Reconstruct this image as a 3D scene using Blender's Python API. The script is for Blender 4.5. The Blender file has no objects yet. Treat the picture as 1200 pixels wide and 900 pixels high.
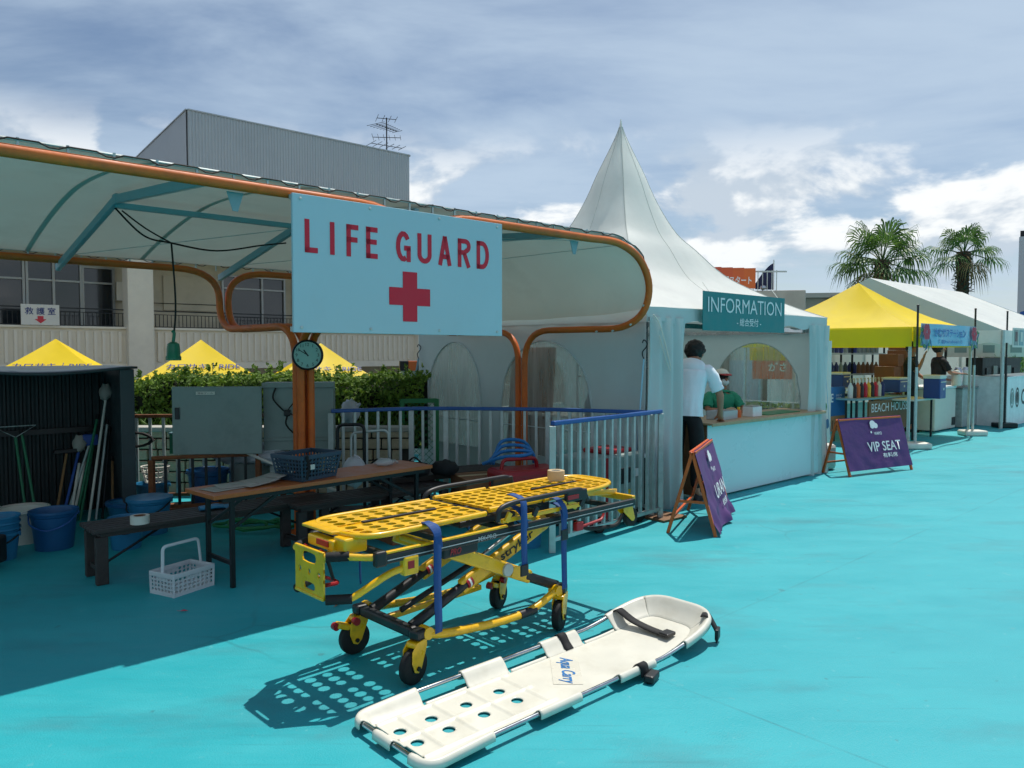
import bpy, bmesh, math, random
from mathutils import Vector, Matrix, noise
random.seed(7)
SC = bpy.context.scene
COL = SC.collection
R = math.radians
# ------------------------------------------------------------------ camera
CAM_H, FPX = 1.55, 890.0
PITCH = math.atan(38 / FPX)
cd = bpy.data.cameras.new('camera'); cam = bpy.data.objects.new('camera', cd); COL.objects.link(cam)
cd.sensor_fit = 'HORIZONTAL'; cd.sensor_width = 36; cd.lens = 36 * FPX / 1200
cd.clip_start = .05; cd.clip_end = 3000
cam.location = (0, 0, CAM_H); cam.rotation_euler = (math.pi / 2 - PITCH, 0, 0)
SC.camera = cam
SC.view_settings.view_transform = 'Standard'; SC.view_settings.look = 'None'
SC.view_settings.gamma = 1; SC.view_settings.exposure = 0.0
SC.view_settings.use_curve_mapping = False
SC.cycles.max_bounces = 5; SC.cycles.diffuse_bounces = 3; SC.cycles.glossy_bounces = 2; SC.cycles.adaptive_threshold = .025; SC.cycles.caustics_reflective = False; SC.cycles.caustics_refractive = False; SC.cycles.transparent_max_bounces = 10
# ------------------------------------------------------------------ sun and sky
SUN_EL = 67.0
SUN_AZ = math.atan2(.56, .80)            # compass angle of the sun from +Y towards +X
sd = bpy.data.lights.new('sun', 'SUN'); sun = bpy.data.objects.new('sun', sd); COL.objects.link(sun)
sd.energy = 4.6; sd.angle = R(.53); sd.color = (1, .955, .88)
sdir = Vector((math.sin(SUN_AZ) * math.cos(R(SUN_EL)), math.cos(SUN_AZ) * math.cos(R(SUN_EL)), math.sin(R(SUN_EL))))
sun.rotation_euler = sdir.to_track_quat('Z', 'Y').to_euler(); sun.location = sdir * 50
W = bpy.data.worlds.new('World'); SC.world = W; W.use_nodes = True
def build_world():
    nt = W.node_tree; N = nt.nodes; L = nt.links; N.clear()
    out = N.new('ShaderNodeOutputWorld'); bg = N.new('ShaderNodeBackground'); bg.inputs[1].default_value = .092
    sky = N.new('ShaderNodeTexSky'); sky.sky_type = 'NISHITA'; sky.sun_disc = False
    sky.sun_elevation = R(SUN_EL); sky.sun_rotation = SUN_AZ; sky.air_density = 1.0; sky.dust_density = .35; sky.ozone_density = 1.0
    tc = N.new('ShaderNodeTexCoord'); sep = N.new('ShaderNodeSeparateXYZ'); L.new(tc.outputs['Generated'], sep.inputs[0])
    def math_(op, a, b=None, clamp=False):
        m = N.new('ShaderNodeMath'); m.operation = op; m.use_clamp = clamp
        for i, v in enumerate((a, b)):
            if v is None: continue
            if isinstance(v, (int, float)): m.inputs[i].default_value = v
            else: L.new(v, m.inputs[i])
        return m.outputs[0]
    def rng(v, a, b, c=0, d=1):
        m = N.new('ShaderNodeMapRange'); m.interpolation_type = 'SMOOTHSTEP'; L.new(v, m.inputs[0])
        for i, q in enumerate((a, b, c, d)): m.inputs[i + 1].default_value = q
        return m.outputs[0]
    zc = math_('MAXIMUM', sep.outputs[2], 0.0)
    def plane(hgt, sx, sy, ox, oy, rz=0):
        den = math_('ADD', zc, hgt)
        cx = N.new('ShaderNodeCombineXYZ')
        L.new(math_('DIVIDE', sep.outputs[0], den), cx.inputs[0]); L.new(math_('DIVIDE', sep.outputs[1], den), cx.inputs[1])
        mp = N.new('ShaderNodeMapping'); L.new(cx.outputs[0], mp.inputs[0])
        mp.inputs['Location'].default_value = (ox, oy, 0); mp.inputs['Scale'].default_value = (sx, sy, 1); mp.inputs['Rotation'].default_value = (0, 0, rz)
        return mp.outputs[0]
    def noise_(vec, sc, det, rough, dist=0):
        n = N.new('ShaderNodeTexNoise'); L.new(vec, n.inputs['Vector'])
        n.inputs['Scale'].default_value = sc; n.inputs['Detail'].default_value = det; n.inputs['Roughness'].default_value = rough; n.inputs['Distortion'].default_value = dist
        return n.outputs[0]
    def mixc(f, a, b):
        m = N.new('ShaderNodeMix'); m.data_type = 'RGBA'
        L.new(f, m.inputs[0])
        for i, v in ((6, a), (7, b)):
            if isinstance(v, tuple): m.inputs[i].default_value = v
            else: L.new(v, m.inputs[i])
        return m.outputs[2]
    # high thin veil, streaked
    veil = noise_(plane(.10, .9, 1.5, 3.1, 1.7, .5), 1.0, 6, .58, .35)
    veil2 = noise_(plane(.10, .35, .5, 9.4, 4.2, .3), 1.0, 4, .5)
    vf = rng(math_('ADD', math_('MULTIPLY', veil, .62), math_('MULTIPLY', veil2, .55)), .43, .75, .0, .84)
    c1 = mixc(vf, sky.outputs[0], (5.8, 7.2, 8.8, 1))
    # low heaped clouds with bright tops and grey bases
    mp = N.new('ShaderNodeMapping'); L.new(tc.outputs['Generated'], mp.inputs[0]); mp.inputs['Scale'].default_value = (1, 1, 1.9); mp.inputs['Location'].default_value = (.36, .22, .1)
    cu = noise_(mp.outputs[0], 5.2, 7, .56, .25)
    mp2 = N.new('ShaderNodeMapping'); L.new(tc.outputs['Generated'], mp2.inputs[0]); mp2.inputs['Scale'].default_value = (1, 1, 1.9); mp2.inputs['Location'].default_value = (.375, .23, .145)
    cu2 = noise_(mp2.outputs[0], 5.2, 5, .56, .25)
    band = rng(sep.outputs[2], .19, .29, 1, 0)
    cuf = math_('MULTIPLY', rng(cu, .44, .54), band)
    lit = rng(math_('SUBTRACT', cu, cu2), -.055, .075)
    ccol = mixc(lit, (6.2, 7.2, 8.3, 1), (10.8, 11.1, 11.2, 1))
    c2 = mixc(cuf, c1, ccol)
    # pale haze at the horizon
    hz = rng(sep.outputs[2], -.02, .16, .55, 0)
    c3 = mixc(hz, c2, (6.6, 7.9, 9.2, 1))
    L.new(c3, bg.inputs[0]); L.new(bg.outputs[0], out.inputs[0])
build_world()
# ------------------------------------------------------------------ placing
TH = math.atan2(.675, .738)              # every wall, tent and canopy of the place shares this axis
AX, AY = math.cos(TH), math.sin(TH)
def G(px, py, z=0.0):
    """ground (or height z) point seen at a photograph pixel"""
    u = (px - 600) / FPX; v = (py - 450) / FPX
    cp, sp = math.cos(PITCH), math.sin(PITCH)
    d = Vector((u, cp - v * sp, -sp - v * cp)); t = (z - CAM_H) / d.z
    return Vector((d.x * t, d.y * t, z))
def hz(py, Y): return CAM_H + (412 - py) * Y / FPX
def lin(c): return c / 12.92 if c <= .04045 else ((c + .055) / 1.055) ** 2.4
def H(s):
    s = s.lstrip('#'); return tuple(lin(int(s[i:i + 2], 16) / 255) for i in (0, 2, 4)) + (1,)
# ------------------------------------------------------------------ materials
M = {}
def mat(name, col, rough=.55, metal=0., var=.12, vs=6., bump=0., bs=40., trans=0., dirt=0., dcol='#3a352c', ds=3., coat=0., spec=.5, bdet=3, rvar=.1):
    m = bpy.data.materials.new(name); m.use_nodes = True; nt = m.node_tree; N = nt.nodes; L = nt.links
    p = N['Principled BSDF']; out = N['Material Output']
    c = H(col) if isinstance(col, str) else tuple(col) + ((1,) if len(col) == 3 else ())
    tc = N.new('ShaderNodeTexCoord')
    n1 = N.new('ShaderNodeTexNoise'); L.new(tc.outputs['Object'], n1.inputs['Vector']); n1.inputs['Scale'].default_value = vs; n1.inputs['Detail'].default_value = 4; n1.inputs['Roughness'].default_value = .62
    mr = N.new('ShaderNodeMapRange'); L.new(n1.outputs[0], mr.inputs[0]); mr.inputs[1].default_value = .28; mr.inputs[2].default_value = .72; mr.inputs[3].default_value = 1 - var; mr.inputs[4].default_value = 1 + var
    mx = N.new('ShaderNodeMix'); mx.data_type = 'RGBA'; mx.blend_type = 'MULTIPLY'; mx.inputs[0].default_value = 1; mx.inputs[6].default_value = c
    L.new(mr.outputs[0], mx.inputs[7]); col_out = mx.outputs[2]
    if dirt:
        n2 = N.new('ShaderNodeTexNoise'); L.new(tc.outputs['Object'], n2.inputs['Vector']); n2.inputs['Scale'].default_value = ds; n2.inputs['Detail'].default_value = 5; n2.inputs['Roughness'].default_value = .7
        r2 = N.new('ShaderNodeMapRange'); L.new(n2.outputs[0], r2.inputs[0]); r2.inputs[1].default_value = .5; r2.inputs[2].default_value = .75; r2.inputs[3].default_value = 0; r2.inputs[4].default_value = dirt
        m2 = N.new('ShaderNodeMix'); m2.data_type = 'RGBA'; L.new(r2.outputs[0], m2.inputs[0]); L.new(col_out, m2.inputs[6]); m2.inputs[7].default_value = H(dcol); col_out = m2.outputs[2]
    L.new(col_out, p.inputs['Base Color'])
    rr = N.new('ShaderNodeMapRange'); L.new(n1.outputs[0], rr.inputs[0]); rr.inputs[1].default_value = .3; rr.inputs[2].default_value = .7; rr.inputs[3].default_value = max(.03, rough - rvar); rr.inputs[4].default_value = min(1, rough + rvar)
    L.new(rr.outputs[0], p.inputs['Roughness'])
    p.inputs['Metallic'].default_value = metal; p.inputs['Specular IOR Level'].default_value = spec
    if coat: p.inputs['Coat Weight'].default_value = coat; p.inputs['Coat Roughness'].default_value = .12
    if bump:
        n3 = N.new('ShaderNodeTexNoise'); L.new(tc.outputs['Object'], n3.inputs['Vector']); n3.inputs['Scale'].default_value = bs; n3.inputs['Detail'].default_value = bdet
        b = N.new('ShaderNodeBump'); L.new(n3.outputs[0], b.inputs['Height']); b.inputs['Strength'].default_value = bump; b.inputs['Distance'].default_value = .02
        L.new(b.outputs[0], p.inputs['Normal'])
    if trans:
        t = N.new('ShaderNodeBsdfTranslucent'); L.new(col_out, t.inputs[0]); ms = N.new('ShaderNodeMixShader'); ms.inputs[0].default_value = trans
        L.new(p.outputs[0], ms.inputs[1]); L.new(t.outputs[0], ms.inputs[2]); L.new(ms.outputs[0], out.inputs[0])
    M[name] = m; return m
mat('orange_pipe', '#d0641c', .55, var=.14, vs=5, dirt=.35, dcol='#5a2a12', ds=7, bump=.06, bs=30)
mat('membrane', '#bcc2b8', .6, var=.05, vs=1.2, trans=.11, dirt=.3, dcol='#8d9185', ds=1.1, bump=.05, bs=8)
mat('membrane_weld', '#b6bcb2', .6, var=.05, trans=.08)
mat('pale_blue_steel', '#7a9fa6', .5, var=.1, dirt=.3, dcol='#4c6a6c')
mat('black_rope', '#15150f', .8)
mat('sign_board', '#a9c6d0', .5, var=.035, vs=2, dirt=.15, dcol='#98a6aa', ds=4)
mat('crimson', '#cc1030', .5, var=.05)
mat('white_plastic', '#d2d0c3', .38, var=.05, vs=4, dirt=.42, dcol='#b3ad99', ds=5, bump=.02, bs=20)
mat('off_white', '#d2d0c6', .5, var=.06)
mat('aluminium', '#b9bdbf', .22, 1., var=.06)
mat('galvanised', '#b4bcba', .45, .3, var=.15, vs=12, dirt=.3, dcol='#5c625f', ds=9)
mat('blue_rail', '#1d4f93', .4, var=.1, dirt=.2, dcol='#13335c')
mat('yellow_paint', '#e8b200', .36, var=.10, vs=9, dirt=.42, dcol='#6b4d0a', ds=14, coat=.3)
mat('black_plastic', '#17181b', .45, var=.2)
mat('black_rubber', '#0d0d0e', .75, var=.25, bump=.1, bs=60)
mat('dark_steel', '#1d2124', .4, .4, var=.2)
mat('blue_strap', '#06407e', .7, var=.12, vs=30, bump=.15, bs=200)
mat('red_plastic', '#9a101c', .4, var=.1)
mat('black_print', '#0e0e0e', .5)
mat('white_print', '#dfe2e2', .5)
mat('grey_print', '#a9adb0', .5)
mat('navy_print', '#1b2f6f', .55)
mat('blue_print', '#1c6fb0', .5)
mat('tent_white', '#e9eae4', .5, var=.04, vs=1.5, trans=.30, dirt=.22, dcol='#b9bab0', ds=1.4, bump=.12, bs=5)
mat('tent_seam', '#c6c8c0', .5, var=.04, trans=.1)
mat('tent_wall', '#bccaca', .5, var=.05, vs=2, trans=.12, dirt=.25, dcol='#a2aba8', ds=2, bump=.15, bs=4)
mat('tent_yellow', '#f0d000', .55, var=.05, vs=2, trans=.28, bump=.15, bs=4)
mat('teal_banner', '#067b7d', .55, var=.05)
mat('purple_cloth', '#54306b', .65, var=.08, vs=8, bump=.2, bs=14)
mat('orange_frame', '#cf5a1c', .4, var=.1, dirt=.25, dcol='#7a3413', ds=12)
mat('counter_panel', '#c8dade', .3, var=.03, vs=1.5, dirt=.05, dcol='#9fb4b8', ds=3)
mat('counter_wood', '#a98f6d', .5, var=.2, vs=14)
mat('brown_wood', '#b0602a', .4, var=.16, vs=10, dirt=.25, dcol='#5e3216', ds=5)
mat('plywood', '#7b5a3d', .7, var=.2, vs=5)
mat('dark_slat', '#332e2c', .6, var=.3, vs=14, bump=.2, bs=60)
mat('blue_bucket', '#1c5788', .4, var=.1, dirt=.3, dcol='#123a5c', ds=6)
mat('cyan_bucket', '#2b79a4', .4, var=.1, dirt=.3, dcol='#1f5978', ds=6)
mat('navy_basket', '#2c4356', .5, var=.15)
mat('grey_cabinet', '#85938f', .5, .1, var=.08, vs=4, dirt=.3, dcol='#4b5653', ds=4)
mat('shed_metal', '#39464a', .5, .2, var=.12, dirt=.4, dcol='#20282a', ds=3)
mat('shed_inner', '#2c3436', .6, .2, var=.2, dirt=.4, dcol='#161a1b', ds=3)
mat('concrete', '#a7a59c', .85, var=.08, vs=1.5, dirt=.35, dcol='#7d7a6f', ds=.6, bump=.1, bs=14)
mat('concrete_warm', '#ddd6c4', .85, var=.06, vs=1.5, dirt=.3, dcol='#938d7d', ds=.5, bump=.08, bs=14)
mat('wall_beige', '#bfb49b', .85, var=.08, vs=1, dirt=.3, dcol='#6a6455', ds=.7)
mat('rib_panel', '#ded6c4', .8, var=.06, vs=1.2, dirt=.3, dcol='#8f8a7c', ds=.8)
mat('corrugated', '#aab0b4', .5, .25, var=.05, vs=.6, dirt=.2, dcol='#7c8183', ds=.5)
mat('window_glass', '#20282d', .06, var=.1, vs=.7, spec=.8)
mat('window_frame', '#9a9c98', .4, .5, var=.08)
mat('brick_block', '#bba88c', .9, var=.22, vs=9, dirt=.5, dcol='#55514a', ds=6, bump=.4, bs=50)
mat('mortar', '#38352f', .95, var=.2)
mat('rust', '#7d4a2a', .8, var=.3, vs=15, dirt=.5, dcol='#3d2416', ds=12, bump=.3, bs=60)
mat('skin', '#a8735a', .55, var=.06)
mat('hair', '#0e0c0b', .5, var=.2, vs=40, bump=.5, bs=90)
mat('white_shirt', '#dfe6ec', .7, var=.04, bump=.25, bs=14)
mat('black_cloth', '#101114', .8, var=.2, bump=.2, bs=20)
mat('green_shirt', '#1f8d6c', .7, var=.08, bump=.2, bs=16)
mat('cap_red', '#a81f25', .6)
mat('mask_white', '#d9dcdc', .7)
mat('cardboard', '#7f5537', .8, var=.14, vs=5)
mat('cooler_blue', '#173a7d', .4, var=.08)
mat('paper', '#9a978f', .8, var=.08)
mat('green_plastic', '#0d6b4d', .35, var=.1)
mat('green_fence', '#12713f', .5, var=.12)
mat('tool_green', '#1b6d4c', .5)
mat('tool_blue', '#2a4f9a', .5)
mat('tool_wood', '#84633f', .7, var=.2)
mat('clock_face', '#8fb5ab', .35, var=.04)
mat('navy_flag', '#161f47', .7, var=.08)
mat('bag_white', '#c9cdd3', .4, var=.08, trans=.2, bump=.5, bs=14)
mat('poster_blue', '#2a6aa0', .4, var=.15, vs=3)
mat('poster_dusk', '#a9744c', .4, var=.35, vs=4)
mat('red_flower', '#b8324a', .6)
mat('leaf_blue', '#235f86', .6)
mat('leaf_print', '#2e7b4a', .6)
mat('banner_sky', '#86bcd6', .5, var=.07)
mat('banner_red', '#c22f3f', .55, var=.05)
mat('banner_orange', '#d5672b', .55, var=.05)
mat('light_strap', '#8fb4c6', .6, var=.06)
mat('stone_tower', '#c3c6c8', .6, var=.04)
def leaf_mat(name, a, b, rough=.5, trans=.3):
    m = bpy.data.materials.new(name); m.use_nodes = True; nt = m.node_tree; N = nt.nodes; L = nt.links
    p = N['Principled BSDF']; g = N.new('ShaderNodeNewGeometry'); tc = N.new('ShaderNodeTexCoord')
    n = N.new('ShaderNodeTexNoise'); L.new(tc.outputs['Object'], n.inputs['Vector']); n.inputs['Scale'].default_value = 1.7; n.inputs['Detail'].default_value = 3
    ad = N.new('ShaderNodeMath'); ad.operation = 'MULTIPLY_ADD'; L.new(g.outputs['Random Per Island'], ad.inputs[0]); ad.inputs[1].default_value = .6; 
    sb = N.new('ShaderNodeMath'); sb.operation = 'MULTIPLY_ADD'; L.new(n.outputs[0], sb.inputs[0]); sb.inputs[1].default_value = 1.2; sb.inputs[2].default_value = -.4
    L.new(sb.outputs[0], ad.inputs[2])
    mx = N.new('ShaderNodeMix'); mx.data_type = 'RGBA'; mx.clamp_factor = True; L.new(ad.outputs[0], mx.inputs[0]); mx.inputs[6].default_value = H(a); mx.inputs[7].default_value = H(b)
    L.new(mx.outputs[2], p.inputs['Base Color']); p.inputs['Roughness'].default_value = rough
    t = N.new('ShaderNodeBsdfTranslucent'); L.new(mx.outputs[2], t.inputs[0]); ms = N.new('ShaderNodeMixShader'); ms.inputs[0].default_value = trans
    L.new(p.outputs[0], ms.inputs[1]); L.new(t.outputs[0], ms.inputs[2]); L.new(ms.outputs[0], N['Material Output'].inputs[0])
    M[name] = m
leaf_mat('hedge_leaf', '#2f5218', '#7c9a30', .75, .35)
leaf_mat('grass_leaf', '#2f5a20', '#6c8d3a')
leaf_mat('palm_leaf', '#2a4a1c', '#66853a', .5, .35)
leaf_mat('palm_dry', '#5c4d2e', '#8a774a', .8, .15)
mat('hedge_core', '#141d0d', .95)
mat('palm_trunk', '#4a3a2a', .95, var=.3, vs=10, bump=.6, bs=20)
mat('asphalt', '#5b5c59', .9, var=.15, vs=.5, bump=.2, bs=60)
def vinyl():
    m = bpy.data.materials.new('vinyl'); m.use_nodes = True; nt = m.node_tree; N = nt.nodes; L = nt.links
    p = N['Principled BSDF']; p.inputs['Base Color'].default_value = (.55, .58, .55, 1); p.inputs['Roughness'].default_value = .15
    tr = N.new('ShaderNodeBsdfTransparent'); tr.inputs[0].default_value = (.9, .92, .9, 1); ms = N.new('ShaderNodeMixShader')
    tc = N.new('ShaderNodeTexCoord'); mp = N.new('ShaderNodeMapping'); L.new(tc.outputs['Object'], mp.inputs[0]); mp.inputs['Scale'].default_value = (9, 9, .9)
    n = N.new('ShaderNodeTexNoise'); L.new(mp.outputs[0], n.inputs['Vector']); n.inputs['Scale'].default_value = 1.4; n.inputs['Detail'].default_value = 4
    r = N.new('ShaderNodeMapRange'); L.new(n.outputs[0], r.inputs[0]); r.inputs[1].default_value = .3; r.inputs[2].default_value = .7; r.inputs[3].default_value = .75; r.inputs[4].default_value = .35
    b = N.new('ShaderNodeBump'); L.new(n.outputs[0], b.inputs['Height']); b.inputs['Strength'].default_value = .6; b.inputs['Distance'].default_value = .03; L.new(b.outputs[0], p.inputs['Normal'])
    L.new(r.outputs[0], ms.inputs[0]); L.new(p.outputs[0], ms.inputs[1]); L.new(tr.outputs[0], ms.inputs[2]); L.new(ms.outputs[0], N['Material Output'].inputs[0])
    M['vinyl'] = m
vinyl()
def clear_plastic():
    m = bpy.data.materials.new('clear_plastic'); m.use_nodes = True; nt = m.node_tree; N = nt.nodes; L = nt.links
    p = N['Principled BSDF']; p.inputs['Base Color'].default_value = (.6, .65, .66, 1); p.inputs['Roughness'].default_value = .12
    tr = N.new('ShaderNodeBsdfTransparent'); ms = N.new('ShaderNodeMixShader'); ms.inputs[0].default_value = .5
    L.new(p.outputs[0], ms.inputs[1]); L.new(tr.outputs[0], ms.inputs[2]); L.new(ms.outputs[0], N['Material Output'].inputs[0]); M['clear_plastic'] = m
clear_plastic()
def deck_mat():
    m = bpy.data.materials.new('deck_paint'); m.use_nodes = True; nt = m.node_tree; N = nt.nodes; L = nt.links
    p = N['Principled BSDF']; tc = N.new('ShaderNodeTexCoord')
    def ns(sc, det, rough, scale=(1, 1, 1)):
        mp = N.new('ShaderNodeMapping'); L.new(tc.outputs['Object'], mp.inputs[0]); mp.inputs['Scale'].default_value = scale; mp.inputs['Rotation'].default_value = (0, 0, -TH)
        n = N.new('ShaderNodeTexNoise'); L.new(mp.outputs[0], n.inputs['Vector']); n.inputs['Scale'].default_value = sc; n.inputs['Detail'].default_value = det; n.inputs['Roughness'].default_value = rough; return n.outputs[0]
    def rg(v, a, b, c, d):
        r = N.new('ShaderNodeMapRange'); L.new(v, r.inputs[0])
        for i, q in enumerate((a, b, c, d)): r.inputs[i + 1].default_value = q
        return r.outputs[0]
    def mx(f, a, b, bt='MIX'):
        k = N.new('ShaderNodeMix'); k.data_type = 'RGBA'; k.blend_type = bt
        if isinstance(f, float): k.inputs[0].default_value = f
        else: L.new(f, k.inputs[0])
        for i, v in ((6, a), (7, b)):
            if isinstance(v, tuple): k.inputs[i].default_value = v
            else: L.new(v, k.inputs[i])
        return k.outputs[2]
    big = ns(.45, 6, .6); mid = ns(2.2, 8, .65, (.5, 1.6, 1)); fine = ns(26, 6, .7); streak = ns(1.3, 6, .6, (.25, 2.2, 1))
    c = mx(rg(big, .3, .7, 0, 1), (.006, .30, .35, 1), (.016, .36, .405, 1))
    c = mx(rg(mid, .48, .72, 0, .3), c, (.045, .40, .44, 1))
    c = mx(rg(streak, .56, .74, 0, .32), c, (.012, .20, .25, 1))
    c = mx(rg(fine, .62, .8, 0, .5), c, (.08, .41, .46, 1))
    spots = ns(7, 3, .5); c = mx(rg(spots, .70, .76, 0, .45), c, (.13, .34, .34, 1))
    fl = ns(11, 2, .4); c = mx(rg(fl, .745, .775, 0, .4), c, (.02, .10, .11, 1))
    sm = ns(.9, 5, .62, (.8, 1.9, 1)); c = mx(rg(sm, .54, .72, 0, .5), c, (.035, .16, .19, 1))
    vo = N.new('ShaderNodeTexVoronoi'); vo.feature = 'DISTANCE_TO_EDGE'; vo.inputs['Scale'].default_value = .42
    wv = N.new('ShaderNodeMix'); wv.data_type = 'RGBA'; wv.inputs[0].default_value = .12; L.new(tc.outputs['Object'], wv.inputs[6])
    nz = N.new('ShaderNodeTexNoise'); L.new(tc.outputs['Object'], nz.inputs['Vector']); nz.inputs['Scale'].default_value = 2.5; nz.inputs['Detail'].default_value = 5; L.new(nz.outputs[1], wv.inputs[7]); L.new(wv.outputs[2], vo.inputs['Vector'])
    ck = N.new('ShaderNodeMath'); ck.operation = 'MULTIPLY'; L.new(rg(vo.outputs[0], .0015, .005, 1, 0), ck.inputs[0]); L.new(rg(ns(.8, 2, .5), .52, .66, 0, .3), ck.inputs[1])
    c = mx(ck.outputs[0], c, (.01, .11, .13, 1))
    mj = N.new('ShaderNodeMapping'); L.new(tc.outputs['Object'], mj.inputs[0]); mj.inputs['Rotation'].default_value = (0, 0, -TH); mj.inputs['Location'].default_value = (1.3, .7, 0)
    sj = N.new('ShaderNodeSeparateXYZ'); L.new(mj.outputs[0], sj.inputs[0])
    def jl(o_, sp):
        a = N.new('ShaderNodeMath'); a.operation = 'PINGPONG'; L.new(o_, a.inputs[0]); a.inputs[1].default_value = sp / 2
        return rg(a.outputs[0], .003, .009, 1, 0)
    jm = N.new('ShaderNodeMath'); jm.operation = 'MAXIMUM'; L.new(jl(sj.outputs[0], 4.2), jm.inputs[0]); L.new(jl(sj.outputs[1], 3.1), jm.inputs[1])
    jk = N.new('ShaderNodeMath'); jk.operation = 'MULTIPLY'; L.new(jm.outputs[0], jk.inputs[0]); L.new(rg(ns(1.7, 3, .6), .35, .65, .0, .5), jk.inputs[1])
    c = mx(jk.outputs[0], c, (.012, .15, .18, 1))
    sc_ = ns(4.2, 5, .6, (.35, 7, 1)); c = mx(rg(sc_, .60, .70, 0, .28), c, (.012, .17, .20, 1))
    sc2 = ns(9, 4, .65, (1.2, 1, 1)); c = mx(rg(sc2, .66, .74, 0, .45), c, (.16, .44, .46, 1))
    gr = ns(60, 2, .5); c = mx(rg(gr, .66, .74, 0, .35), c, (.10, .30, .32, 1))
    L.new(c, p.inputs['Base Color']); L.new(rg(mid, .3, .7, .42, .68), p.inputs['Roughness']); p.inputs['Specular IOR Level'].default_value = .5
    b = N.new('ShaderNodeBump'); b.inputs['Strength'].default_value = .35; b.inputs['Distance'].default_value = .006
    ad = N.new('ShaderNodeMath'); ad.operation = 'MULTIPLY_ADD'; L.new(fine, ad.inputs[0]); ad.inputs[1].default_value = .5; L.new(ns(120, 3, .6), ad.inputs[2]); L.new(ad.outputs[0], b.inputs['Height'])
    L.new(b.outputs[0], p.inputs['Normal']); M['deck_paint'] = m
deck_mat()
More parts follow.
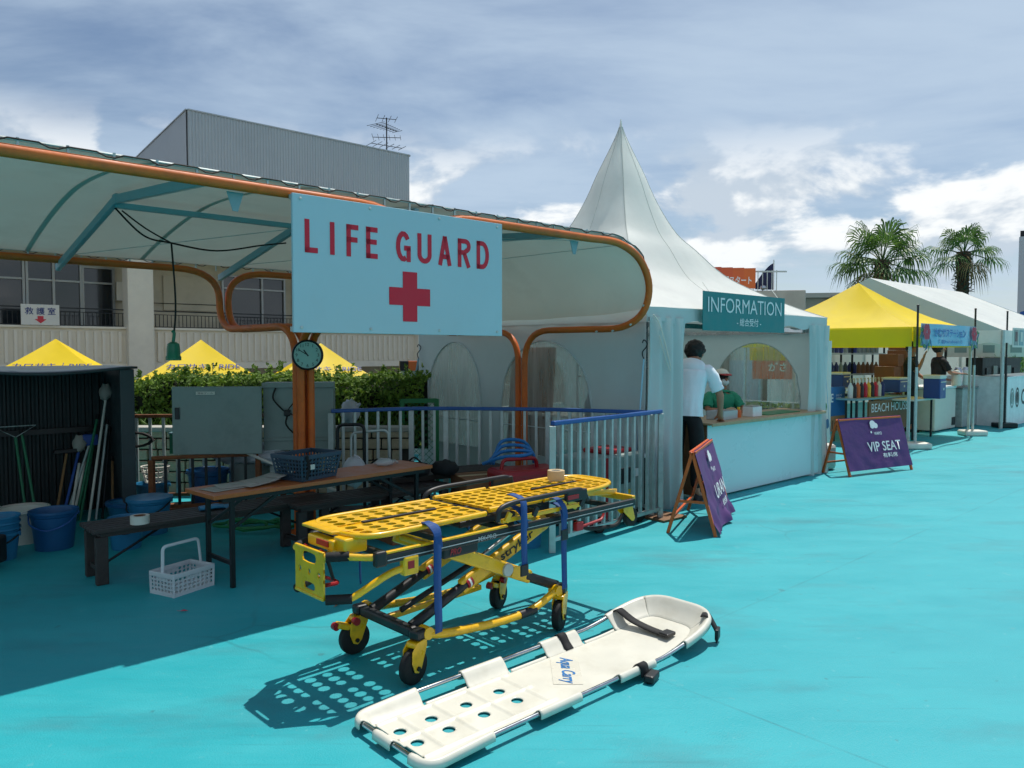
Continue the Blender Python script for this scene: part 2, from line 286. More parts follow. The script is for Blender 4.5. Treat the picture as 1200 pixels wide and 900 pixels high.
# ------------------------------------------------------------------ mesh helpers
def V(*a): return Vector(a)
class MB:
    def __init__(s): s.v = []; s.f = []
    def add(s, vs, fs):
        o = len(s.v); s.v += [tuple(p) for p in vs]; s.f += [tuple(i + o for i in f) for f in fs]; return s
    def box(s, c, d, rz=0, rot=None):
        c = Vector(c); m = rot if rot is not None else Matrix.Rotation(rz, 3, 'Z'); h = [q / 2 for q in d]
        vs = [c + m @ V(x * h[0], y * h[1], z * h[2]) for x in (-1, 1) for y in (-1, 1) for z in (-1, 1)]
        return s.add(vs, [(0, 1, 3, 2), (4, 6, 7, 5), (0, 4, 5, 1), (2, 3, 7, 6), (0, 2, 6, 4), (1, 5, 7, 3)])
    def bar(s, p, q, w, h, up=(0, 0, 1)):
        p, q = Vector(p), Vector(q); d = (q - p); l = d.length; d.normalize(); u = Vector(up)
        x = d.cross(u)
        if x.length < 1e-4: x = d.cross(V(1, 0, 0))
        x.normalize(); z = x.cross(d)
        m = Matrix((x, d, z)).transposed()
        return s.box((p + q) / 2, (w, l, h), rot=m)
    def tube(s, pts, r, n=8, closed=False, cap=True, sy=1.0):
        pts = [Vector(p) for p in pts]; k = len(pts); rs = r if isinstance(r, (list, tuple)) else [r] * k
        tg = []
        for i in range(k):
            a = pts[(i - 1) % k] if (closed or i > 0) else pts[i]; b = pts[(i + 1) % k] if (closed or i < k - 1) else pts[i]
            t = (b - a); t = t.normalized() if t.length > 1e-9 else V(0, 0, 1); tg.append(t)
        x = tg[0].orthogonal().normalized()
        if abs(tg[0].z) < .95: x = tg[0].cross(V(0, 0, 1)).normalized()
        vs = []; fs = []
        for i in range(k):
            x = (x - tg[i] * x.dot(tg[i])).normalized(); y = tg[i].cross(x)
            for j in range(n):
                a = 2 * math.pi * j / n; vs.append(pts[i] + (x * math.cos(a) + y * math.sin(a) * sy) * rs[i])
        for i in range(k if closed else k - 1):
            for j in range(n):
                a = i * n + j; b = i * n + (j + 1) % n; c = ((i + 1) % k) * n
                fs.append((a, b, c + (j + 1) % n, c + j))
        if cap and not closed:
            fs.append(tuple(range(n))[::-1]); fs.append(tuple((k - 1) * n + j for j in range(n)))
        return s.add(vs, fs)
    def lathe(s, prof, n=20, c=(0, 0, 0), rot=None, cap=True):
        c = Vector(c); m = rot or Matrix.Identity(3); vs = []; fs = []
        for r, z in prof:
            for j in range(n):
                a = 2 * math.pi * j / n; vs.append(c + m @ V(r * math.cos(a), r * math.sin(a), z))
        for i in range(len(prof) - 1):
            for j in range(n):
                fs.append((i * n + j, i * n + (j + 1) % n, (i + 1) * n + (j + 1) % n, (i + 1) * n + j))
        if cap:
            fs.append(tuple(range(n))[::-1]); fs.append(tuple((len(prof) - 1) * n + j for j in range(n)))
        return s.add(vs, fs)
    def cyl(s, p, q, r, n=16): return s.tube([p, q], r, n)
    def grid(s, rows, wrap=False):
        k = len(rows[0]); vs = [p for r in rows for p in r]; fs = []
        for i in range(len(rows) - 1):
            for j in range(k if wrap else k - 1):
                fs.append((i * k + j, i * k + (j + 1) % k, (i + 1) * k + (j + 1) % k, (i + 1) * k + j))
        return s.add(vs, fs)
    def prism(s, poly, t, m4=None):
        """polygon in xy, extruded along z from 0 to t"""
        m4 = m4 or Matrix.Identity(4); k = len(poly)
        vs = [m4 @ V(x, y, 0) for x, y in poly] + [m4 @ V(x, y, t) for x, y in poly]
        fs = [tuple(range(k))[::-1], tuple(range(k, 2 * k))] + [(i, (i + 1) % k, k + (i + 1) % k, k + i) for i in range(k)]
        return s.add(vs, fs)
    def holed(s, w, h, t, rx, ry, n=12, m4=None, pw=2.0):
        """one rectangular cell w x h centred on the origin with a rounded hole, thickness t below z=0"""
        m4 = m4 or Matrix.Identity(4); vs = []; fs = []
        for j in range(n):
            a = 2 * math.pi * (j + .5) / n; ca, sa = math.cos(a), math.sin(a)
            k = 1 / max(abs(ca) / (w / 2), abs(sa) / (h / 2))
            q = (abs(ca) ** pw + abs(sa) ** pw) ** (-1 / pw)
            o = (ca * k, sa * k); i = (ca * q * rx, sa * q * ry)
            vs += [m4 @ V(o[0], o[1], 0), m4 @ V(i[0], i[1], 0), m4 @ V(o[0], o[1], -t), m4 @ V(i[0], i[1], -t)]
        for j in range(n):
            a = 4 * j; b = 4 * ((j + 1) % n)
            fs += [(a, b, b + 1, a + 1), (a + 2, a + 3, b + 3, b + 2), (a + 1, b + 1, b + 3, a + 3), (a, a + 2, b + 2, b)]
        # square corners
        for sx, sy in ((1, 1), (-1, 1), (-1, -1), (1, -1)):
            best = [j for j in range(n)]
            ang = math.atan2(sy * h, sx * w) % (2 * math.pi)
            j0 = int((ang / (2 * math.pi) * n - .5) // 1) % n; j1 = (j0 + 1) % n
            o = len(vs); vs += [m4 @ V(sx * w / 2, sy * h / 2, 0), m4 @ V(sx * w / 2, sy * h / 2, -t)]
            fs += [(4 * j0, o, 4 * j1), (4 * j0 + 2, 4 * j1 + 2, o + 1)]
        return s.add(vs, fs)
    def build(s, name, material, parent=None, loc=None, rz=0, smooth=False, bevel=0, solid=0, sub=0, seg=2):
        me = bpy.data.meshes.new(name); me.from_pydata(s.v, [], s.f); me.validate()
        o = bpy.data.objects.new(name, me); COL.objects.link(o)
        me.materials.append(M[material] if isinstance(material, str) else material)
        if smooth:
            me.polygons.foreach_set('use_smooth', [True] * len(me.polygons))
            if smooth != 'all':
                try: me.set_sharp_from_angle(angle=R(40))
                except Exception: pass
        if loc is not None: o.location = loc
        o.rotation_euler.z = rz
        if parent is not None: o.parent = parent
        if solid: k = o.modifiers.new('s', 'SOLIDIFY'); k.thickness = solid; k.offset = 0
        if bevel: k = o.modifiers.new('b', 'BEVEL'); k.width = bevel; k.segments = seg; k.limit_method = 'ANGLE'; k.angle_limit = R(40)
        if sub: k = o.modifiers.new('u', 'SUBSURF'); k.levels = sub; k.render_levels = sub
        return o
def tag(o, label, cat, group=None, kind=None):
    if label: o['label'] = label
    if cat: o['category'] = cat
    if group: o['group'] = group
    if kind: o['kind'] = kind
    return o
def T(name, label, cat, loc=(0, 0, 0), rz=0, group=None):
    o = bpy.data.objects.new(name, None); COL.objects.link(o); o.location = loc; o.rotation_euler.z = rz; o.empty_display_size = .1
    return tag(o, label, cat, group)
def S(o): o['kind'] = 'structure'; return o
def copy_tree(o, parent=None):
    c = o.copy(); COL.objects.link(c); c.parent = parent
    for ch in list(o.children): copy_tree(ch, c)
    return c
def spline(pts, k=8):
    pts = [Vector(p) for p in pts]; out = []
    for i in range(len(pts) - 1):
        a = pts[max(i - 1, 0)]; b = pts[i]; c = pts[i + 1]; d = pts[min(i + 2, len(pts) - 1)]
        for j in range(k):
            t = j / k; out.append(.5 * ((2 * b) + (c - a) * t + (2 * a - 5 * b + 4 * c - d) * t * t + (3 * b - a - 3 * c + d) * t ** 3))
    return out + [pts[-1]]
def fillet(pts, r, k=6):
    """polyline with rounded corners"""
    pts = [Vector(p) for p in pts]; out = [pts[0]]
    for i in range(1, len(pts) - 1):
        p = pts[i]; rr = r[i] if isinstance(r, dict) else r
        a = (pts[i - 1] - p); b = (pts[i + 1] - p); la = min(rr, a.length * .49); lb = min(rr, b.length * .49)
        A = p + a.normalized() * la; B = p + b.normalized() * lb
        for j in range(k + 1):
            t = j / k; out.append(A * (1 - t) ** 2 + p * 2 * t * (1 - t) + B * t * t)
    return out + [pts[-1]]
def frame(o, right, up):
    """matrix whose x runs along right, y along up, at o"""
    r = Vector(right).normalized(); u = Vector(up).normalized(); n = r.cross(u)
    m = Matrix((r, u, n)).transposed().to_4x4(); m.translation = Vector(o); return m
def text(name, body, material, parent, m4, w=None, h=None, bold=0., shear=0., align='C', depth=.002, space=1.):
    cu = bpy.data.curves.new('t', 'FONT'); cu.body = body; cu.size = 1; cu.offset = bold; cu.shear = shear; cu.space_character = space; cu.resolution_u = 3
    ob = bpy.data.objects.new('t', cu); COL.objects.link(ob)
    dg = bpy.context.evaluated_depsgraph_get(); me = bpy.data.meshes.new_from_object(ob.evaluated_get(dg))
    bpy.data.objects.remove(ob); bpy.data.curves.remove(cu)
    co = [v.co.copy() for v in me.vertices]
    if not co: return None
    x0 = min(c.x for c in co); x1 = max(c.x for c in co); y0 = min(c.y for c in co); y1 = max(c.y for c in co)
    sx = (w / (x1 - x0)) if w else None; sy = (h / (y1 - y0)) if h else None
    sx = sx or sy; sy = sy or sx
    cx = (x0 + x1) / 2 if align == 'C' else x0
    cy = (y0 + y1) / 2
    for v, c in zip(me.vertices, co): v.co = m4 @ V((c.x - cx) * sx, (c.y - cy) * sy, depth)
    me.name = name; me.materials.clear(); me.materials.append(M[material])
    o = bpy.data.objects.new(name, me); COL.objects.link(o)
    if parent is not None: o.parent = parent
    return o
def rounded(w, h, r, k=4):
    out = []
    for cx, cy, a0 in ((w / 2 - r, h / 2 - r, 0), (-w / 2 + r, h / 2 - r, 90), (-w / 2 + r, -h / 2 + r, 180), (w / 2 - r, -h / 2 + r, 270)):
        for j in range(k + 1):
            a = R(a0 + 90 * j / k); out.append((cx + r * math.cos(a), cy + r * math.sin(a)))
    return out
# ================================================================== setting
g = MB().prism([(-1500, -1500), (1500, -1500), (1500, 1500), (-1500, 1500)], .2, Matrix.Translation((0, 0, -1.5))).build('ground', 'asphalt'); S(g)
d = MB().prism([(-11, -14), (60, -14), (60, 60), (5.5, 60), (5.5, 24), (-1.6, 14), (-1.6, 9.3), (-11, 9.3)], 1.27, Matrix.Translation((0, 0, -1.27))).build('pool_deck', 'deck_paint'); S(d)
# ------------------------------------------------------------------ the canopy
A0 = V(-1.78, 6.48, 0)
can = T('membrane_canopy', 'long off-white membrane canopy on orange tube posts above the life guard sign', 'canopy', A0, TH)
ZF, ZB, ZA, YE = 2.5, 2.36, 1.77, 1.69
def edge(sgn, zt):   # path of the tube from the straight eave round the right end to the end post
    return [(-7, sgn * YE, zt), (-5, sgn * YE, zt), (-3, sgn * YE, zt), (-1, sgn * YE, zt), (.8, sgn * YE, zt), (1.75, sgn * YE, zt), (2.12, sgn * YE, zt - .005), (2.42, sgn * YE, zt - .12), (2.575, sgn * (YE - .01), zt - .35), (2.60, sgn * (YE - .10), ZA + .14), (2.58, sgn * (YE - .34), ZA + .01), (2.56, sgn * (YE - .75), ZA)]
def bay_right(sgn, zt):
    # right bay: rises from post A, goes out along the arm, up to the eave, round the right end and back to the end post
    x = .045
    a = [(x, sgn * .04, -.05), (x, sgn * .04, ZA), (x, sgn * YE, ZA), (x + .0, sgn * YE, zt), (1.75, sgn * YE, zt)]
    p = fillet(a, {1: .34, 2: .36, 3: .42}, 8)
    e = spline([q for q in edge(sgn, zt)[5:]], 5)
    b = fillet([e[-1], (2.55, sgn * .05, ZA), (2.55, sgn * .05, -.05)], .36, 8)
    return p[:-1] + e[:-1] + b
def bay_left(sgn, zt):
    x = -.045
    return fillet([(x, sgn * .04, -.05), (x, sgn * .04, ZA), (x, sgn * YE, ZA), (x, sgn * YE, zt), (-7.5, sgn * YE, zt)], {1: .34, 2: .36, 3: .42}, 8)
PR = .033
for sgn, zt in ((-1, ZF), (1, ZB)):
    MB().tube(bay_right(sgn, zt), PR, 12).build('tube_loop', 'orange_pipe', can, smooth=True)
    MB().tube(bay_left(sgn, zt), PR, 12).build('tube_loop', 'orange_pipe', can, smooth=True)
# the membrane: ruled between both eave paths, slightly crowned
fe = spline(edge(-1, ZF + .055), 6); be = spline(edge(1, ZB + .055), 6)
rows = []
xs_ = [-7 + 8 * i / 30 for i in range(30)] + [1.0 + 1.615 * math.sin(i / 30 * math.pi / 2) for i in range(31)]
for x in xs_:
    row = []
    for j in range(25):
        t = j / 24; mid = math.sin(math.pi * t); x0 = 2.05 - 1.0 * mid ** .8; q = max(0, min(1, (x - x0) / (2.625 - x0)))
        z = ZF + (ZB - ZF) * t + .055 + .20 * (1 - abs(2 * t - 1) ** 1.7)
        dr = (1 - math.sqrt(1 - q * q)) * (1 - .25 * mid) + q ** 2.2 * .25 * mid
        row.append(V(x, (-YE + 2 * YE * t) * (1 - .03 * q ** 6), z + (ZA + .045 - z) * dr + .004 * math.sin(x * 5 + j)))
    rows.append(row)
MB().grid(rows).build('membrane', 'membrane', can, smooth='all')
for k, x in enumerate([-6.3 + .92 * q for q in range(9)]):
    MB().grid([[V(x + d_, -YE + 2 * YE * j / 24, ZF + (ZB - ZF) * j / 24 + .055 + .20 * (1 - abs(2 * j / 24 - 1) ** 1.7) - .004) for j in range(25)] for d_ in (-.02, .02)]).build('membrane_seam', 'membrane_weld', can, smooth='all')
# hem roll, brackets and the lacing of both eaves
for sgn, zt, ed in ((-1, ZF, fe), (1, ZB, be)):
    MB().tube([p + V(0, 0, .004) for p in ed], .008, 6).build('membrane_hem', 'galvanised', can, smooth=True)
    m = MB(); rope = []
    L = 0; pts = [Vector(p) for p in ed]
    res = []
    for a, b in zip(pts, pts[1:]):
        n = max(1, round((b - a).length / .04))
        res += [a.lerp(b, q / n) for q in range(n)]
    for i, p in enumerate(res):
        if p.x < -5.2: continue
        up = V(0, 0, 1) if p.x < 2.2 else V(.8, sgn * .2, .55).normalized()
        if i % 5 == 0: m.bar(p - up * .055, p + up * .014, .014, .012, V(1, 0, 0))
        rope.append(p + up * (.004 if i % 6 < 4 else -.014) + V(0, sgn * .014, 0))
    m.build('hem_bracket', 'galvanised', can)['kind'] = 'stuff'
    MB().tube(rope, .0045, 5).build('lacing_rope', 'black_rope', can)
# steel ribs and the ridge purlin under the membrane
def zroof(y, x=0): 
    t = (y + YE) / (2 * YE); return (ZF + (ZB - ZF) * t) + .075 + .20 * (1 - abs(2 * t - 1) ** 1.7)
for x in (-4.35, -2.9, -1.45, 0.0, 1.45):
    m = MB(); ys = [-YE, -1.2, -.6, 0, .6, 1.2, YE]
    a = [V(x, -YE + .02, ZF - .0), V(x, -.05, 2.635), V(x, YE + .1, ZB - .06)]
    m.bar(a[0], a[1], .04, .062).bar(a[1], a[2], .04, .062).box(a[1] + V(0, 0, 0), (.044, .09, .07))
    m.build('steel_rib', 'pale_blue_steel', can, bevel=.006)
MB().bar((-1.45, 0, 2.60), (1.6, 0, 2.60), .035, .04).build('ridge_purlin', 'pale_blue_steel', can)
for a, b in (((-1.45, 1.5, 2.38), (0, -1.5, 2.5)), ((0, 1.5, 2.4), (1.45, -1.6, 2.49)), ((1.45, 1.5, 2.4), (2.2, -1.6, 2.49)), ((0.05, 0.3, 2.6), (1.9, -1.6, 2.5))):
    MB().tube([a, b], .003, 5).build('brace_cable', 'galvanised', can)
for x in (-1.25, 1.62):
    MB().prism([(-.05, 0), (.05, 0), (.015, -.11), (-.015, -.11)], .006, frame((x, -YE + .06, ZF - .03), (1, 0, 0), (0, 0, 1))).build('gusset_plate', 'pale_blue_steel', can)
# bases of the posts
for x in (0, 2.55): MB().box((x, 0, .006), (.24, .24, .012)).build('base_plate', 'orange_pipe', can)
# ------------------------------------------------------------------ life guard sign
sg = T('life_guard_sign', 'large pale sign with LIFE GUARD and a red cross hung on the canopy edge', 'sign', A0 + V(-.13 * AX + 1.765 * AY, -.13 * AY - 1.765 * AX, 1.665), TH)
SWD, SHT = 1.66, .825
MB().box((0, .012, SHT / 2), (SWD, .022, SHT)).build('board', 'sign_board', sg, bevel=.003)
mm = MB()
for a, b in (((-SWD / 2, 0), (SWD / 2, 0)), ((-SWD / 2, SHT), (SWD / 2, SHT))):
    mm.bar((a[0], .035, a[1] + (.02 if a[1] == 0 else -.02)), (b[0], .035, b[1] + (.02 if b[1] == 0 else -.02)), .025, .03)
mm.build('back_frame', 'galvanised', sg)
ft = frame((0, 0, 0), (1, 0, 0), (0, 0, 1))
def letters(word, x0, x1, zb, zt, st):
    """block letters drawn as strokes, one mesh per letter"""
    n = len(word); cw = (x1 - x0 + .055) / n
    for i, ch in enumerate(word):
        if ch == ' ': continue
        m = MB(); w = cw - .055; h = zt - zb; ox = x0 + i * cw
        def st_(pts, closed=False):
            p2 = [V(ox + a * w, 0, zb + b * h) for a, b in pts]; k = len(p2); L_ = []; R_ = []
            for q in range(k):
                a = p2[q - 1] if (closed or q) else p2[q]; c = p2[(q + 1) % k] if (closed or q < k - 1) else p2[q]
                t1 = (p2[q] - a).normalized() if (p2[q] - a).length > 1e-9 else (c - p2[q]).normalized()
                t2 = (c - p2[q]).normalized() if (c - p2[q]).length > 1e-9 else t1
                nn = V(-(t1.z + t2.z), 0, t1.x + t2.x).normalized(); cs = max(.5, nn.dot(V(-t1.z, 0, t1.x)))
                L_.append(p2[q] + nn * st / 2 / cs + V(0, -.0015, 0)); R_.append(p2[q] - nn * st / 2 / cs + V(0, -.0015, 0))
            if closed: L_.append(L_[0]); R_.append(R_[0])
            m.grid([L_, R_])
        e = st / 2 / w; f = st / 2 / h
        def arc(cx, cz, rx, rz_, a0, a1, k=12): return [(cx + rx * math.cos(R(a0 + (a1 - a0) * q / k)), cz + rz_ * math.sin(R(a0 + (a1 - a0) * q / k))) for q in range(k + 1)]
        if ch == 'L': st_([(e, 1), (e, 0)]); st_([(0, f), (1, f)])
        if ch == 'I': st_([(.5, 1), (.5, 0)])
        if ch in 'FE':
            st_([(e, 1), (e, 0)]); st_([(0, 1 - f), (1, 1 - f)]); st_([(0, .53), (.92, .53)])
            if ch == 'E': st_([(0, f), (1, f)])
        if ch == 'G': st_(arc(.5, .5, .5 - e, .5 - f, 35, 300)); st_([(.55, .45), (1, .45)]); st_([(1 - e, .47), (1 - e, .0)])
        if ch == 'U': st_([(e, 1)] + arc(.5, .5 * .6, .5 - e, .3 - f, 180, 360) + [(1 - e, 1)])
        if ch == 'A': st_([(e, 0), (.5, 1)]); st_([(.5, 1), (1 - e, 0)]); st_([(.2, .3), (.8, .3)])
        if ch == 'R': st_([(e, 1), (e, 0)]); st_([(0, 1 - f), (.55, 1 - f)] + arc(.6, .75, .4 - e, .25 - f, 75, -75, 8) + [(.5, .5 + f * .2), (0, .5 + f * .2)]); st_([(.5, .5), (1 - e, 0)])
        if ch == 'D': st_([(e, 1), (e, 0)]); st_([(0, 1 - f), (.4, 1 - f)] + arc(.45, .5, .55 - e, .5 - f, 80, -80, 10) + [(.4, f), (0, f)])
        m.build('letter', 'crimson', sg)
for x in (-.78, -.3, .25, .78):
    for z in (.03, .795): MB().lathe([(.010, 0), (.010, .003), (.005, .006), (0, .006)], 10, c=(x, .0, z), rot=Matrix.Rotation(R(90), 3, 'X'), cap=False).build('fixing_bolt', 'galvanised', sg, smooth=True)
letters('LIFE', -.755, -.245, .48, .68, .032)
letters('GUARD', -.105, .70, .48, .68, .033)
m = MB(); a_, b_ = .058, .165; cx, cz = .005, .25
pl = [(-a_, b_), (a_, b_), (a_, a_), (b_, a_), (b_, -a_), (a_, -a_), (a_, -b_), (-a_, -b_), (-a_, -a_), (-b_, -a_), (-b_, a_), (-a_, a_)]
m.add([(cx + x, -.0015, cz + z) for x, z in pl], [(0, 1, 2, 11), (3, 4, 5, 2), (5, 6, 7, 8), (8, 9, 10, 11), (2, 5, 8, 11)]); m.build('red_cross', 'crimson', sg)
# ------------------------------------------------------------------ clock on the post
cl = T('wall_clock', 'round black rimmed clock fixed to the orange post below the sign', 'clock', G(360, 416, 1.55) if False else V(-1.71, 6.36, hz(416, 6.36)), R(8))
RX = Matrix.Rotation(R(90), 3, 'X')
MB().lathe([(.0, 0), (.112, 0), (.112, .012), (0, .012)], 32, rot=RX, cap=False).build('dial', 'clock_face', cl, smooth=True)
MB().lathe([(.112, -.02), (.128, -.02), (.128, .022), (.122, .03), (.112, .018)], 32, rot=RX, cap=False).build('rim', 'black_plastic', cl, smooth=True)
for k in range(12):
    a = R(90 - 30 * (k + 1)); text('numeral', str(k + 1), 'black_print', cl, frame((.088 * math.cos(a), -.0135, .088 * math.sin(a)), (1, 0, 0), (0, 0, 1)), h=.026)
for nm, ang, ln, w in (('hour_hand', 90 - 325, .052, .010), ('minute_hand', 90 - 302, .085, .006)):
    a = R(ang); MB().bar((-.012 * math.cos(a), -.017, -.012 * math.sin(a)), (ln * math.cos(a), -.017, ln * math.sin(a)), w, .002, (0, 1, 0)).build(nm, 'black_print', cl)
# ------------------------------------------------------------------ cable and hanging lamp
def loc_can(x, y, z): return A0 + V(x * AX - y * AY, x * AY + y * AX, z)
c0 = loc_can(-1.45, .0, 2.58); c1 = V(-2.45, 5.5, 2.33); c2 = loc_can(0, .3, 2.50)
cab = T('hanging_cable', 'thin black cable drooping under the canopy between two pale ribs', 'cable', (0, 0, 0))
MB().tube(spline([c0, c0.lerp(c1, .5) + V(0, 0, -.07), c1, c1.lerp(c2, .35) + V(0, 0, -.06), c1.lerp(c2, .75) + V(0, 0, -.02), c2], 8), .007, 6).build('cable_run', 'black_rope', cab)
MB().tube(spline([c0 + V(.05, 0, -.02), c0.lerp(c1, .55) + V(0, 0, -.01), c1], 8), .006, 6).build('cable_run', 'black_rope', cab)
lp = T('hanging_lamp', 'dark green lamp hanging on a black cable left of the orange post', 'lamp', c1 + V(0, 0, -.83))
MB().tube(spline([(0, 0, .83), (.02, 0, .5), (.015, .01, .3), (0, 0, .14)], 6), .007, 6).build('cord', 'black_rope', lp)
MB().tube(spline([(0, 0, .12), (.008, 0, .18), (-.004, 0, .2)], 5), .012, 8).build('strain_relief', 'green_plastic', lp, smooth=True)
MB().lathe([(0, .12), (.02, .12), (.04, .105), (.046, .07), (.047, .02), (.053, .012), (.053, -.012), (.045, -.014), (0, -.01)], 20, cap=False).build('lamp_shade', 'green_plastic', lp, smooth=True)
# ------------------------------------------------------------------ building behind
B0 = V(-.674 * 22, 22, 0)
bl = T('pool_building', 'long pale concrete building with ribbed balcony front behind the hedge', 'building', B0, TH)
def bx(px, y=0.):
    u = (px - 600) / FPX
    return (u * (22 + y * AX) + 14.83 + y * AY) / (AX - u * AY)
def bY(x, y=0.): return 22 + x * AY + y * AX
def bz(px, py, y=0.): return hz(py, bY(bx(px, y), y))
XA, XB = -9, 30
zp = bz(0, 383); zr = bz(0, 428)
MB().box(((XA + XB) / 2, 1.75, -.25), (XB - XA, .3, 2.6)).build('lower_wall', 'wall_beige', bl)
MB().box(((XA + XB) / 2, 1.6, (zp + .1)), (XB - XA, .12, 8)).build('rear_wall', 'wall_beige', bl)
MB().box(((XA + XB) / 2, .9, 5.35), (XB - XA, 2.2, .9)).build('roof_beam', 'concrete_warm', bl, bevel=.02)
MB().box(((XA + XB) / 2, .12, (zp + zr) / 2), (XB - XA, .14, zp - zr)).build('parapet_wall', 'rib_panel', bl)
MB().box(((XA + XB) / 2, .09, zp + .03), (XB - XA, .26, .07)).build('parapet_coping', 'concrete_warm', bl, bevel=.01)
MB().box(((XA + XB) / 2, .10, zr - .10), (XB - XA, .24, .2)).build('floor_edge', 'rib_panel', bl, bevel=.01)
rb = MB(); x = XA
cols = [bx(164), bx(495), bx(164) - (bx(495) - bx(164))]
rib = MB().prism([(-.055, 0), (.055, 0), (.04, .07), (-.04, .07)], zp - zr - .16).build('rib', 'rib_panel', bl); 
first = True
while x < XB:
    if all(abs(x - c) > .5 for c in cols) and -2 < x < 16:
        o = rib if first else rib.copy()
        if not first: COL.objects.link(o); o.parent = bl
        o.location = (x, .048, zr + .07); o.rotation_euler = (0, 0, math.pi); first = False
    x += .235
for c in cols:
    MB().box((c, .05, 2.3), (.78, .6, 7.2)).build('column', 'concrete_warm', bl, bevel=.03)
# glazing bays: px left, right, with frames
def glazed(p0, p1, zt, zb, mull, trans, y=1.45):
    x0, x1 = bx(p0, y), bx(p1, y); w = T('window', None, None); w.parent = bl
    MB().box(((x0 + x1) / 2, y + .05, (zt + zb) / 2), (x1 - x0, .02, zt - zb)).build('pane', 'window_glass', w)
    for p in [p0] + mull + [p1]: MB().box((bx(p, y), y, (zt + zb) / 2), (.07, .09, zt - zb)).build('mullion', 'window_frame', w)
    for z in (zb + .03, trans, zt - .03): MB().box(((x0 + x1) / 2, y - .012, z), (x1 - x0, .07, .06)).build('transom', 'window_frame', w)
zt = bz(0, 296, 1.45)
glazed(-60, 30, zt, zp - .4, [-10], bz(30, 327, 1.45)); glazed(34, 97, zt, zp - .4, [65], bz(60, 329, 1.45)); glazed(99, 135, zt - .25, zp - .4, [], bz(110, 332, 1.45))
glazed(262, 334, bz(300, 325, 1.45) , zp - .5, [308], bz(300, 340, 1.45)); glazed(345, 470, bz(300, 325, 1.45), zp - .5, [380, 420], bz(300, 340, 1.45))
MB().box((bx(144, 1.45), 1.4, bz(144, 342, 1.45)), (.34, .12, .62)).build('meter_box', 'concrete_warm', bl, bevel=.01)
MB().box((bx(226, 1.45), 1.5, bz(226, 345, 1.45)), (1.9, .06, 1.2)).build('wall_panel', 'wall_beige', bl, bevel=.01)
MB().tube([(bx(178, 1.4), 1.45, bz(200, 356, 1.4)), (bx(262, 1.4), 1.45, bz(262, 358, 1.4))], .012, 5).build('conduit', 'dark_steel', bl)
# balcony railing
m = MB()
rail = T('balcony_railing', None, None); rail.parent = bl
for z, w in ((zp + .62, .035), (zp + .5, .02), (zp + .1, .02)): MB().box(((XA + XB) / 2, .25, z), (XB - XA, w, w)).build('rail', 'dark_steel', rail)
x = -2.; one = MB().box((0, 0, 0), (.018, .018, .42)).build('baluster', 'dark_steel', rail); first = True
while x < 13:
    o = one if first else one.copy()
    if not first: COL.objects.link(o); o.parent = rail
    o.location = (x, .25, zp + .30); first = False; x += .125
# sign on the balcony
yb = -.07; x0, x1 = bx(26, yb), bx(71, yb)
fs = T('first_aid_sign', 'white sign with three blue Japanese characters and a red down arrow on the balcony', 'sign', B0 + V(((x0 + x1) / 2) * AX - yb * AY, ((x0 + x1) / 2) * AY + yb * AX, bz(48, 381, yb)), TH)
hh = bz(48, 357, yb) - bz(48, 381, yb)
MB().box((0, 0, hh / 2), (x1 - x0, .03, hh)).build('board', 'off_white', fs, bevel=.004)
text('lettering', '救 護 室', 'navy_print', fs, frame((0, -.018, hh * .68), (1, 0, 0), (0, 0, 1)), w=(x1 - x0) * .8, h=hh * .36, bold=.012)
m = MB(); q = hh * .17
m.add([(x * q, -.02, hh * .27 + z * q) for x, z in ((-.75, 1), (.75, 1), (.75, .1), (1.5, .1), (0, -1.1), (-1.5, .1), (-.75, .1))], [(0, 6, 2, 1), (6, 5, 4, 3, 2)]); m.build('arrow', 'banner_red', fs)
# penthouse with corrugated cladding
def wl(px, Y): return V((px - 600) / FPX * Y, Y, 0)
p1 = wl(225, 30); p2 = wl(481, 30 * 282 / 229); p0 = wl(166, 37.3); ztop = hz(130, 30)
ph = T('rooftop_box', 'big grey corrugated metal plant room on top of the building', 'plant room', p1)
p3 = p0 + (p2 - p1)
MB().prism([(0, 0), tuple((p2 - p1).xy), tuple((p3 - p1).xy), tuple((p0 - p1).xy)], ztop - .12 - 5.2, Matrix.Translation((0, 0, 5.2))).build('box_core', 'corrugated', ph)
def corr(a, b, z0, z1, pitch, dep, out):
    d = (b - a); n = int(d.length / pitch); d.normalize(); nn = V(d.y, -d.x, 0) * out; m = MB(); lo = []; hi = []
    for i in range(n):
        for f, o_ in ((0, 0), (.3, 0), (.42, dep), (.88, dep)):
            p = a + d * (i + f) * pitch + nn * (.03 + o_); lo.append(V(p.x, p.y, z0)); hi.append(V(p.x, p.y, z1))
    return m.grid([lo, hi])
corr(V(0, 0, 0), p2 - p1, 5.2, ztop - .1, .125, .018, 1).build('front_cladding', 'corrugated', ph)
corr(p0 - p1, V(0, 0, 0), 5.2, ztop - .1, .125, .016, 1).build('side_cladding', 'corrugated', ph)
m = MB(); q = [V(0, 0, 0), p2 - p1, p3 - p1, p0 - p1]
for a, b in zip(q, q[1:] + q[:1]): m.bar(a + V(0, 0, ztop - .09), b + V(0, 0, ztop - .09), .16, .05)
m.build('coping', 'corrugated', ph)
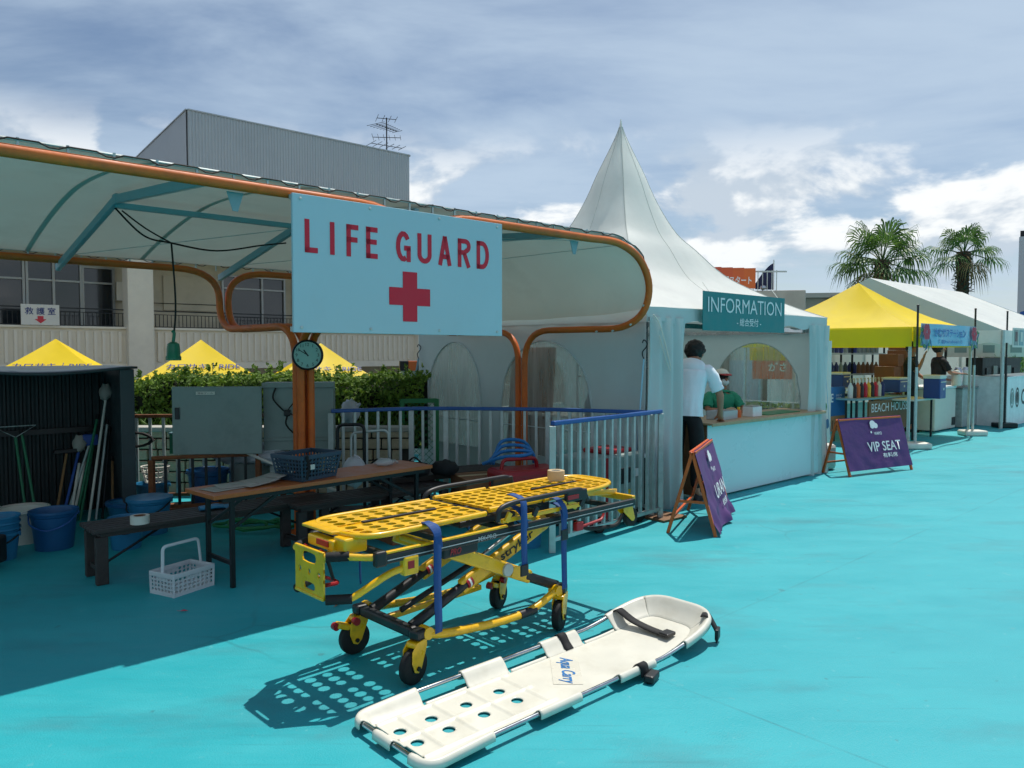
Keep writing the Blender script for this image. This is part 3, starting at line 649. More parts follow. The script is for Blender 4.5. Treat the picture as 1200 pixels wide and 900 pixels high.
# aerial
ap = wl(455, 36.5); an = T('tv_aerial', 'bare metal television aerial standing on the grey plant room', 'aerial', V(ap.x, ap.y, hz(183, 36.5)))
za = hz(142, 36.5) - hz(183, 36.5)
MB().cyl((0, 0, -.3), (0, 0, za), .03, 8).build('mast', 'dark_steel', an)
for z, ln, n, ang in ((za * .97, .9, 4, .3), (za * .72, 1.5, 9, 1.0), (za * .45, 1.3, 6, .1), (za * .22, 1.6, 6, .6)):
    m = MB(); d = V(math.cos(ang), math.sin(ang), 0); e = V(-d.y, d.x, 0)
    m.bar(d * -ln / 2 + V(0, 0, z), d * ln / 2 + V(0, 0, z), .025, .025)
    for i in range(n):
        c = d * (-ln / 2 + ln * i / max(1, n - 1)) + V(0, 0, z); w = .55 - .03 * i; m.bar(c - e * w, c + e * w, .018, .018)
    m.build('element_array', 'dark_steel', an)
# ------------------------------------------------------------------ yellow tents behind the hedge
def pyramid(name, label, c, half, ze, zk, zv, rz, material, group=None, sag=.06, cat='tent', zg=-1.3):
    t = T(name, label, cat, (c[0], c[1], zg), rz, group)
    ze -= zg; zk -= zg; zv -= zg
    cs = [V(half, half, ze), V(-half, half, ze), V(-half, -half, ze), V(half, -half, ze)]
    for k in range(4):
        a, b = cs[k], cs[(k + 1) % 4]; rows = []
        for i in range(9):
            u = i / 8; row = []
            for j in range(9):
                w = j / 8; e = a.lerp(b, w); p = V(0, 0, zk).lerp(e, u); p.z -= sag * math.sin(u * math.pi) * (1.0 + .6 * math.sin(w * math.pi)); row.append(p)
            rows.append(row)
        MB().grid(rows).build('roof_panel', material, t, smooth='all')
        rows = []
        for i in range(4):
            u = i / 3; row = []
            for j in range(17):
                w = j / 16; p = a.lerp(b, w); n = V(p.x, p.y, 0).normalized() ; p.z = ze + (zv - ze) * u; p += V((a + b).x / 2, (a + b).y / 2, 0).normalized() * (.012 + .012 * u * math.sin(j * 1.9 + k)); row.append(p)
            rows.append(row)
        MB().grid(rows).build('valance', material, t, smooth='all')
        MB().box((a.x * .97, a.y * .97, ze / 2), (.04, .04, ze)).build('leg', 'galvanised', t)
        MB().bar(V(0, 0, zk - .34), a * .99 + V(0, 0, -.22), .025, .025).build('roof_pole', 'galvanised', t)
    return t
for i, (px, py, Y, lab) in enumerate(((66, 397, 16.5, 'yellow pop-up tent peeking above the dark tool shed'), (236, 398, 16.8, 'yellow pop-up tent rising behind the hedge beside the hanging lamp'), (376, 402, 17.4, 'yellow pop-up tent behind the hedge and the clock post'))):
    zk = hz(py, Y); t = pyramid('yellow_tent', lab, ((px - 600) / FPX * Y, Y), 1.5, zk - 1.02, zk, zk - 1.3, R(20), 'tent_yellow', 'yellow tents behind the hedge')
    nn = V(0, -1.5, -1.02).normalized(); up = V(0, 1.5, 1.02).normalized()
    text('lettering', 'カワサキ｜RIDE', 'navy_print', t, frame((0.08, -.78, (zk - .575) + 1.3), (1, 0, 0), up), w=1.45, h=.22, bold=.015)
# ------------------------------------------------------------------ block wall and hedge
wy = 8.25; bw = T('block_wall', 'low grey block wall below the hedge at the back of the deck', 'wall', (-3.2, wy, 0))
X0, X1 = -2.6, 2.1; ZT = .68
MB().box(((X0 + X1) / 2, .08, ZT / 2 - .01), (X1 - X0, .14, ZT - .02)).build('mortar_core', 'mortar', bw)
protos = [MB().box((0, 0, 0), (w, .05, .105)).build('block', 'brick_block', bw, bevel=.006, seg=1) for w in (.185, .19, .09)]
usedp = [False] * 3
rowz = 0; z = .062
rnd = random.Random(3)
while z < ZT:
    x = X0 + (0 if rowz % 2 else -.1)
    while x < X1:
        k = rnd.choice((0, 0, 1, 2)); w = (.185, .19, .09)[k]
        xm = x + w / 2
        if X0 <= x and x + w <= X1:
            o = protos[k] if not usedp[k] else protos[k].copy()
            if usedp[k]: COL.objects.link(o); o.parent = bw
            usedp[k] = True; o.location = (xm, .0 + rnd.uniform(-.006, .004), z)
        x += w + .016
    z += .121; rowz += 1
MB().box(((X0 + X1) / 2, .08, ZT + .025), (X1 - X0 + .04, .24, .05)).build('coping', 'concrete', bw, bevel=.008)
def leaf_cloud(n, fn, size, seed=1, asp=.55, up=.3):
    rnd = random.Random(seed); vs = []; fs = []
    for i in range(n):
        c, nrm = fn(rnd); s_ = size * rnd.uniform(.6, 1.35)
        a = Vector((rnd.gauss(0, 1), rnd.gauss(0, 1), rnd.gauss(0, 1) + up)).normalized()
        n_ = (nrm + Vector((rnd.gauss(0, .7), rnd.gauss(0, .7), rnd.gauss(0, .7)))).normalized(); a = (a - n_ * a.dot(n_)); 
        if a.length < .01: continue
        a.normalize(); b = n_.cross(a); o = len(vs)
        vs += [c - a * s_, c + b * s_ * asp + n_ * s_ * .15, c + a * s_, c - b * s_ * asp + n_ * s_ * .15]; fs.append((o, o + 1, o + 2, o + 3))
    m = MB(); m.v = [tuple(v) for v in vs]; m.f = fs; return m
hg = T('clipped_hedge', 'dense green hedge along the top of the block wall', 'hedge', (-3.2, 9.3, 0))
def hedge_top(x): return 1.19 + .07 * noise.noise(V(x * 1.3, 3, 0)) + .06 * noise.noise(V(x * 4, 7, 0)) + .04 * noise.noise(V(x * 9, 2, 0)) - (.06 if x < -1.2 else 0) + (.05 if x > -1 else 0)
def hf(r):
    x = r.uniform(-2.9, 2.16); t = hedge_top(x); k = r.random()
    if k < .62:
        z = r.uniform(.45, t); y = -.45 + .1 * noise.noise(V(x * 2.5, z * 2.5, 1)) + .07 * noise.noise(V(x * 7, z * 7, 4)) + abs(r.gauss(0, .05)); nr = V(0, -1, .5)
        if z > t - .15: y += (z - t + .15) * 1.0
    else:
        y = r.uniform(-.4, .45); z = t + r.gauss(0, .035) - abs(r.gauss(0, .02)) * 2; nr = V(0, -.3, 1)
    return V(x, y, z), nr
leaf_cloud(17000, hf, .030, 5).build('foliage', 'hedge_leaf', hg)
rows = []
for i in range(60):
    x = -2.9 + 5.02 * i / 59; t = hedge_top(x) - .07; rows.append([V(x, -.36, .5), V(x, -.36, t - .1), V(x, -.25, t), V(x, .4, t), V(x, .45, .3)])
MB().grid(rows).build('dark_core', 'hedge_core', hg)  # dark core added behind the leaves to make the hedge opaque
def sf(r):
    k = r.randrange(70); x = -2.85 + 5.0 * (k * .618 % 1); h_ = r.random(); return V(x + r.gauss(0, .012) + .05 * h_ * math.sin(k), -.3 + .6 * (k * .37 % 1) + r.gauss(0, .012), hedge_top(x) - .04 + h_ * (.08 + .14 * (k * .71 % 1))), V(0, -.5, .6)
leaf_cloud(1400, sf, .028, 15).build('young_shoots', 'hedge_leaf', hg)
def gf(r):
    x = r.uniform(-1.35, 2.1); return V(x, r.uniform(-.80, -.42), .55 + r.random() ** 1.6 * .32), V(0, -1, .2)
leaf_cloud(1600, gf, .05, 9, .16, 2.2).build('tall_grass', 'grass_leaf', hg)
# ================================================================== information tent
F0 = V(1.277, 7.24, 0); TS = 3.7
it = T('pagoda_tent', 'white pagoda tent with a tall pointed roof behind the information counter', 'tent', F0, TH)
ZE, ZP = 1.98, 4.42
prof = [(1.0, ZE), (.80, 2.16), (.585, 2.41), (.484, 2.59), (.385, 2.84), (.292, 3.06), (.203, 3.42), (.131, 3.80), (.061, 4.13), (.025, 4.31), (.008, ZP)]
pz = spline([V(a, 0, b) for a, b in prof], 4)
ctr = V(TS / 2, TS / 2, 0)
for k in range(4):
    rows = []
    for p in pz:
        f = p.x; row = []
        for j in range(15):
            w = -1 + 2 * j / 14; a = R(90 * k) ; 
            x, y = 1.0, w                       # square
            an = math.atan2(y, x); rd = 1.22; cx_, cy_ = rd * math.cos(w * math.pi / 4), rd * math.sin(w * math.pi / 4)
            b = min(1, max(0, (p.z - 2.2) / 1.4)) * .8
            X = (x * (1 - b) + cx_ * b) * f * TS / 2 * 1.01; Y = (y * (1 - b) + cy_ * b) * f * TS / 2 * 1.01
            z = p.z - .05 * (1 - abs(w)) * math.sin(min(1, f) * math.pi) + .008 * math.sin(w * 22 + f * 9) * f
            row.append(ctr + V(X * math.cos(a) - Y * math.sin(a), X * math.sin(a) + Y * math.cos(a), z))
        rows.append(row)
    MB().grid(rows).build('roof_panel', 'tent_white', it, smooth='all')
    for jj in (0, 7): MB().tube([r_[jj] + V(0, 0, .002) for r_ in rows], .006 if jj == 0 else .003, 5).build('roof_seam', 'tent_seam', it, smooth=True)
MB().lathe([(.035, -.16), (.024, -.05), (.012, .06), (.004, .1)], 12, c=ctr + V(0, 0, ZP)).build('roof_cap', 'tent_white', it, smooth=True)
# valance under the eave
for k in range(4):
    a = R(90 * k); rows = []
    for i in range(4):
        row = []
        for j in range(41):
            w = -1 + 2 * j / 40; X = TS / 2 + .015 + .01 * (i / 3) * math.sin(j * 1.3 + k); Y = w * TS / 2 * 1.008
            z = ZE + .015 * (1 - abs(w)) - .05 * i + (.02 * math.sin(j * .9) * (i / 3) if k == 3 else 0)
            row.append(ctr + V(X * math.cos(a) - Y * math.sin(a), X * math.sin(a) + Y * math.cos(a), z))
        rows.append(row)
    MB().grid(rows).build('valance', 'tent_wall', it, smooth='all')
# frame
for x, y in ((.05, .05), (TS - .05, .05), (.05, TS - .05), (TS - .05, TS - .05)):
    MB().cyl((x, y, 0), (x, y, ZE), .03, 10).build('leg', 'aluminium', it, smooth=True)
for a, b in (((.05, .05), (TS - .05, .05)), ((TS - .05, .05), (TS - .05, TS - .05)), ((TS - .05, TS - .05), (.05, TS - .05)), ((.05, TS - .05), (.05, .05))):
    MB().bar((*a, ZE - .17), (*b, ZE - .17), .04, .05).build('eave_beam', 'aluminium', it)
def wall(origin, right, length, h, wins, name='side_wall', wave=.018, seed=0):
    """sheet wall with arched vinyl windows: wins = (x0, x1, z0, zspring, rise)"""
    r = Vector(right).normalized(); nrm = r.cross(V(0, 0, 1)); o = Vector(origin)
    def P(x, z):
        w = wave * (math.sin(x * 5.1 + seed) * .6 + math.sin(x * 13.3 + seed * 2 + z * .6) * .4) * (.35 + .65 * (1 - z / h)); return o + r * x + nrm * w + V(0, 0, z)
    xs = sorted(set([length * i / 64 for i in range(65)] + [q for w in wins for q in w[:2]])); m = MB()
    def top(x):
        for x0, x1, z0, zs, ri in wins:
            if x0 - 1e-6 <= x <= x1 + 1e-6:
                t = (x - (x0 + x1) / 2) / ((x1 - x0) / 2); return z0, zs + ri * math.sqrt(max(0, 1 - t * t))
        return None
    for a, b in zip(xs, xs[1:]):
        mid = top((a + b) / 2)
        if mid:
            ta, tb = top(a) or mid, top(b) or mid
            for k in range(3): m.add([P(a, ta[0] * k / 3), P(b, tb[0] * k / 3), P(b, tb[0] * (k + 1) / 3), P(a, ta[0] * (k + 1) / 3)], [(0, 1, 2, 3)])
            m.add([P(a, ta[1]), P(b, tb[1]), P(b, h), P(a, h)], [(0, 1, 2, 3)])
        else:
            for k in range(6): m.add([P(a, h * k / 6), P(b, h * k / 6), P(b, h * (k + 1) / 6), P(a, h * (k + 1) / 6)], [(0, 1, 2, 3)])
    me = m.build(name, 'tent_wall', it, smooth='all')
    for x0, x1, z0, zs, ri in wins:
        pane = MB(); q = [x0 + (x1 - x0) * i / 24 for i in range(25)]
        tp = [zs + ri * math.sqrt(max(0, 1 - ((x - (x0 + x1) / 2) / ((x1 - x0) / 2)) ** 2)) for x in q]
        pane.grid([[P(x, z0) - nrm * .004 for x in q], [P(x, z0 + (t - z0) * .5) - nrm * .004 for x, t in zip(q, tp)], [P(x, t) - nrm * .004 for x, t in zip(q, tp)]]).build('window_pane', 'vinyl', me, smooth='all')
        hem = [P(x, t) + nrm * .006 for x, t in zip(q, tp)]; hem = [P(x0, z0) + nrm * .006] + hem + [P(x1, z0) + nrm * .006]
        MB().tube(hem, .011, 5, closed=True).build('window_hem', 'tent_wall', me)
        mm = MB()
        return_ = None
        for z in (z0 + .32, ): mm.tube([P(x, z) + nrm * .004 for x in q], .006, 5)
        mm.build('window_bar', 'tent_wall', me)
# left wall (towards the canopy), back wall and right wall
wall((0, TS, 0), (0, -1, 0), TS, ZE - .1, [(.22, 1.28, .40, .95, .72), (1.62, 3.02, .40, .95, .72)], seed=1)
wall((TS, TS, 0), (-1, 0, 0), TS, ZE - .1, [(.9, 2.6, .75, 1.0, .6)], seed=4)
wall((TS, 0, 0), (0, 1, 0), TS, ZE - .1, [(.32, 1.62, .55, .95, .72)], seed=2)
# gathered curtains at the front corners
def curtain(x0, x1, amp, folds, seed):
    rows = []
    for i in range(13):
        z = (ZE - .1) * i / 12; row = []
        for j in range(61):
            t = j / 60; x = x0 + (x1 - x0) * t; sq = 1 - .10 * math.sin(z / ZE * math.pi) * (t - .3)
            y = -.03 + amp * (math.sin(t * folds * 2 * math.pi + seed + .3 * math.sin(z * 2)) * (.5 + .5 * (1 - z / ZE)) ) + .015 * math.sin(t * 23 + z * 3 + seed); row.append(V(x0 + (x - x0) * sq, y, z))
        rows.append(row)
    MB().grid(rows).build('front_curtain', 'tent_wall', it, smooth='all')
curtain(.0, .62, .035, 3.2, 0); curtain(3.24, 3.7, .03, 2.6, 1)
MB().tube(spline([(.02, -.07, 1.9), (.12, -.08, 1.78), (.27, -.085, 1.42), (.24, -.085, 1.40), (.1, -.08, 1.7)], 6), .006, 5).build('tie_cord', 'off_white', it)
# tie-down straps with hooks on both corners of the left side
def strap(label, p, q):
    t = T('tie_down_strap', label, 'strap', p)
    d = Vector(q) - Vector(p)
    MB().bar((0, 0, .12), d - V(0, 0, .18), .03, .004, (1, -.6, 0)).build('webbing', 'light_strap', t)
    MB().tube(spline([d - V(0, 0, .18), d - V(.015, 0, .12), d + V(.02, 0, -.07), d + V(.03, 0, -.03), d + V(0, 0, 0), d + V(-.015, 0, -.03)], 5), .006, 6).build('hook', 'dark_steel', t)
    MB().box((0, 0, .09), (.05, .02, .09)).build('ratchet', 'aluminium', t, bevel=.004)
    MB().tube([(0, 0, 0), (0, 0, .06)], .007, 6).build('anchor_eye', 'dark_steel', t)
def wt(x, y, z=0, o=F0): return o + V(x * AX - y * AY, x * AY + y * AX, z)
strap('pale blue tie-down strap with a black hook at the curtained tent corner', wt(-.25, -.05, .0), wt(-.06, -.02, 1.66))
strap('pale blue tie-down strap at the rear tent corner beside the green gate', wt(-.3, 3.72, .0), wt(-.05, 3.64, 1.64))
# ------------------------------------------------------------------ counter
co = T('reception_counter', 'pale blue-white reception counter with wooden top under the tent', 'counter', wt(1.0, -.04), TH)
MB().box((1.25, .01, .40), (2.5, .012, .76)).build('front_panel', 'counter_panel', co, bevel=.003)
MB().box((.006, .26, .40), (.012, .5, .76)).build('end_panel', 'plywood', co)
MB().box((1.25, .25, .795), (2.56, .62, .022)).build('counter_top', 'counter_wood', co, bevel=.004)
MB().box((1.25, -.068, .79), (2.56, .012, .034)).build('edge_trim', 'counter_wood', co, bevel=.003)
MB().box((1.25, .22, .42), (2.4, .4, .02)).build('shelf', 'plywood', co)
sg2 = T('information_banner', 'teal banner with INFORMATION in white above the reception counter', 'banner', wt(1.63, -.10, 1.765), TH)
MB().box((0, .006, .2), (1.66, .008, .40)).build('sheet', 'teal_banner', sg2)
text('lettering', 'INFORMATION', 'white_print', sg2, frame((0, -.001, .268), (1, 0, 0), (0, 0, 1)), w=1.5, h=.155)
text('lettering', '- 総合受付 -', 'white_print', sg2, frame((0.05, -.001, .1), (1, 0, 0), (0, 0, 1)), w=.5, h=.085, bold=.01)
for x in (-.7, .7): MB().bar((x, .02, .4), (x, .1, .5), .012, .003).build('tie', 'off_white', sg2)
# things on the counter
tr = T('clear_tray', 'clear plastic tray with small items on the counter near the staff member', 'tray', wt(1.55, .14, .806), TH + .1)
MB().box((0, 0, .004), (.34, .2, .006)).build('bottom', 'clear_plastic', tr)
for x, y, a, b in ((0, .1, .34, .006), (0, -.1, .34, .006), (.17, 0, .006, .2), (-.17, 0, .006, .2)): MB().box((x, y, .05), (a, b, .09)).build('side', 'clear_plastic', tr)
ob = T('orange_bottle', 'small orange capped bottle standing between tray and white box', 'bottle', wt(1.86, .12, .806), TH)
MB().lathe([(.0, 0), (.03, 0), (.032, .06), (.02, .085), (.012, .09)], 14, cap=False).build('bottle_body', 'banner_orange', ob, smooth=True)
MB().lathe([(.015, .088), (.018, .09), (.018, .115), (0, .118)], 14, cap=False).build('cap', 'yellow_paint', ob, smooth=True)
wb = T('paper_box', 'small white open box of leaflets on the counter', 'box', wt(2.12, .1, .806), TH)
MB().box((0, 0, .055), (.2, .13, .11)).build('box_body', 'white_print', wb, bevel=.003)
MB().box((0, 0, .117), (.17, .1, .012)).build('leaflet_stack', 'paper', wb)
bs = T('wicker_bowl', 'small brown bowl behind the orange bottle on the counter', 'bowl', wt(2.0, .3, .806), TH)
MB().lathe([(0, .004), (.05, 0), (.085, .06), (.08, .064), (.046, .012), (0, .012)], 16, cap=False).build('bowl_body', 'plywood', bs, smooth=True)
MB().lathe([(0, .10), (.05, .085), (.075, .055)], 12, cap=False).build('contents', 'counter_wood', bs, smooth=True)
gm = T('green_mat', 'flat bright green mat lying on the counter', 'mat', wt(2.75, .16, .8065), TH)
MB().prism(rounded(.8, .26, .02), .008).build('mat_sheet', 'green_fence', gm)
# inside: plywood board, tube rack, bottle
pb = T('plywood_board', 'tall brown plywood boards leaning inside the tent behind the arched window', 'board', wt(.45, 1.95, 0), TH)
MB().box((0, 0, .8), (.03, .5, 1.6), rot=Matrix.Rotation(R(4), 3, 'Y')).build('panel', 'plywood', pb)
MB().box((.05, .42, .74), (.03, .24, 1.48), rot=Matrix.Rotation(R(5), 3, 'Y')).build('panel', 'plywood', pb)
rk = T('tube_rack', 'grey metal tube rack seen through the arched tent window', 'rack', wt(.4, .95, 0), TH)
for y in (-.27, .3): MB().cyl((0, y, 0), (0, y, 1.72), .014, 8).build('upright', 'galvanised', rk)
MB().tube([(0, -.27, 1.25), (0, .3, 1.28)], .012, 6).build('cross_bar', 'galvanised', rk); MB().tube([(0, -.27, .45), (0, .3, .45)], .012, 6).build('cross_bar', 'galvanised', rk)
rk2 = T('tube_stand', 'single grey tube stand seen through the rear arched tent window', 'stand', wt(.35, 2.75, 0), TH)
MB().cyl((0, 0, 0), (0, 0, 1.6), .014, 8).build('upright', 'galvanised', rk2); MB().box((0, .06, 1.2), (.02, .14, .02)).build('clamp', 'dark_steel', rk2); MB().lathe([(.16, 0), (.16, .02), (.03, .04)], 16).build('foot', 'galvanised', rk2)
bt = T('water_bottle', 'clear blue capped bottle on the shelf behind the arched tent window', 'bottle', wt(.42, 1.1, .84), TH)
MB().lathe([(0, 0), (.045, 0), (.047, .15), (.02, .2), (.018, .22)], 14, cap=False).build('bottle_body', 'navy_basket', bt, smooth=True); MB().lathe([(.02, .22), (.02, .24), (0, .245)], 12, cap=False).build('cap', 'blue_print', bt)
sh = T('storage_shelf', 'low shelf with boxes inside the tent under the arched windows', 'shelf', wt(.5, 1.6, 0), TH)
for z in (.3, .82): MB().box((0, 0, z), (.4, 2.6, .025)).build('shelf_board', 'off_white', sh)
for y in (-1.25, 1.25):
    for x in (-.18, .18): MB().box((x, y, .42), (.03, .03, .84)).build('upright', 'galvanised', sh)
# ------------------------------------------------------------------ people
def body(name, label, J, rad, clothes, loc, rz, hair=None, extra=None):
    """J: joint positions (local); rad: radii; one skinned continuous body, clothes as skinned children"""
    def skin(nm, chains, scale, material, parent, sub=2):
        vs = []; idx = {}; es = []
        for ch in chains:
            for a, b in zip(ch, ch[1:]):
                for q in (a, b):
                    if q not in idx: idx[q] = len(vs); vs.append(J[q])
                es.append((idx[a], idx[b]))
        me = bpy.data.meshes.new(nm); me.from_pydata(vs, es, []); o = bpy.data.objects.new(nm, me); COL.objects.link(o)
        md = o.modifiers.new('k', 'SKIN'); md.use_smooth_shade = True; md.branch_smoothing = .35
        sv = me.skin_vertices
        if not sv:
            bm = bmesh.new(); bm.from_mesh(me); bm.verts.layers.skin.verify(); bm.to_mesh(me); bm.free(); sv = me.skin_vertices
        for q, i in idx.items():
            r = rad[q]; r = (r, r) if not isinstance(r, tuple) else r
            sv[0].data[i].radius = (r[0] * scale[0] + scale[1], r[1] * scale[0] + scale[1]); sv[0].data[i].use_root = (i == 0)
        s_ = o.modifiers.new('u', 'SUBSURF'); s_.levels = sub; s_.render_levels = sub
        me.materials.append(M[material]); o.parent = parent; return o
    t = T(name, label, 'person', loc, rz)
    chains = [('pelvis', 'belly', 'chest', 'neck', 'jaw', 'skull', 'crown')]
    for s_ in 'lr':
        chains += [('chest', 'sh' + s_, 'el' + s_, 'wr' + s_, 'pa' + s_), ('pelvis', 'hp' + s_, 'kn' + s_, 'an' + s_, 'to' + s_)]
    J0 = dict(J)
    for s_ in 'lr':      # five fingers
        w, p = Vector(J['wr' + s_]), Vector(J['pa' + s_]); d = (p - w).normalized(); side = d.cross(V(0, 0, 1)) if abs(d.z) < .9 else V(0, 1, 0) ; side.normalize(); cur = V(0, 0, -1) if abs(d.z) < .8 else V(.5, 0, -.3)
        for k, (o_, ln) in enumerate(((-.03, .055), (-.01, .07), (.012, .068), (.032, .05))):
            J[f'f{k}a{s_}'] = tuple(p + side * o_ + d * .03); J[f'f{k}b{s_}'] = tuple(p + side * o_ * 1.2 + d * (.03 + ln * .6) + cur * .012); J[f'f{k}c{s_}'] = tuple(p + side * o_ * 1.2 + d * (.03 + ln) + cur * .035)
            for q in 'abc': rad[f'f{k}{q}{s_}'] = .009
            chains.append(('pa' + s_, f'f{k}a{s_}', f'f{k}b{s_}', f'f{k}c{s_}'))
        J[f'f4a{s_}'] = tuple(w.lerp(p, .4) - side * .045); J[f'f4b{s_}'] = tuple(w.lerp(p, .9) - side * .06); 
        for q in 'ab': rad[f'f4{q}{s_}'] = .011
        chains.append(('wr' + s_, f'f4a{s_}', f'f4b{s_}'))
    hid = {q: rad[q] for q in ('pelvis', 'belly', 'chest', 'shl', 'shr', 'hpl', 'hpr', 'knl', 'knr')}
    for q in hid: rad[q] = tuple(v * .74 for v in hid[q]) if isinstance(hid[q], tuple) else hid[q] * .74
    skin('body', chains, (1, 0), 'skin', t)
    rad.update(hid)
    for nm, ch, sc, m_ in clothes: skin(nm, ch, sc, m_, t)
    # face and hair
    hc = Vector(J['skull']); fw = Vector(J.get('_face', (1, 0, 0))).normalized(); upv = (Vector(J['crown']) - Vector(J['jaw'])).normalized(); sd_ = upv.cross(fw).normalized(); fw = sd_.cross(upv)
    Rm = Matrix((fw, sd_, upv)).transposed()
    def ell(c, r, n=14, k=9, zlo=-1, zhi=1):
        rows = []
        for i in range(k):
            a = math.asin(zlo) + (math.asin(zhi) - math.asin(zlo)) * i / (k - 1); rows.append([hc + Rm @ (Vector(c) + V(r[0] * math.cos(a) * math.cos(2 * math.pi * j / n), r[1] * math.cos(a) * math.sin(2 * math.pi * j / n), r[2] * math.sin(a))) for j in range(n)])
        return rows
    m = MB(); m.grid(ell((.105, 0, -.02), (.022, .014, .025), 8, 5), True); m.build('nose', 'skin', t, smooth='all')
    for s_ in (-1, 1):
        MB().grid(ell((.09, s_ * .033, .02), (.012, .014, .008), 8, 5), True).build('eye', 'black_print', t, smooth='all')
        MB().grid(ell((0, s_ * .082, -.01), (.022, .012, .032), 8, 6), True).build('ear', 'skin', t, smooth='all')
    MB().grid(ell((.092, 0, -.062), (.01, .024, .006), 8, 5), True).build('mouth', 'red_plastic' if False else 'skin', t, smooth='all')
    if hair == 'short':
        rows = ell((-.02, 0, .03), (.116, .104, .112), 44, 22, -.86, 1)
        for i, r_ in enumerate(rows):
            for j, p in enumerate(r_):
                lp_ = Rm.transposed() @ (p - hc)
                k = 1 + .10 * noise.noise(lp_ * 30) + .12 * noise.noise(V(lp_.x * 85, lp_.y * 85, lp_.z * 30))
                if lp_.x > .02 and lp_.z < .045: lp_.x = .02
                r_[j] = hc + Rm @ (lp_ * k)
        MB().grid(rows, True).build('hair', 'hair', t, smooth='all')
    if hair == 'cap':
        MB().grid(ell((-.02, 0, .0), (.1, .09, .1), 18, 8, -.6, .5), True).build('hair', 'hair', t, smooth='all')
        MB().grid(ell((0, 0, .045), (.108, .1, .085), 18, 8, 0, 1), True).build('cap', 'off_white', t, smooth='all')
        rows = [[hc + Rm @ V(.07 + .1 * i / 4, w * (.085 - .006 * i * i / 2), .055 - .008 * i) for w in (-1, -.5, 0, .5, 1)] for i in range(5)]
        MB().grid(rows).build('cap_brim', 'cap_red', t, solid=.006)
        MB().grid(ell((.0, 0, .048), (.111, .103, .03), 18, 4, -.2, .6), True).build('cap_band', 'cap_red', t, smooth='all')
        MB().grid(ell((.07, 0, -.05), (.045, .06, .045), 12, 7), True).build('face_mask', 'mask_white', t, smooth='all')
    return t
def joints(h=1.72, lean=0., turn=0.):
    k = h / 1.72
    J = {'pelvis': (0, 0, .93), 'belly': (0, 0, 1.08), 'chest': (0, 0, 1.32), 'neck': (.01, 0, 1.47), 'jaw': (.02, 0, 1.54), 'skull': (.015, 0, 1.62), 'crown': (.0, 0, 1.685)}
    for s, y in (('l', 1), ('r', -1)):
        J.update({'sh' + s: (0, .19 * y, 1.39), 'el' + s: (-.02, .25 * y, 1.12), 'wr' + s: (.05, .27 * y, .87), 'pa' + s: (.07, .265 * y, .80),
                  'hp' + s: (0, .095 * y, .88), 'kn' + s: (.015, .105 * y, .48), 'an' + s: (-.01, .11 * y, .08), 'to' + s: (.14, .13 * y, .035)})
    return {q: tuple(c * k for c in v) for q, v in J.items()}
RAD = {'pelvis': (.15, .105), 'belly': (.145, .1), 'chest': (.165, .11), 'neck': .055, 'jaw': .07, 'skull': (.082, .098), 'crown': .055}
for s in 'lr': RAD.update({'sh' + s: .062, 'el' + s: .042, 'wr' + s: .029, 'pa' + s: (.036, .02), 'hp' + s: .088, 'kn' + s: .058, 'an' + s: .04, 'to' + s: .035})
shirt_ = lambda m_: ('shirt', [('pelvis', 'belly', 'chest', 'neck2')] + [('chest', 'sh' + s, 'slv' + s) for s in 'lr'], (1.0, .026), m_)
trous = lambda m_: ('trousers', [('belly2', 'pelvis')] + [('pelvis', 'hp' + s, 'kn' + s, 'cuf' + s) for s in 'lr'], (1.0, .016), m_)
shoes = lambda m_: ('shoes', [('pelvis_d', 'an')], (1, .01), m_)
def shirt(t, J, m_):
    S_ = lambda q: Vector(J[q]); ctr_ = (S_('shl') + S_('shr')) / 2; m = MB()
    sec = [(S_('pelvis') + V(0, 0, -.06), .165, .128), (S_('pelvis').lerp(S_('belly'), .6), .160, .118), (S_('belly').lerp(S_('chest'), .5), .172, .124), (S_('chest'), .19, .130), (ctr_ + V(0, 0, -.005), .185, .108), (ctr_ + V(.0, 0, .035), .155, .092), (S_('neck2') + V(0, 0, .0), .095, .075), (S_('neck2').lerp(S_('neck'), .5), .068, .06)]
    rows = []; cs_ = spline([q[0] for q in sec], 5); rs_ = spline([V(q[1], q[2], 0) for q in sec], 5); nn_ = len(cs_)
    for i, (c, ab) in enumerate(zip(cs_, rs_)):
        tg = (cs_[min(i + 1, nn_ - 1)] - cs_[max(i - 1, 0)]).normalized(); fw = V(0, 1, 0).cross(tg).normalized(); row = []
        for k in range(40):
            e_ = V(0, 1, 0) * math.cos(k * math.pi / 20) * ab.x + fw * math.sin(k * math.pi / 20) * ab.y; f_ = 1 - i / nn_
            w_ = .05 * noise.noise(V(k * .55, i * .22 + k * .1, 3)) + .04 * noise.noise(V(math.cos(k * math.pi / 20) * 5 + i * .25, math.sin(k * math.pi / 20) * 5, i * .3)) + (.07 * math.sin(k * 1.9) * max(0, f_ - .75) * 2)
            row.append(c + e_ * (1 + w_ * (.5 + f_)))
        rows.append(row)
    m.grid(rows, True)
    for s in 'lr':
        sgn = 1 if s == 'l' else -1; a, b = S_('sh' + s), S_('slv' + s)
        m.tube(spline([a + V(0, -sgn * .09, -.015), a + V(0, -sgn * .02, .0), a.lerp(b, .35) + V(0, sgn * .004, 0), a.lerp(b, .7), b], 3), [.05 + .016 * min(1, q / 5) + .004 * math.sin(q * 2.3) for q in range(13)], 14)
    m.build('shirt', m_, t, smooth='all')
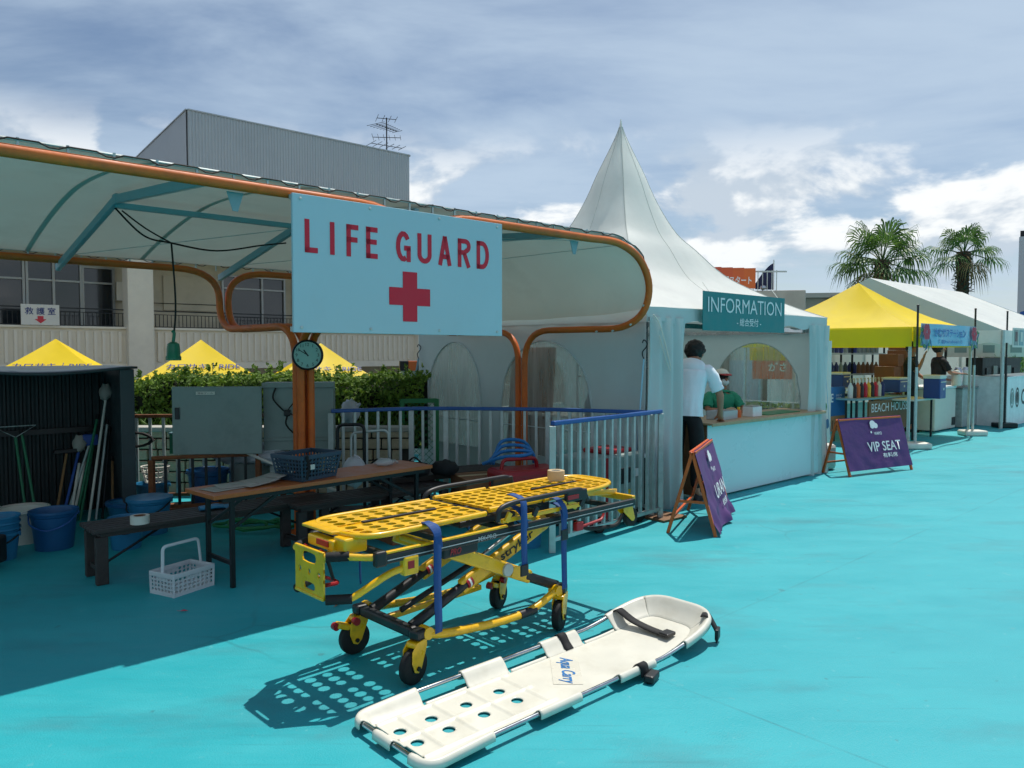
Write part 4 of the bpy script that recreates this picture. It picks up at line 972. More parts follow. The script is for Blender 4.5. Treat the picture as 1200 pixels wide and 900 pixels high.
def finish(J, rad):
    J['neck2'] = tuple(Vector(J['chest']).lerp(Vector(J['neck']), .62)); rad['neck2'] = .07
    J['belly2'] = tuple(Vector(J['pelvis']).lerp(Vector(J['belly']), .35)); rad['belly2'] = (.145, .1)
    for s in 'lr':
        J['slv' + s] = tuple(Vector(J['sh' + s]).lerp(Vector(J['el' + s]), .8)); rad['slv' + s] = .055
        J['cuf' + s] = tuple(Vector(J['kn' + s]).lerp(Vector(J['an' + s]), .9)); rad['cuf' + s] = .05
def shoe_parts(t, J):
    for s in 'lr':
        a, b = Vector(J['an' + s]), Vector(J['to' + s]); d = (b - a); d.z = 0; d.normalize(); e = V(-d.y, d.x, 0); m = MB()
        rows = []
        for i, (f, w, h) in enumerate(((-.07, .03, .05), (-.05, .04, .085), (.02, .042, .09), (.1, .05, .06), (.17, .042, .045), (.2, .02, .03))):
            c = V(a.x, a.y, 0) + d * f; rows.append([c + e * w + V(0, 0, 0), c + e * w * .95 + V(0, 0, h * .6), c + V(0, 0, h), c - e * w * .95 + V(0, 0, h * .6), c - e * w])
        m.grid(rows).add([rows[0][k] for k in range(5)], [(0, 1, 2, 3, 4)]).add([rows[-1][k] for k in range(5)], [(4, 3, 2, 1, 0)]).build('shoe', 'black_cloth', t, smooth='all')
# man leaning on the counter's end, back to the camera; local x = forward
J = joints(1.74)
J.update({'belly': (.03, 0, 1.08), 'chest': (.13, .0, 1.30), 'neck': (.24, .0, 1.415), 'jaw': (.30, .0, 1.46), 'skull': (.335, 0, 1.53), 'crown': (.355, 0, 1.59)})
J.update({'shl': (.14, .19, 1.36), 'shr': (.15, -.19, 1.36), 'elr': (.20, -.30, 1.09), 'wrr': (.29, -.28, .87), 'par': (.36, -.27, .83), 'ell': (.3, .26, 1.1), 'wrl': (.48, .2, .92), 'pal': (.56, .18, .87)})
J['_face'] = (.8, -.15, -.35); rd_ = dict(RAD); finish(J, rd_)
mx_, my_ = .74, -.02
man = body('person', 'person in white t-shirt and black trousers leaning on the counter, back turned', J, rd_, [trous('black_cloth')], wt(.82, .10), TH + R(20), 'short'); shoe_parts(man, J); shirt(man, J, 'white_shirt')
# staff member sitting behind the counter
J = joints(1.6)
for s, y in (('l', 1), ('r', -1)):
    J.update({'kn' + s: (.42, .11 * y, .46), 'an' + s: (.40, .11 * y, .08), 'to' + s: (.54, .13 * y, .035), 'hp' + s: (.05, .1 * y, .52)})
dz = .33
for q in ('pelvis', 'belly', 'chest', 'neck', 'jaw', 'skull', 'crown', 'shl', 'shr'): J[q] = (J[q][0] + (.06 if q not in ('pelvis', 'belly') else 0), J[q][1], J[q][2] - dz + .03)
for s, y in (('l', 1), ('r', -1)): J.update({'el' + s: (.16, .25 * y, .82), 'wr' + s: (.34, .14 * y, .83), 'pa' + s: (.41, .1 * y, .825)})
J['_face'] = (1, 0, -.25); rd_ = dict(RAD); finish(J, rd_)
stf = body('person', 'seated person in green shirt, red and white cap and face mask behind the counter', J, rd_, [trous('black_cloth')], wt(2.60, .86), TH + R(-115), 'cap'); shoe_parts(stf, J); shirt(stf, J, 'green_shirt')
st = T('round_stool', 'small round stool under the seated person behind the counter', 'stool', wt(2.58, .9), TH)
MB().lathe([(0, .42), (.17, .42), (.17, .45), (0, .455)], 18, cap=False).build('seat', 'black_plastic', st)
for a in range(4): MB().cyl((.12 * math.cos(a * 1.57 + .7), .12 * math.sin(a * 1.57 + .7), .42), (.17 * math.cos(a * 1.57 + .7), .17 * math.sin(a * 1.57 + .7), 0), .012, 8).build('leg', 'dark_steel', st)
# ================================================================== ambulance cot
GA = R(44.2)
gu = T('ambulance_cot', 'yellow and black wheeled ambulance cot with blue straps on the sunlit deck', 'stretcher', (-.254, 4.036, 0), GA)
Y_, K_ = 'yellow_paint', 'black_plastic'
def caster(x, y, rz, red=False):
    c = T('caster', None, None, (x, y, 0), rz); c.parent = gu
    RY = Matrix.Rotation(R(90), 3, 'X')
    MB().lathe([(.03, -.022), (.07, -.024), (.08, -.018), (.084, -.006), (.084, .006), (.08, .018), (.07, .024), (.03, .022)], 28, c=(-.035, 0, .084), rot=RY).build('tyre', 'black_rubber', c, smooth=True)
    MB().lathe([(0, -.024), (.03, -.024), (.03, .024), (0, .024)], 14, c=(-.035, 0, .079), rot=RY, cap=False).build('hub', 'dark_steel', c, smooth=True)
    side = [(.03, .205), (.03, .17), (-.008, .075), (-.03, .055), (-.056, .065), (-.074, .11), (-.072, .165), (-.04, .2)]
    for s in (-1, 1):
        MB().prism(side, .006, frame((0, s * .029 + .003, 0), (1, 0, 0), (0, 0, 1))).build('fork_plate', Y_, c, bevel=.003)
        MB().cyl((-.035, s * .028, .079), (-.035, s * .040, .079), .011, 10).build('axle_nut', 'dark_steel', c)
    MB().box((-.015, 0, .185), (.075, .062, .028)).build('fork_crown', Y_, c, bevel=.01)
    MB().box((0, 0, .226), (.068, .062, .05)).build('pivot_block', K_, c, bevel=.012)
    if red:
        MB().box((-.1, 0, .16), (.07, .05, .03), rot=Matrix.Rotation(R(20), 3, 'Y')).build('brake_lever', Y_, c, bevel=.006)
        for q in ((-.14, 0, .165), (-.045, -.038, .18)): MB().cyl(V(*q) - V(0, .016, 0), V(*q) + V(0, .016, 0), .019, 12).build('brake_pedal', 'red_plastic', c, smooth=True)
WX, WY = .50, .245
caster(-WX, -WY, R(12)); caster(-WX, WY, R(-4), True); caster(WX, -WY, R(25)); caster(WX, WY, R(18), True)
# base: cross bars and bent side bars
for s in (-1, 1):
    pts = fillet([(-WX + .03, s * (WY + .0), .222), (-WX + .12, s * (WY + .03), .20), (-.02, s * (WY + .03), .165), (.22, s * (WY + .03), .165), (.36, s * (WY + .02), .20), (WX - .03, s * WY, .228)], .1, 5)
    sb = MB().tube(pts, .021, 10).build('base_side_bar', Y_, gu, smooth=True)
    MB().tube([(.14, s * (WY + .03), .165), (.26, s * (WY + .029), .168)], .0235, 10).build('clamp_sleeve', K_, sb, smooth=True)
    for x in (-WX + .045, WX - .045): MB().cyl((x, s * (WY - .03), .223), (x, s * (WY + .03), .223), .03, 12).build('pivot_boss', Y_, sb, smooth=True)
MB().bar((-WX, -WY + .03, .225), (-WX, WY - .03, .225), .05, .05).build('base_cross_bar', K_, gu, bevel=.012)
MB().bar((WX, -WY + .03, .232), (WX, WY - .03, .232), .05, .05).build('base_cross_bar', K_, gu, bevel=.012)
# scissor arms
def arm(p, q, w, h, m_, parent=gu, name='scissor_arm', bevel=.012): return MB().bar(p, q, w, h).build(name, m_, parent, bevel=bevel)
for s in (-1, 1):
    y = s * .165
    a = V(-WX + .02, y, .235); b = V(.46, y, .60); mid = a.lerp(b, .33)
    o = arm(mid, b, .036, .08, Y_)
    MB().tube([a, a.lerp(b, .37)], [.027, .024], 12).build('arm_sleeve', K_, o, smooth=True)
    for k, m_ in ((.37, 'red_plastic'), (.385, 'white_print'), (.395, 'red_plastic')): MB().tube([a.lerp(b, k - .008), a.lerp(b, k + .006)], .030, 14).build('sleeve_ring', m_, o, smooth=True)
    if s < 0:
        d = (b - a).normalized(); up = V(-d.z, 0, d.x)
        text('lettering', 'stryker', 'black_print', o, frame(a.lerp(b, .74) + V(0, -.0185, 0), d, up), w=.26, h=.06, bold=.02)
    y = s * .218
    a = V(WX - .02, y, .24); b = V(-.30, y, .58); o = arm(a.lerp(b, .26), b, .034, .072, Y_)
    arm(a, a.lerp(b, .32), .04, .05, K_, o, 'arm_sleeve', .014)
    c = a.lerp(b, .50); MB().cyl((c.x, y - .03, c.z), (c.x, y + .03, c.z), .034, 16).build('pivot_bolt', 'galvanised', o, smooth=True)
    MB().prism([(-.04, -.025), (.03, -.025), (.025, .025), (-.02, .03)], .008, frame((c.x + .06, y - .022, c.z - .02), (1, 0, 0), (0, 0, 1))).build('gusset', Y_, o, bevel=.003)
    # upper support links
    MB().bar((-.27, y, .57), (-.02, y, .46), .03, .035).build('upper_link', Y_, gu, bevel=.006)
MB().tube([(.06, -.16, .42), (.06, .16, .42)], .016, 10).build('centre_shaft', 'galvanised', gu)
MB().tube([(-.3, -.16, .58), (-.3, .16, .58)], .016, 10).build('upper_shaft', Y_, gu); MB().tube([(.46, -.2, .60), (.46, .2, .60)], .018, 10).build('upper_shaft', Y_, gu)
# hydraulic cylinder
MB().tube([(-.42, 0, .26), (.10, 0, .42)], .015, 14).build('lift_cylinder', K_, gu, smooth=True); MB().tube([(.08, 0, .415), (.34, 0, .52)], .011, 10).build('piston_rod', 'aluminium', gu, smooth=True)
MB().bar((-.46, .1, .2), (.2, .1, .22), .03, .03).build('linkage_bar', Y_, gu, bevel=.005)
# black mid frame rails with yellow top strip
ZR = .625
for s in (-1, 1):
    y = s * .275
    r_ = MB().bar((-.72, y, ZR), (1.13, y, ZR + .004), .028, .046).build('frame_rail', K_, gu, bevel=.008)
    MB().bar((-.72, y, ZR + .028), (.05, y, ZR + .029), .022, .012).build('rail_strip', Y_, r_, bevel=.004)
    MB().bar((-.70, y - s * -.0165, ZR - .004), (1.1, y - s * -.0165, ZR), .0015, .004).build('pinstripe', 'grey_print', r_)
    # foot handle: upper grip tube
    MB().tube(fillet([(-.72, y, ZR + .01), (-.86, s * .17, ZR + .02), (-.92, s * .125, ZR + .02)], .05, 5), .0165, 10).build('handle_tube', Y_, r_, smooth=True)
    MB().tube([(-.83, s * .185, ZR + .02), (-.915, s * .13, ZR + .02)], .0225, 12).build('hand_grip', 'black_rubber', r_, smooth=True)
    MB().box((-.73, y, ZR + .006), (.06, .036, .07)).build('rail_end_cap', K_, r_, bevel=.01)
    # lower loop
    MB().tube(fillet([(-.58, y, ZR - .06), (-.66, s * .26, ZR - .07), (-.82, s * .19, ZR - .17), (-.85, s * .175, ZR - .175)], .05, 5), .0165, 10).build('handle_tube', Y_, r_, smooth=True)
    MB().tube([(-.82, s * .19, ZR - .172), (-.915, s * .125, ZR - .172)], .0225, 12).build('hand_grip', 'black_rubber', r_, smooth=True)
    MB().box((-.57, y, ZR - .05), (.085, .042, .09)).build('handle_bracket', Y_, r_, bevel=.01)
    MB().box((-.575, y + s * .0225, ZR - .045), (.035, .003, .035)).build('red_label', 'red_plastic', r_)
for x in (-.66, -.3, .1, .5, .95): MB().bar((x, -.265, ZR), (x, .265, ZR), .03, .03).build('frame_cross_member', K_, gu, bevel=.004)
# foot end plate
fp = MB()
def cellplate(m, y0, y1, z0, z1, rx, rz_):
    m.holed(y1 - y0, z1 - z0, .008, rx, rz_, 12, frame((-.925, (y0 + y1) / 2, (z0 + z1) / 2), (0, -1, 0), (0, 0, 1)), 5 if rx > .025 else 2)
ya, yb_ = -.125, .125
cellplate(fp, ya, yb_, .585, .66, .062, .024)
for i in range(3): cellplate(fp, ya + i * .25 / 3, ya + (i + 1) * .25 / 3, .53, .585, .013, .015)
cellplate(fp, ya, yb_, .455, .53, .05, .018)
fp.build('foot_plate', Y_, gu, bevel=0)
for z in (.455, .66): MB().bar((-.922, ya, z), (-.922, yb_, z), .016, .014).build('plate_edge', Y_, gu, bevel=.004)
MB().tube(fillet([(-.90, .09, .655), (-.84, .09, .62), (-.84, -.05, .62), (-.90, -.05, .655)], .03, 4), .010, 8).build('release_handle', 'red_plastic', gu, smooth=True)
MB().tube(fillet([(-.88, -.07, .50), (-.80, -.05, .49), (-.80, .07, .49), (-.88, .09, .5)], .03, 4), .010, 8).build('release_handle', 'red_plastic', gu, smooth=True)
MB().tube([(-.84, 0, .63), (-.80, 0, .49)], .009, 8).build('release_rod', K_, gu, smooth=True)
# litter panels with punched holes
def panel(name, x0, x1, hw, z, nx, ny, r, tip=0., rim=True, slot=True):
    t = .012; m = MB(); sl = .02 if slot else 0
    dx = (x1 - x0) / nx; dy = (hw - sl - .03) / (ny / 2)
    for i in range(nx):
        for j in range(ny // 2):
            for s in (-1, 1):
                yc = s * (sl + dy * (j + .5)); xc = x0 + dx * (i + .5)
                q = r * (1 if (i + j) % 2 == 0 else .86)
                m.holed(dx, dy, t, q, min(q * .92, dy * .44), 10, Matrix.Translation((xc, yc, z + tip * (xc - x0))))
    pl = m.build(name, Y_, gu)
    if slot:
        MB().box(((x0 + x1) / 2, 0, z - .012), (x1 - x0, sl * 2, .014)).build('centre_spine', Y_, pl)
        MB().box(((x0 + x1) / 2, 0, z + .003 + tip * (x1 - x0) / 2), ((x1 - x0) * .62, sl * 1.0, .01)).build('spine_slot', K_, pl, bevel=.003)
    return pl
ZL = .735
p1_ = panel('foot_panel', -.78, -.06, .235, ZL, 8, 6, .031)
MB().tube(fillet([(-.06, -.232, ZL - .008), (-.72, -.245, ZL - .008), (-.80, -.17, ZL - .01), (-.815, 0, ZL - .01), (-.80, .17, ZL - .01), (-.72, .245, ZL - .008), (-.06, .232, ZL - .008)], .12, 7), .014, 10).build('panel_rim', Y_, p1_, smooth=True)
MB().prism([(-.16, -.05), (.16, -.05), (.13, .035), (-.13, .035)], .014, Matrix.Translation((-.82, 0.06, ZL - .012)) @ Matrix.Rotation(R(90), 4, 'Z')).build('foot_tab', Y_, p1_, bevel=.005)
MB().box((-.845, 0.0, ZL - .055), (.05, .22, .05)).build('foot_block', Y_, p1_, bevel=.008)
MB().box((-.873, -.03, ZL - .05), (.006, .1, .025)).build('red_reflector', 'red_plastic', p1_)
MB().box((-.79, -.13, ZL - .05), (.12, .10, .07)).build('latch_housing', Y_, p1_, bevel=.01)
p2_ = panel('seat_panel', -.02, .34, .225, ZL + .012, 5, 6, .028, slot=False)
MB().box((.16, 0, ZL + .004), (.36, .02, .012)).build('panel_web', Y_, p2_)
for s in (-1, 1): MB().tube([(-.03, s * .225, ZL + .004), (.35, s * .225, ZL + .004)], .014, 8).build('panel_rim', Y_, p2_, smooth=True)
MB().cyl((-.04, -.22, ZL - .015), (-.04, .22, ZL - .015), .014, 10).build('hinge_tube', K_, p2_); MB().cyl((.365, -.22, ZL - .015), (.365, .22, ZL - .015), .014, 10).build('hinge_tube', K_, p2_)
p3_ = panel('back_panel', .39, 1.02, .215, ZL + .005, 8, 6, .028, tip=.02)
MB().tube(fillet([(.38, -.222, ZL), (.9, -.222, ZL + .006), (1.07, -.15, ZL + .01), (1.085, 0, ZL + .01), (1.07, .15, ZL + .01), (.9, .222, ZL + .006), (.38, .222, ZL)], .14, 7), .013, 10).build('panel_rim', Y_, p3_, smooth=True)
MB().prism([(1.0, -.2), (1.05, -.14), (1.065, 0), (1.05, .14), (1.0, .2)], .012, Matrix.Translation((0, 0, ZL + .005))).build('head_edge', Y_, p3_)
# side rails (folding guard rails)
for s in (-1, 1):
    y = s * .30
    z = ZL + .022
    gr = MB().tube(fillet([(-.04, y, z - .065), (-.035, y, z - .0), (.06, y, z + .018), (.62, y, z + .022), (.66, y, z - .05)], .06, 6), .014, 10).build('guard_rail', K_, gu, smooth=True)
    for x in (.02, .22, .44, .6): MB().bar((x, y, z - .075), (x + .03, y, z - .03), .016, .03).build('rail_bracket', Y_ if x in (.02, .44) else K_, gr, bevel=.004)
    MB().box((.56, y, z - .008), (.17, .03, .06)).build('rail_housing', K_, gr, bevel=.008)
    MB().box((.52, y + s * .017, z - .012), (.09, .004, .022)).build('red_release', 'red_plastic', gr)
    MB().bar((.0, y + s * -.01, z - .07), (.62, y + s * -.01, z - .068), .018, .022).build('rail_base', Y_, gr, bevel=.004)
# mattress mechanism below the litter
MB().box((.05, -.02, .665), (.4, .24, .035)).build('control_box', K_, gu, bevel=.01)
mb_ = MB().box((-.26, -.256, .588), (.22, .05, .06)).build('battery_pack', K_, gu, bevel=.01)
text('lettering', 'PRO', 'red_plastic', mb_, frame((-.30, -.283, .588), (1, 0, 0), (0, 0, 1)), w=.07, h=.03, shear=.3, bold=.02)
text('lettering', 'MX-PRO', 'grey_print', gu, frame((-.10, -.2905, ZR - .002), (1, 0, 0), (0, 0, 1)), w=.12, h=.024, bold=.01)
# head end: triangular extension with loading wheels and bumper bar
for s in (-1, 1):
    MB().bar((.7, s * .2, ZL - .01), (1.15, s * .12, ZR + .045), .02, .035).build('head_brace', Y_, gu, bevel=.004)
    lw = T('loading_wheel', None, None, (1.10, s * .235, .0)); lw.parent = gu
    MB().lathe([(.02, -.016), (.056, -.016), (.062, 0), (.056, .016), (.02, .016)], 20, c=(.045, 0, .53), rot=Matrix.Rotation(R(90), 3, 'X')).build('tyre', 'black_rubber', lw, smooth=True)
    for q in (-.023, .023): MB().prism([(-.05, .62), (.03, .62), (.065, .52), (.05, .505), (.03, .51), (-.05, .575)], .006, frame((0, q + .003, 0), (1, 0, 0), (0, 0, 1))).build('wheel_plate', Y_, lw, bevel=.003)
MB().bar((1.14, -.27, ZR + .02), (1.14, .27, ZR + .02), .03, .04).build('head_cross_bar', Y_, gu, bevel=.006)
MB().tube(fillet([(.62, -.24, .58), (.72, -.25, .52), (1.0, -.25, .50), (1.05, -.25, .56)], .05, 5), .012, 8).build('bumper_hose', 'black_rubber', gu, smooth=True)
MB().tube(fillet([(.62, -.23, .6), (.66, -.25, .545), (.86, -.25, .56), (.9, -.23, .62)], .03, 4), .009, 8).build('red_release_bar', 'red_plastic', gu, smooth=True)
MB().box((.60, -.285, .565), (.06, .03, .05)).build('red_catch', 'red_plastic', gu, bevel=.006)
# blue straps
def ribbon(pts, w, wd=(1, 0, 0), tw=0):
    pts = spline(pts, 5); m = MB(); wv = Vector(wd); a = []; b = []
    for i, p in enumerate(pts):
        q = Matrix.Rotation(tw * i / len(pts), 3, 'Z') @ wv; a.append(p - q * w / 2); b.append(p + q * w / 2)
    return m.grid([a, b])
for i, (x, zt_, zb_, lab) in enumerate(((-.44, ZL + .01, .235, 1), (.44, ZL - .02, .25, 1), (.12, ZL + .07, .40, 1))):
    ys = -.315 if i < 2 else -.325
    s_ = ribbon([(x, -.225, zt_), (x + .01, ys + .02, zt_ - .02), (x, ys - .005, zt_ - .09), (x - .004, ys - .008, (zt_ + zb_) / 2), (x + .006, ys - .004, zb_ + .05), (x + .004, ys - .006, zb_)], .047, (1, .0, 0), .15).build('blue_strap', 'blue_strap', gu, solid=.003, smooth='all')
    ribbon([(x, -.2, ZL - .01), (x - .015, -.27, ZL + .012), (x, ys, ZL - .03), (x + .012, ys - .004, ZL - .1)], .04, (1, 0, 0)).build('strap_loop', 'blue_strap', s_, solid=.004)
    if i: MB().box((x, ys - .008, zb_ + (.30 if i == 1 else .02)), (.055, .012, .06)).build('buckle', K_, s_, bevel=.005)
for x, zb_ in ((-.45, .33), (.3, .5)):
    s_ = ribbon([(x, .24, ZL), (x, .31, ZL - .03), (x + .01, .315, .6), (x - .005, .312, .45), (x, .315, zb_)], .02, (1, 0, 0), .6).build('blue_strap', 'blue_strap', gu, solid=.003, smooth='all')
# roll of tape on the cot
tp = T('tape_roll', 'roll of beige tape standing on the head end of the yellow cot', 'tape', V(-.254, 4.036, 0) + Matrix.Rotation(GA, 3, 'Z') @ V(.80, .07, ZL + .026))
mat('beige_tape', '#c3ab86', .5, var=.05)
MB().lathe([(.030, 0), (.052, 0), (.053, .004), (.053, .056), (.052, .06), (.030, .06), (.030, 0)], 24, cap=False).build('tape_winding', 'beige_tape', tp, smooth=True)
MB().lathe([(.0265, .002), (.0295, .002), (.0295, .058), (.0265, .058), (.0265, .002)], 24, cap=False).build('core', 'off_white', tp, smooth=True)
# ================================================================== floating rescue board
BA = R(42.6)
bd = T('rescue_board', 'white moulded plastic rescue board with metal tube rim lying in front of the cot', 'rescue board', (-.455, 2.905, 0), BA)
BX0, BX1, BHW = -.035, 1.91, .256      # x from foot to head, half width
def rise(x): return max(0, (x - 1.36) / .54)
def floor_z(x): return .009 + .070 * rise(x) ** 1.7
def rim_z(x): return .050 + .012 * min(1, max(0, x / .3)) + .085 * rise(x) ** 1.4
def outline(r):
    """perimeter of the rim pulled in by r, as (x, y, nx, ny)"""
    out = []
    cs = [(BX0, -BHW, .075), (1.78, -BHW, .16), (BX1, -.165, .10), (BX1, .165, .10), (1.78, BHW, .16), (BX0, BHW, .075)]
    k = len(cs); base = []
    for i, (x, y, rr) in enumerate(cs):
        p = V(x, y, 0); a = V(*cs[i - 1][:2], 0) - p; b = V(*cs[(i + 1) % k][:2], 0) - p
        A = p + a.normalized() * min(rr, a.length * .5); B = p + b.normalized() * min(rr, b.length * .5)
        for j in range(9): t = j / 8; base.append(A * (1 - t) ** 2 + p * 2 * t * (1 - t) + B * t * t)
    dense = []
    for i, p in enumerate(base):
        q = base[(i + 1) % len(base)]; n = max(1, round((q - p).length / .012))
        dense += [p.lerp(q, j / n) for j in range(n)]
    m = len(dense)
    for i, p in enumerate(dense):
        t = (dense[(i + 2) % m] - dense[i - 2]).normalized(); nx, ny = t.y, -t.x; out.append((p.x - nx * r, p.y - ny * r, nx, ny))
    return out
OUT = outline(0)
def is_gap(x, y, nx, ny):
    if abs(ny) > .8: return any(a < x < b for a, b in ((.285, .525), (.79, 1.04), (1.31, 1.56)))
    if nx < -.8: return .085 < y < .175 or -.15 < y < -.04
    if nx > .8 and x > 1.86: return False
    return False
def prof(x, y, nx, ny):
    zr_ = rim_z(x); w = .062 + .03 * min(1, rise(x)); zf = floor_z(x - nx * w)
    return [(w + .004, zf - .003), (w, zf + .004), (w - .012, zf + (zr_ - zf) * .14), (.026, zf + (zr_ - zf) * .72), (.010, zr_), (0, zr_ + .007), (-.010, zr_ + .006), (-.0165, zr_ - .006), (-.0175, zr_ - .026)]
runs = []; cur = []; n = len(OUT); st0 = next(i for i in range(n) if is_gap(*OUT[i]))
for k in range(n + 1):
    q = OUT[(st0 + k) % n]
    if is_gap(*q):
        if len(cur) > 2: runs.append(cur)
        cur = []
    else: cur.append(q)
if len(cur) > 2: runs.append(cur)
for run in runs:
    rows = []
    for (x, y, nx, ny) in run: rows.append([V(x - nx * o_, y - ny * o_, z) for o_, z in prof(x, y, nx, ny)])
    MB().grid(rows).build('rim_flange', 'white_plastic', bd, smooth='all', solid=.005)
# low lips beside the gaps
cur = []
def lip(c):
    rows = []
    for (x, y, nx, ny) in c:
        zf = floor_z(x); w = .062 + .03 * min(1, rise(x)); rows.append([V(x - nx * a, y - ny * a, b) for a, b in ((w + .004, zf - .003), (w - .002, zf + .004), (w - .008, zf + .013))])
    MB().grid(rows).build('pan_lip', 'white_plastic', bd, smooth='all', solid=.005)
for k in range(n + 1):
    q = OUT[(st0 + 200 + k) % n]
    if is_gap(*q): cur.append(q)
    else:
        if len(cur) > 2: lip(cur)
        cur = []
holes = [(x_, y_) for x_ in (.075, .232, .42, .612) for y_ in (.080, -.040)]; HR = .027
def inner_half(x):
    for lo, hi in ((0, 1),): pass
    best = 0
    for (ox, oy, nx, ny) in OUT_IN:
        if abs(ox - x) < .014 and oy > best: best = oy
    return best
OUT_IN = [(x - nx * (.062 + .03 * min(1, rise(x))), y - ny * (.062 + .03 * min(1, rise(x))), nx, ny) for x, y, nx, ny in OUT]
def groove(x, y):
    g_ = 0
    if x < .76:
        for gx in (.137, .313, .508, .715): g_ = max(g_, 1 - abs(x - gx) / .012) if abs(y - .02) < .165 else g_
        g_ = max(g_, 1 - abs(y - .02) / .013); 
        for gy in (.185, -.145): g_ = max(g_, 1 - abs(y - gy) / .012)
    return max(0, g_)
px0 = min(q[0] for q in OUT_IN); px1 = max(q[0] for q in OUT_IN)
NX, NY = 230, 64; vs = []; fs = []; vid = {}
HWS = []
for i in range(NX + 1):
    x = px0 + .001 + (px1 - px0 - .002) * i / NX; HWS.append((x, max(.01, inner_half(x))))
def vert(i, j):
    if (i, j) in vid: return vid[(i, j)]
    x, hw = HWS[i]; y = hw * (-1 + 2 * j / NY); z = floor_z(x) + .009 * groove(x, y)
    for hx, hy in holes:
        dx, dy = x - hx, y - hy; dd = math.hypot(dx, dy)
        if HR - .0055 < dd < HR + .0055: x = hx + dx / dd * HR; y = hy + dy / dd * HR
    vid[(i, j)] = len(vs); vs.append((x, y, z)); return vid[(i, j)]
for i in range(NX):
    for j in range(NY):
        x = (HWS[i][0] + HWS[i + 1][0]) / 2; y = (HWS[i][1] + HWS[i + 1][1]) / 2 * (-1 + 2 * (j + .5) / NY)
        if any(math.hypot(x - hx, y - hy) < HR for hx, hy in holes): continue
        fs.append((vert(i, j), vert(i + 1, j), vert(i + 1, j + 1), vert(i, j + 1)))
pan = MB(); pan.v = vs; pan.f = fs
pan.build('pan', 'white_plastic', bd, smooth='all', solid=.005)
MB().tube([V(x, y, rim_z(x) - .009) for x, y, nx, ny in OUT[::2]], .0105, 10, closed=True).build('rim_tube', 'aluminium', bd, smooth=True)
DT = (-.677, -.736, 0); DU = (.736, -.677, 0)
mat('sticker', '#d3d0c2', .3, var=.03)
MB().prism(rounded(.14, .31, .006), .0012, Matrix.Translation((1.0, .03, .0125)) @ Matrix.Rotation(R(-42.6), 4, 'Z')).build('sticker', 'sticker', bd)
text('lettering', 'Aqua Carry', 'blue_print', bd, frame((1.0, .03, .0135), DT, DU), w=.30, h=.085, shear=.42, bold=.014)
bb = ribbon([(1.64, .25, .10), (1.64, .225, .11), (1.645, .14, .075), (1.65, .03, .056), (1.655, -.09, .05)], .058, (1, .05, 0)).build('head_strap', 'black_cloth', bd, solid=.006, smooth='all')
MB().box((1.657, -.085, .058), (.075, .06, .02)).build('strap_buckle', 'black_plastic', bb, bevel=.006)
for x, s in ((1.20, 1), (1.21, -1)):
    hw = BHW; zr_ = rim_z(x); o = ribbon([(x, s * (hw - .065), .014), (x, s * (hw - .035), .04), (x, s * (hw - .012), zr_ + .008), (x, s * (hw + .003), zr_ + .014), (x, s * (hw + .02), zr_ + .004), (x, s * (hw + .028), zr_ - .04)], .055, (1, 0, 0)).build('side_strap', 'black_cloth', bd, solid=.006, smooth='all')
    if s < 0:
        lump((x + .02, -hw - .055, .03), (.055, .035, .03), 6, 14, 8, .35, True, 3).build('strap_buckle', 'black_plastic', o, smooth='all') if 'lump' in globals() else MB().box((x + .02, -hw - .05, .022), (.1, .05, .04), rz=.3).build('strap_buckle', 'black_plastic', o, bevel=.012)
o = ribbon([(1.84, -.175, rim_z(1.84) + .004), (1.85, -.205, rim_z(1.84) + .010), (1.86, -.232, rim_z(1.84) - .03), (1.87, -.25, .06), (1.86, -.26, .012)], .07, (.9, .4, 0)).build('side_strap', 'black_cloth', bd, solid=.006, smooth='all')
MB().box((1.87, -.255, .05), (.07, .02, .06), rz=.4).build('strap_buckle', 'black_plastic', o, bevel=.006)
# ================================================================== railings
def railing(label, pts, h, pitch, top, post='galvanised', bal='galvanised', zb=.10, balr=.0125, posts=True, zg=0., rw=.045, name='railing'):
    pts = [V(p[0], p[1], zg) for p in pts]; t = T(name, label, 'railing', pts[0]); o0 = pts[0]
    P = [p - o0 for p in pts]; one = None
    for a, b in zip(P, P[1:]):
        d = b - a; n = max(2, round(d.length / pitch)); ang = math.atan2(d.y, d.x)
        MB().bar(a + V(0, 0, h), b + V(0, 0, h), rw, .035).build('top_rail', top, t, bevel=.008)
        MB().bar(a + V(0, 0, zb), b + V(0, 0, zb), .03, .03).build('bottom_rail', post, t)
        for i in range(1, n):
            if one is None: one = MB().box((0, 0, 0), (balr * 2, balr * 2, h - zb - .03)).build('baluster', bal, t); o = one
            else: o = one.copy(); COL.objects.link(o); o.parent = t
            o.location = a.lerp(b, i / n) + V(0, 0, (h + zb) / 2); o.rotation_euler.z = ang
    if posts:
        for i, p in enumerate(P): MB().box((p.x, p.y, (h - .02) / 2), (.05, .05, h - .02)).build('post', post, t, bevel=.005)
    return t
railing('short galvanised railing with blue top rail standing in the sun beside the cot', [(.31, 5.80), (1.37, 6.97)], 1.0, .112, 'blue_rail')
railing('long galvanised railing with dark blue top rail behind benches and cot', [(-1.72, 7.2), (-1.0, 7.52), (-.66, 7.55), (.35, 7.42), (1.30, 7.05)], .985, .108, 'blue_rail')
railing('rusty railing between the tool shed and the grey cabinet', [(-4.05, 7.62), (-2.35, 7.75)], .90, .13, 'rust', 'rust', 'galvanised', rw=.04)
railing('lower rusty railing in front of the stored buckets', [(-3.35, 7.02), (-2.45, 7.30)], .56, .12, 'rust', 'rust', 'dark_steel', rw=.035)
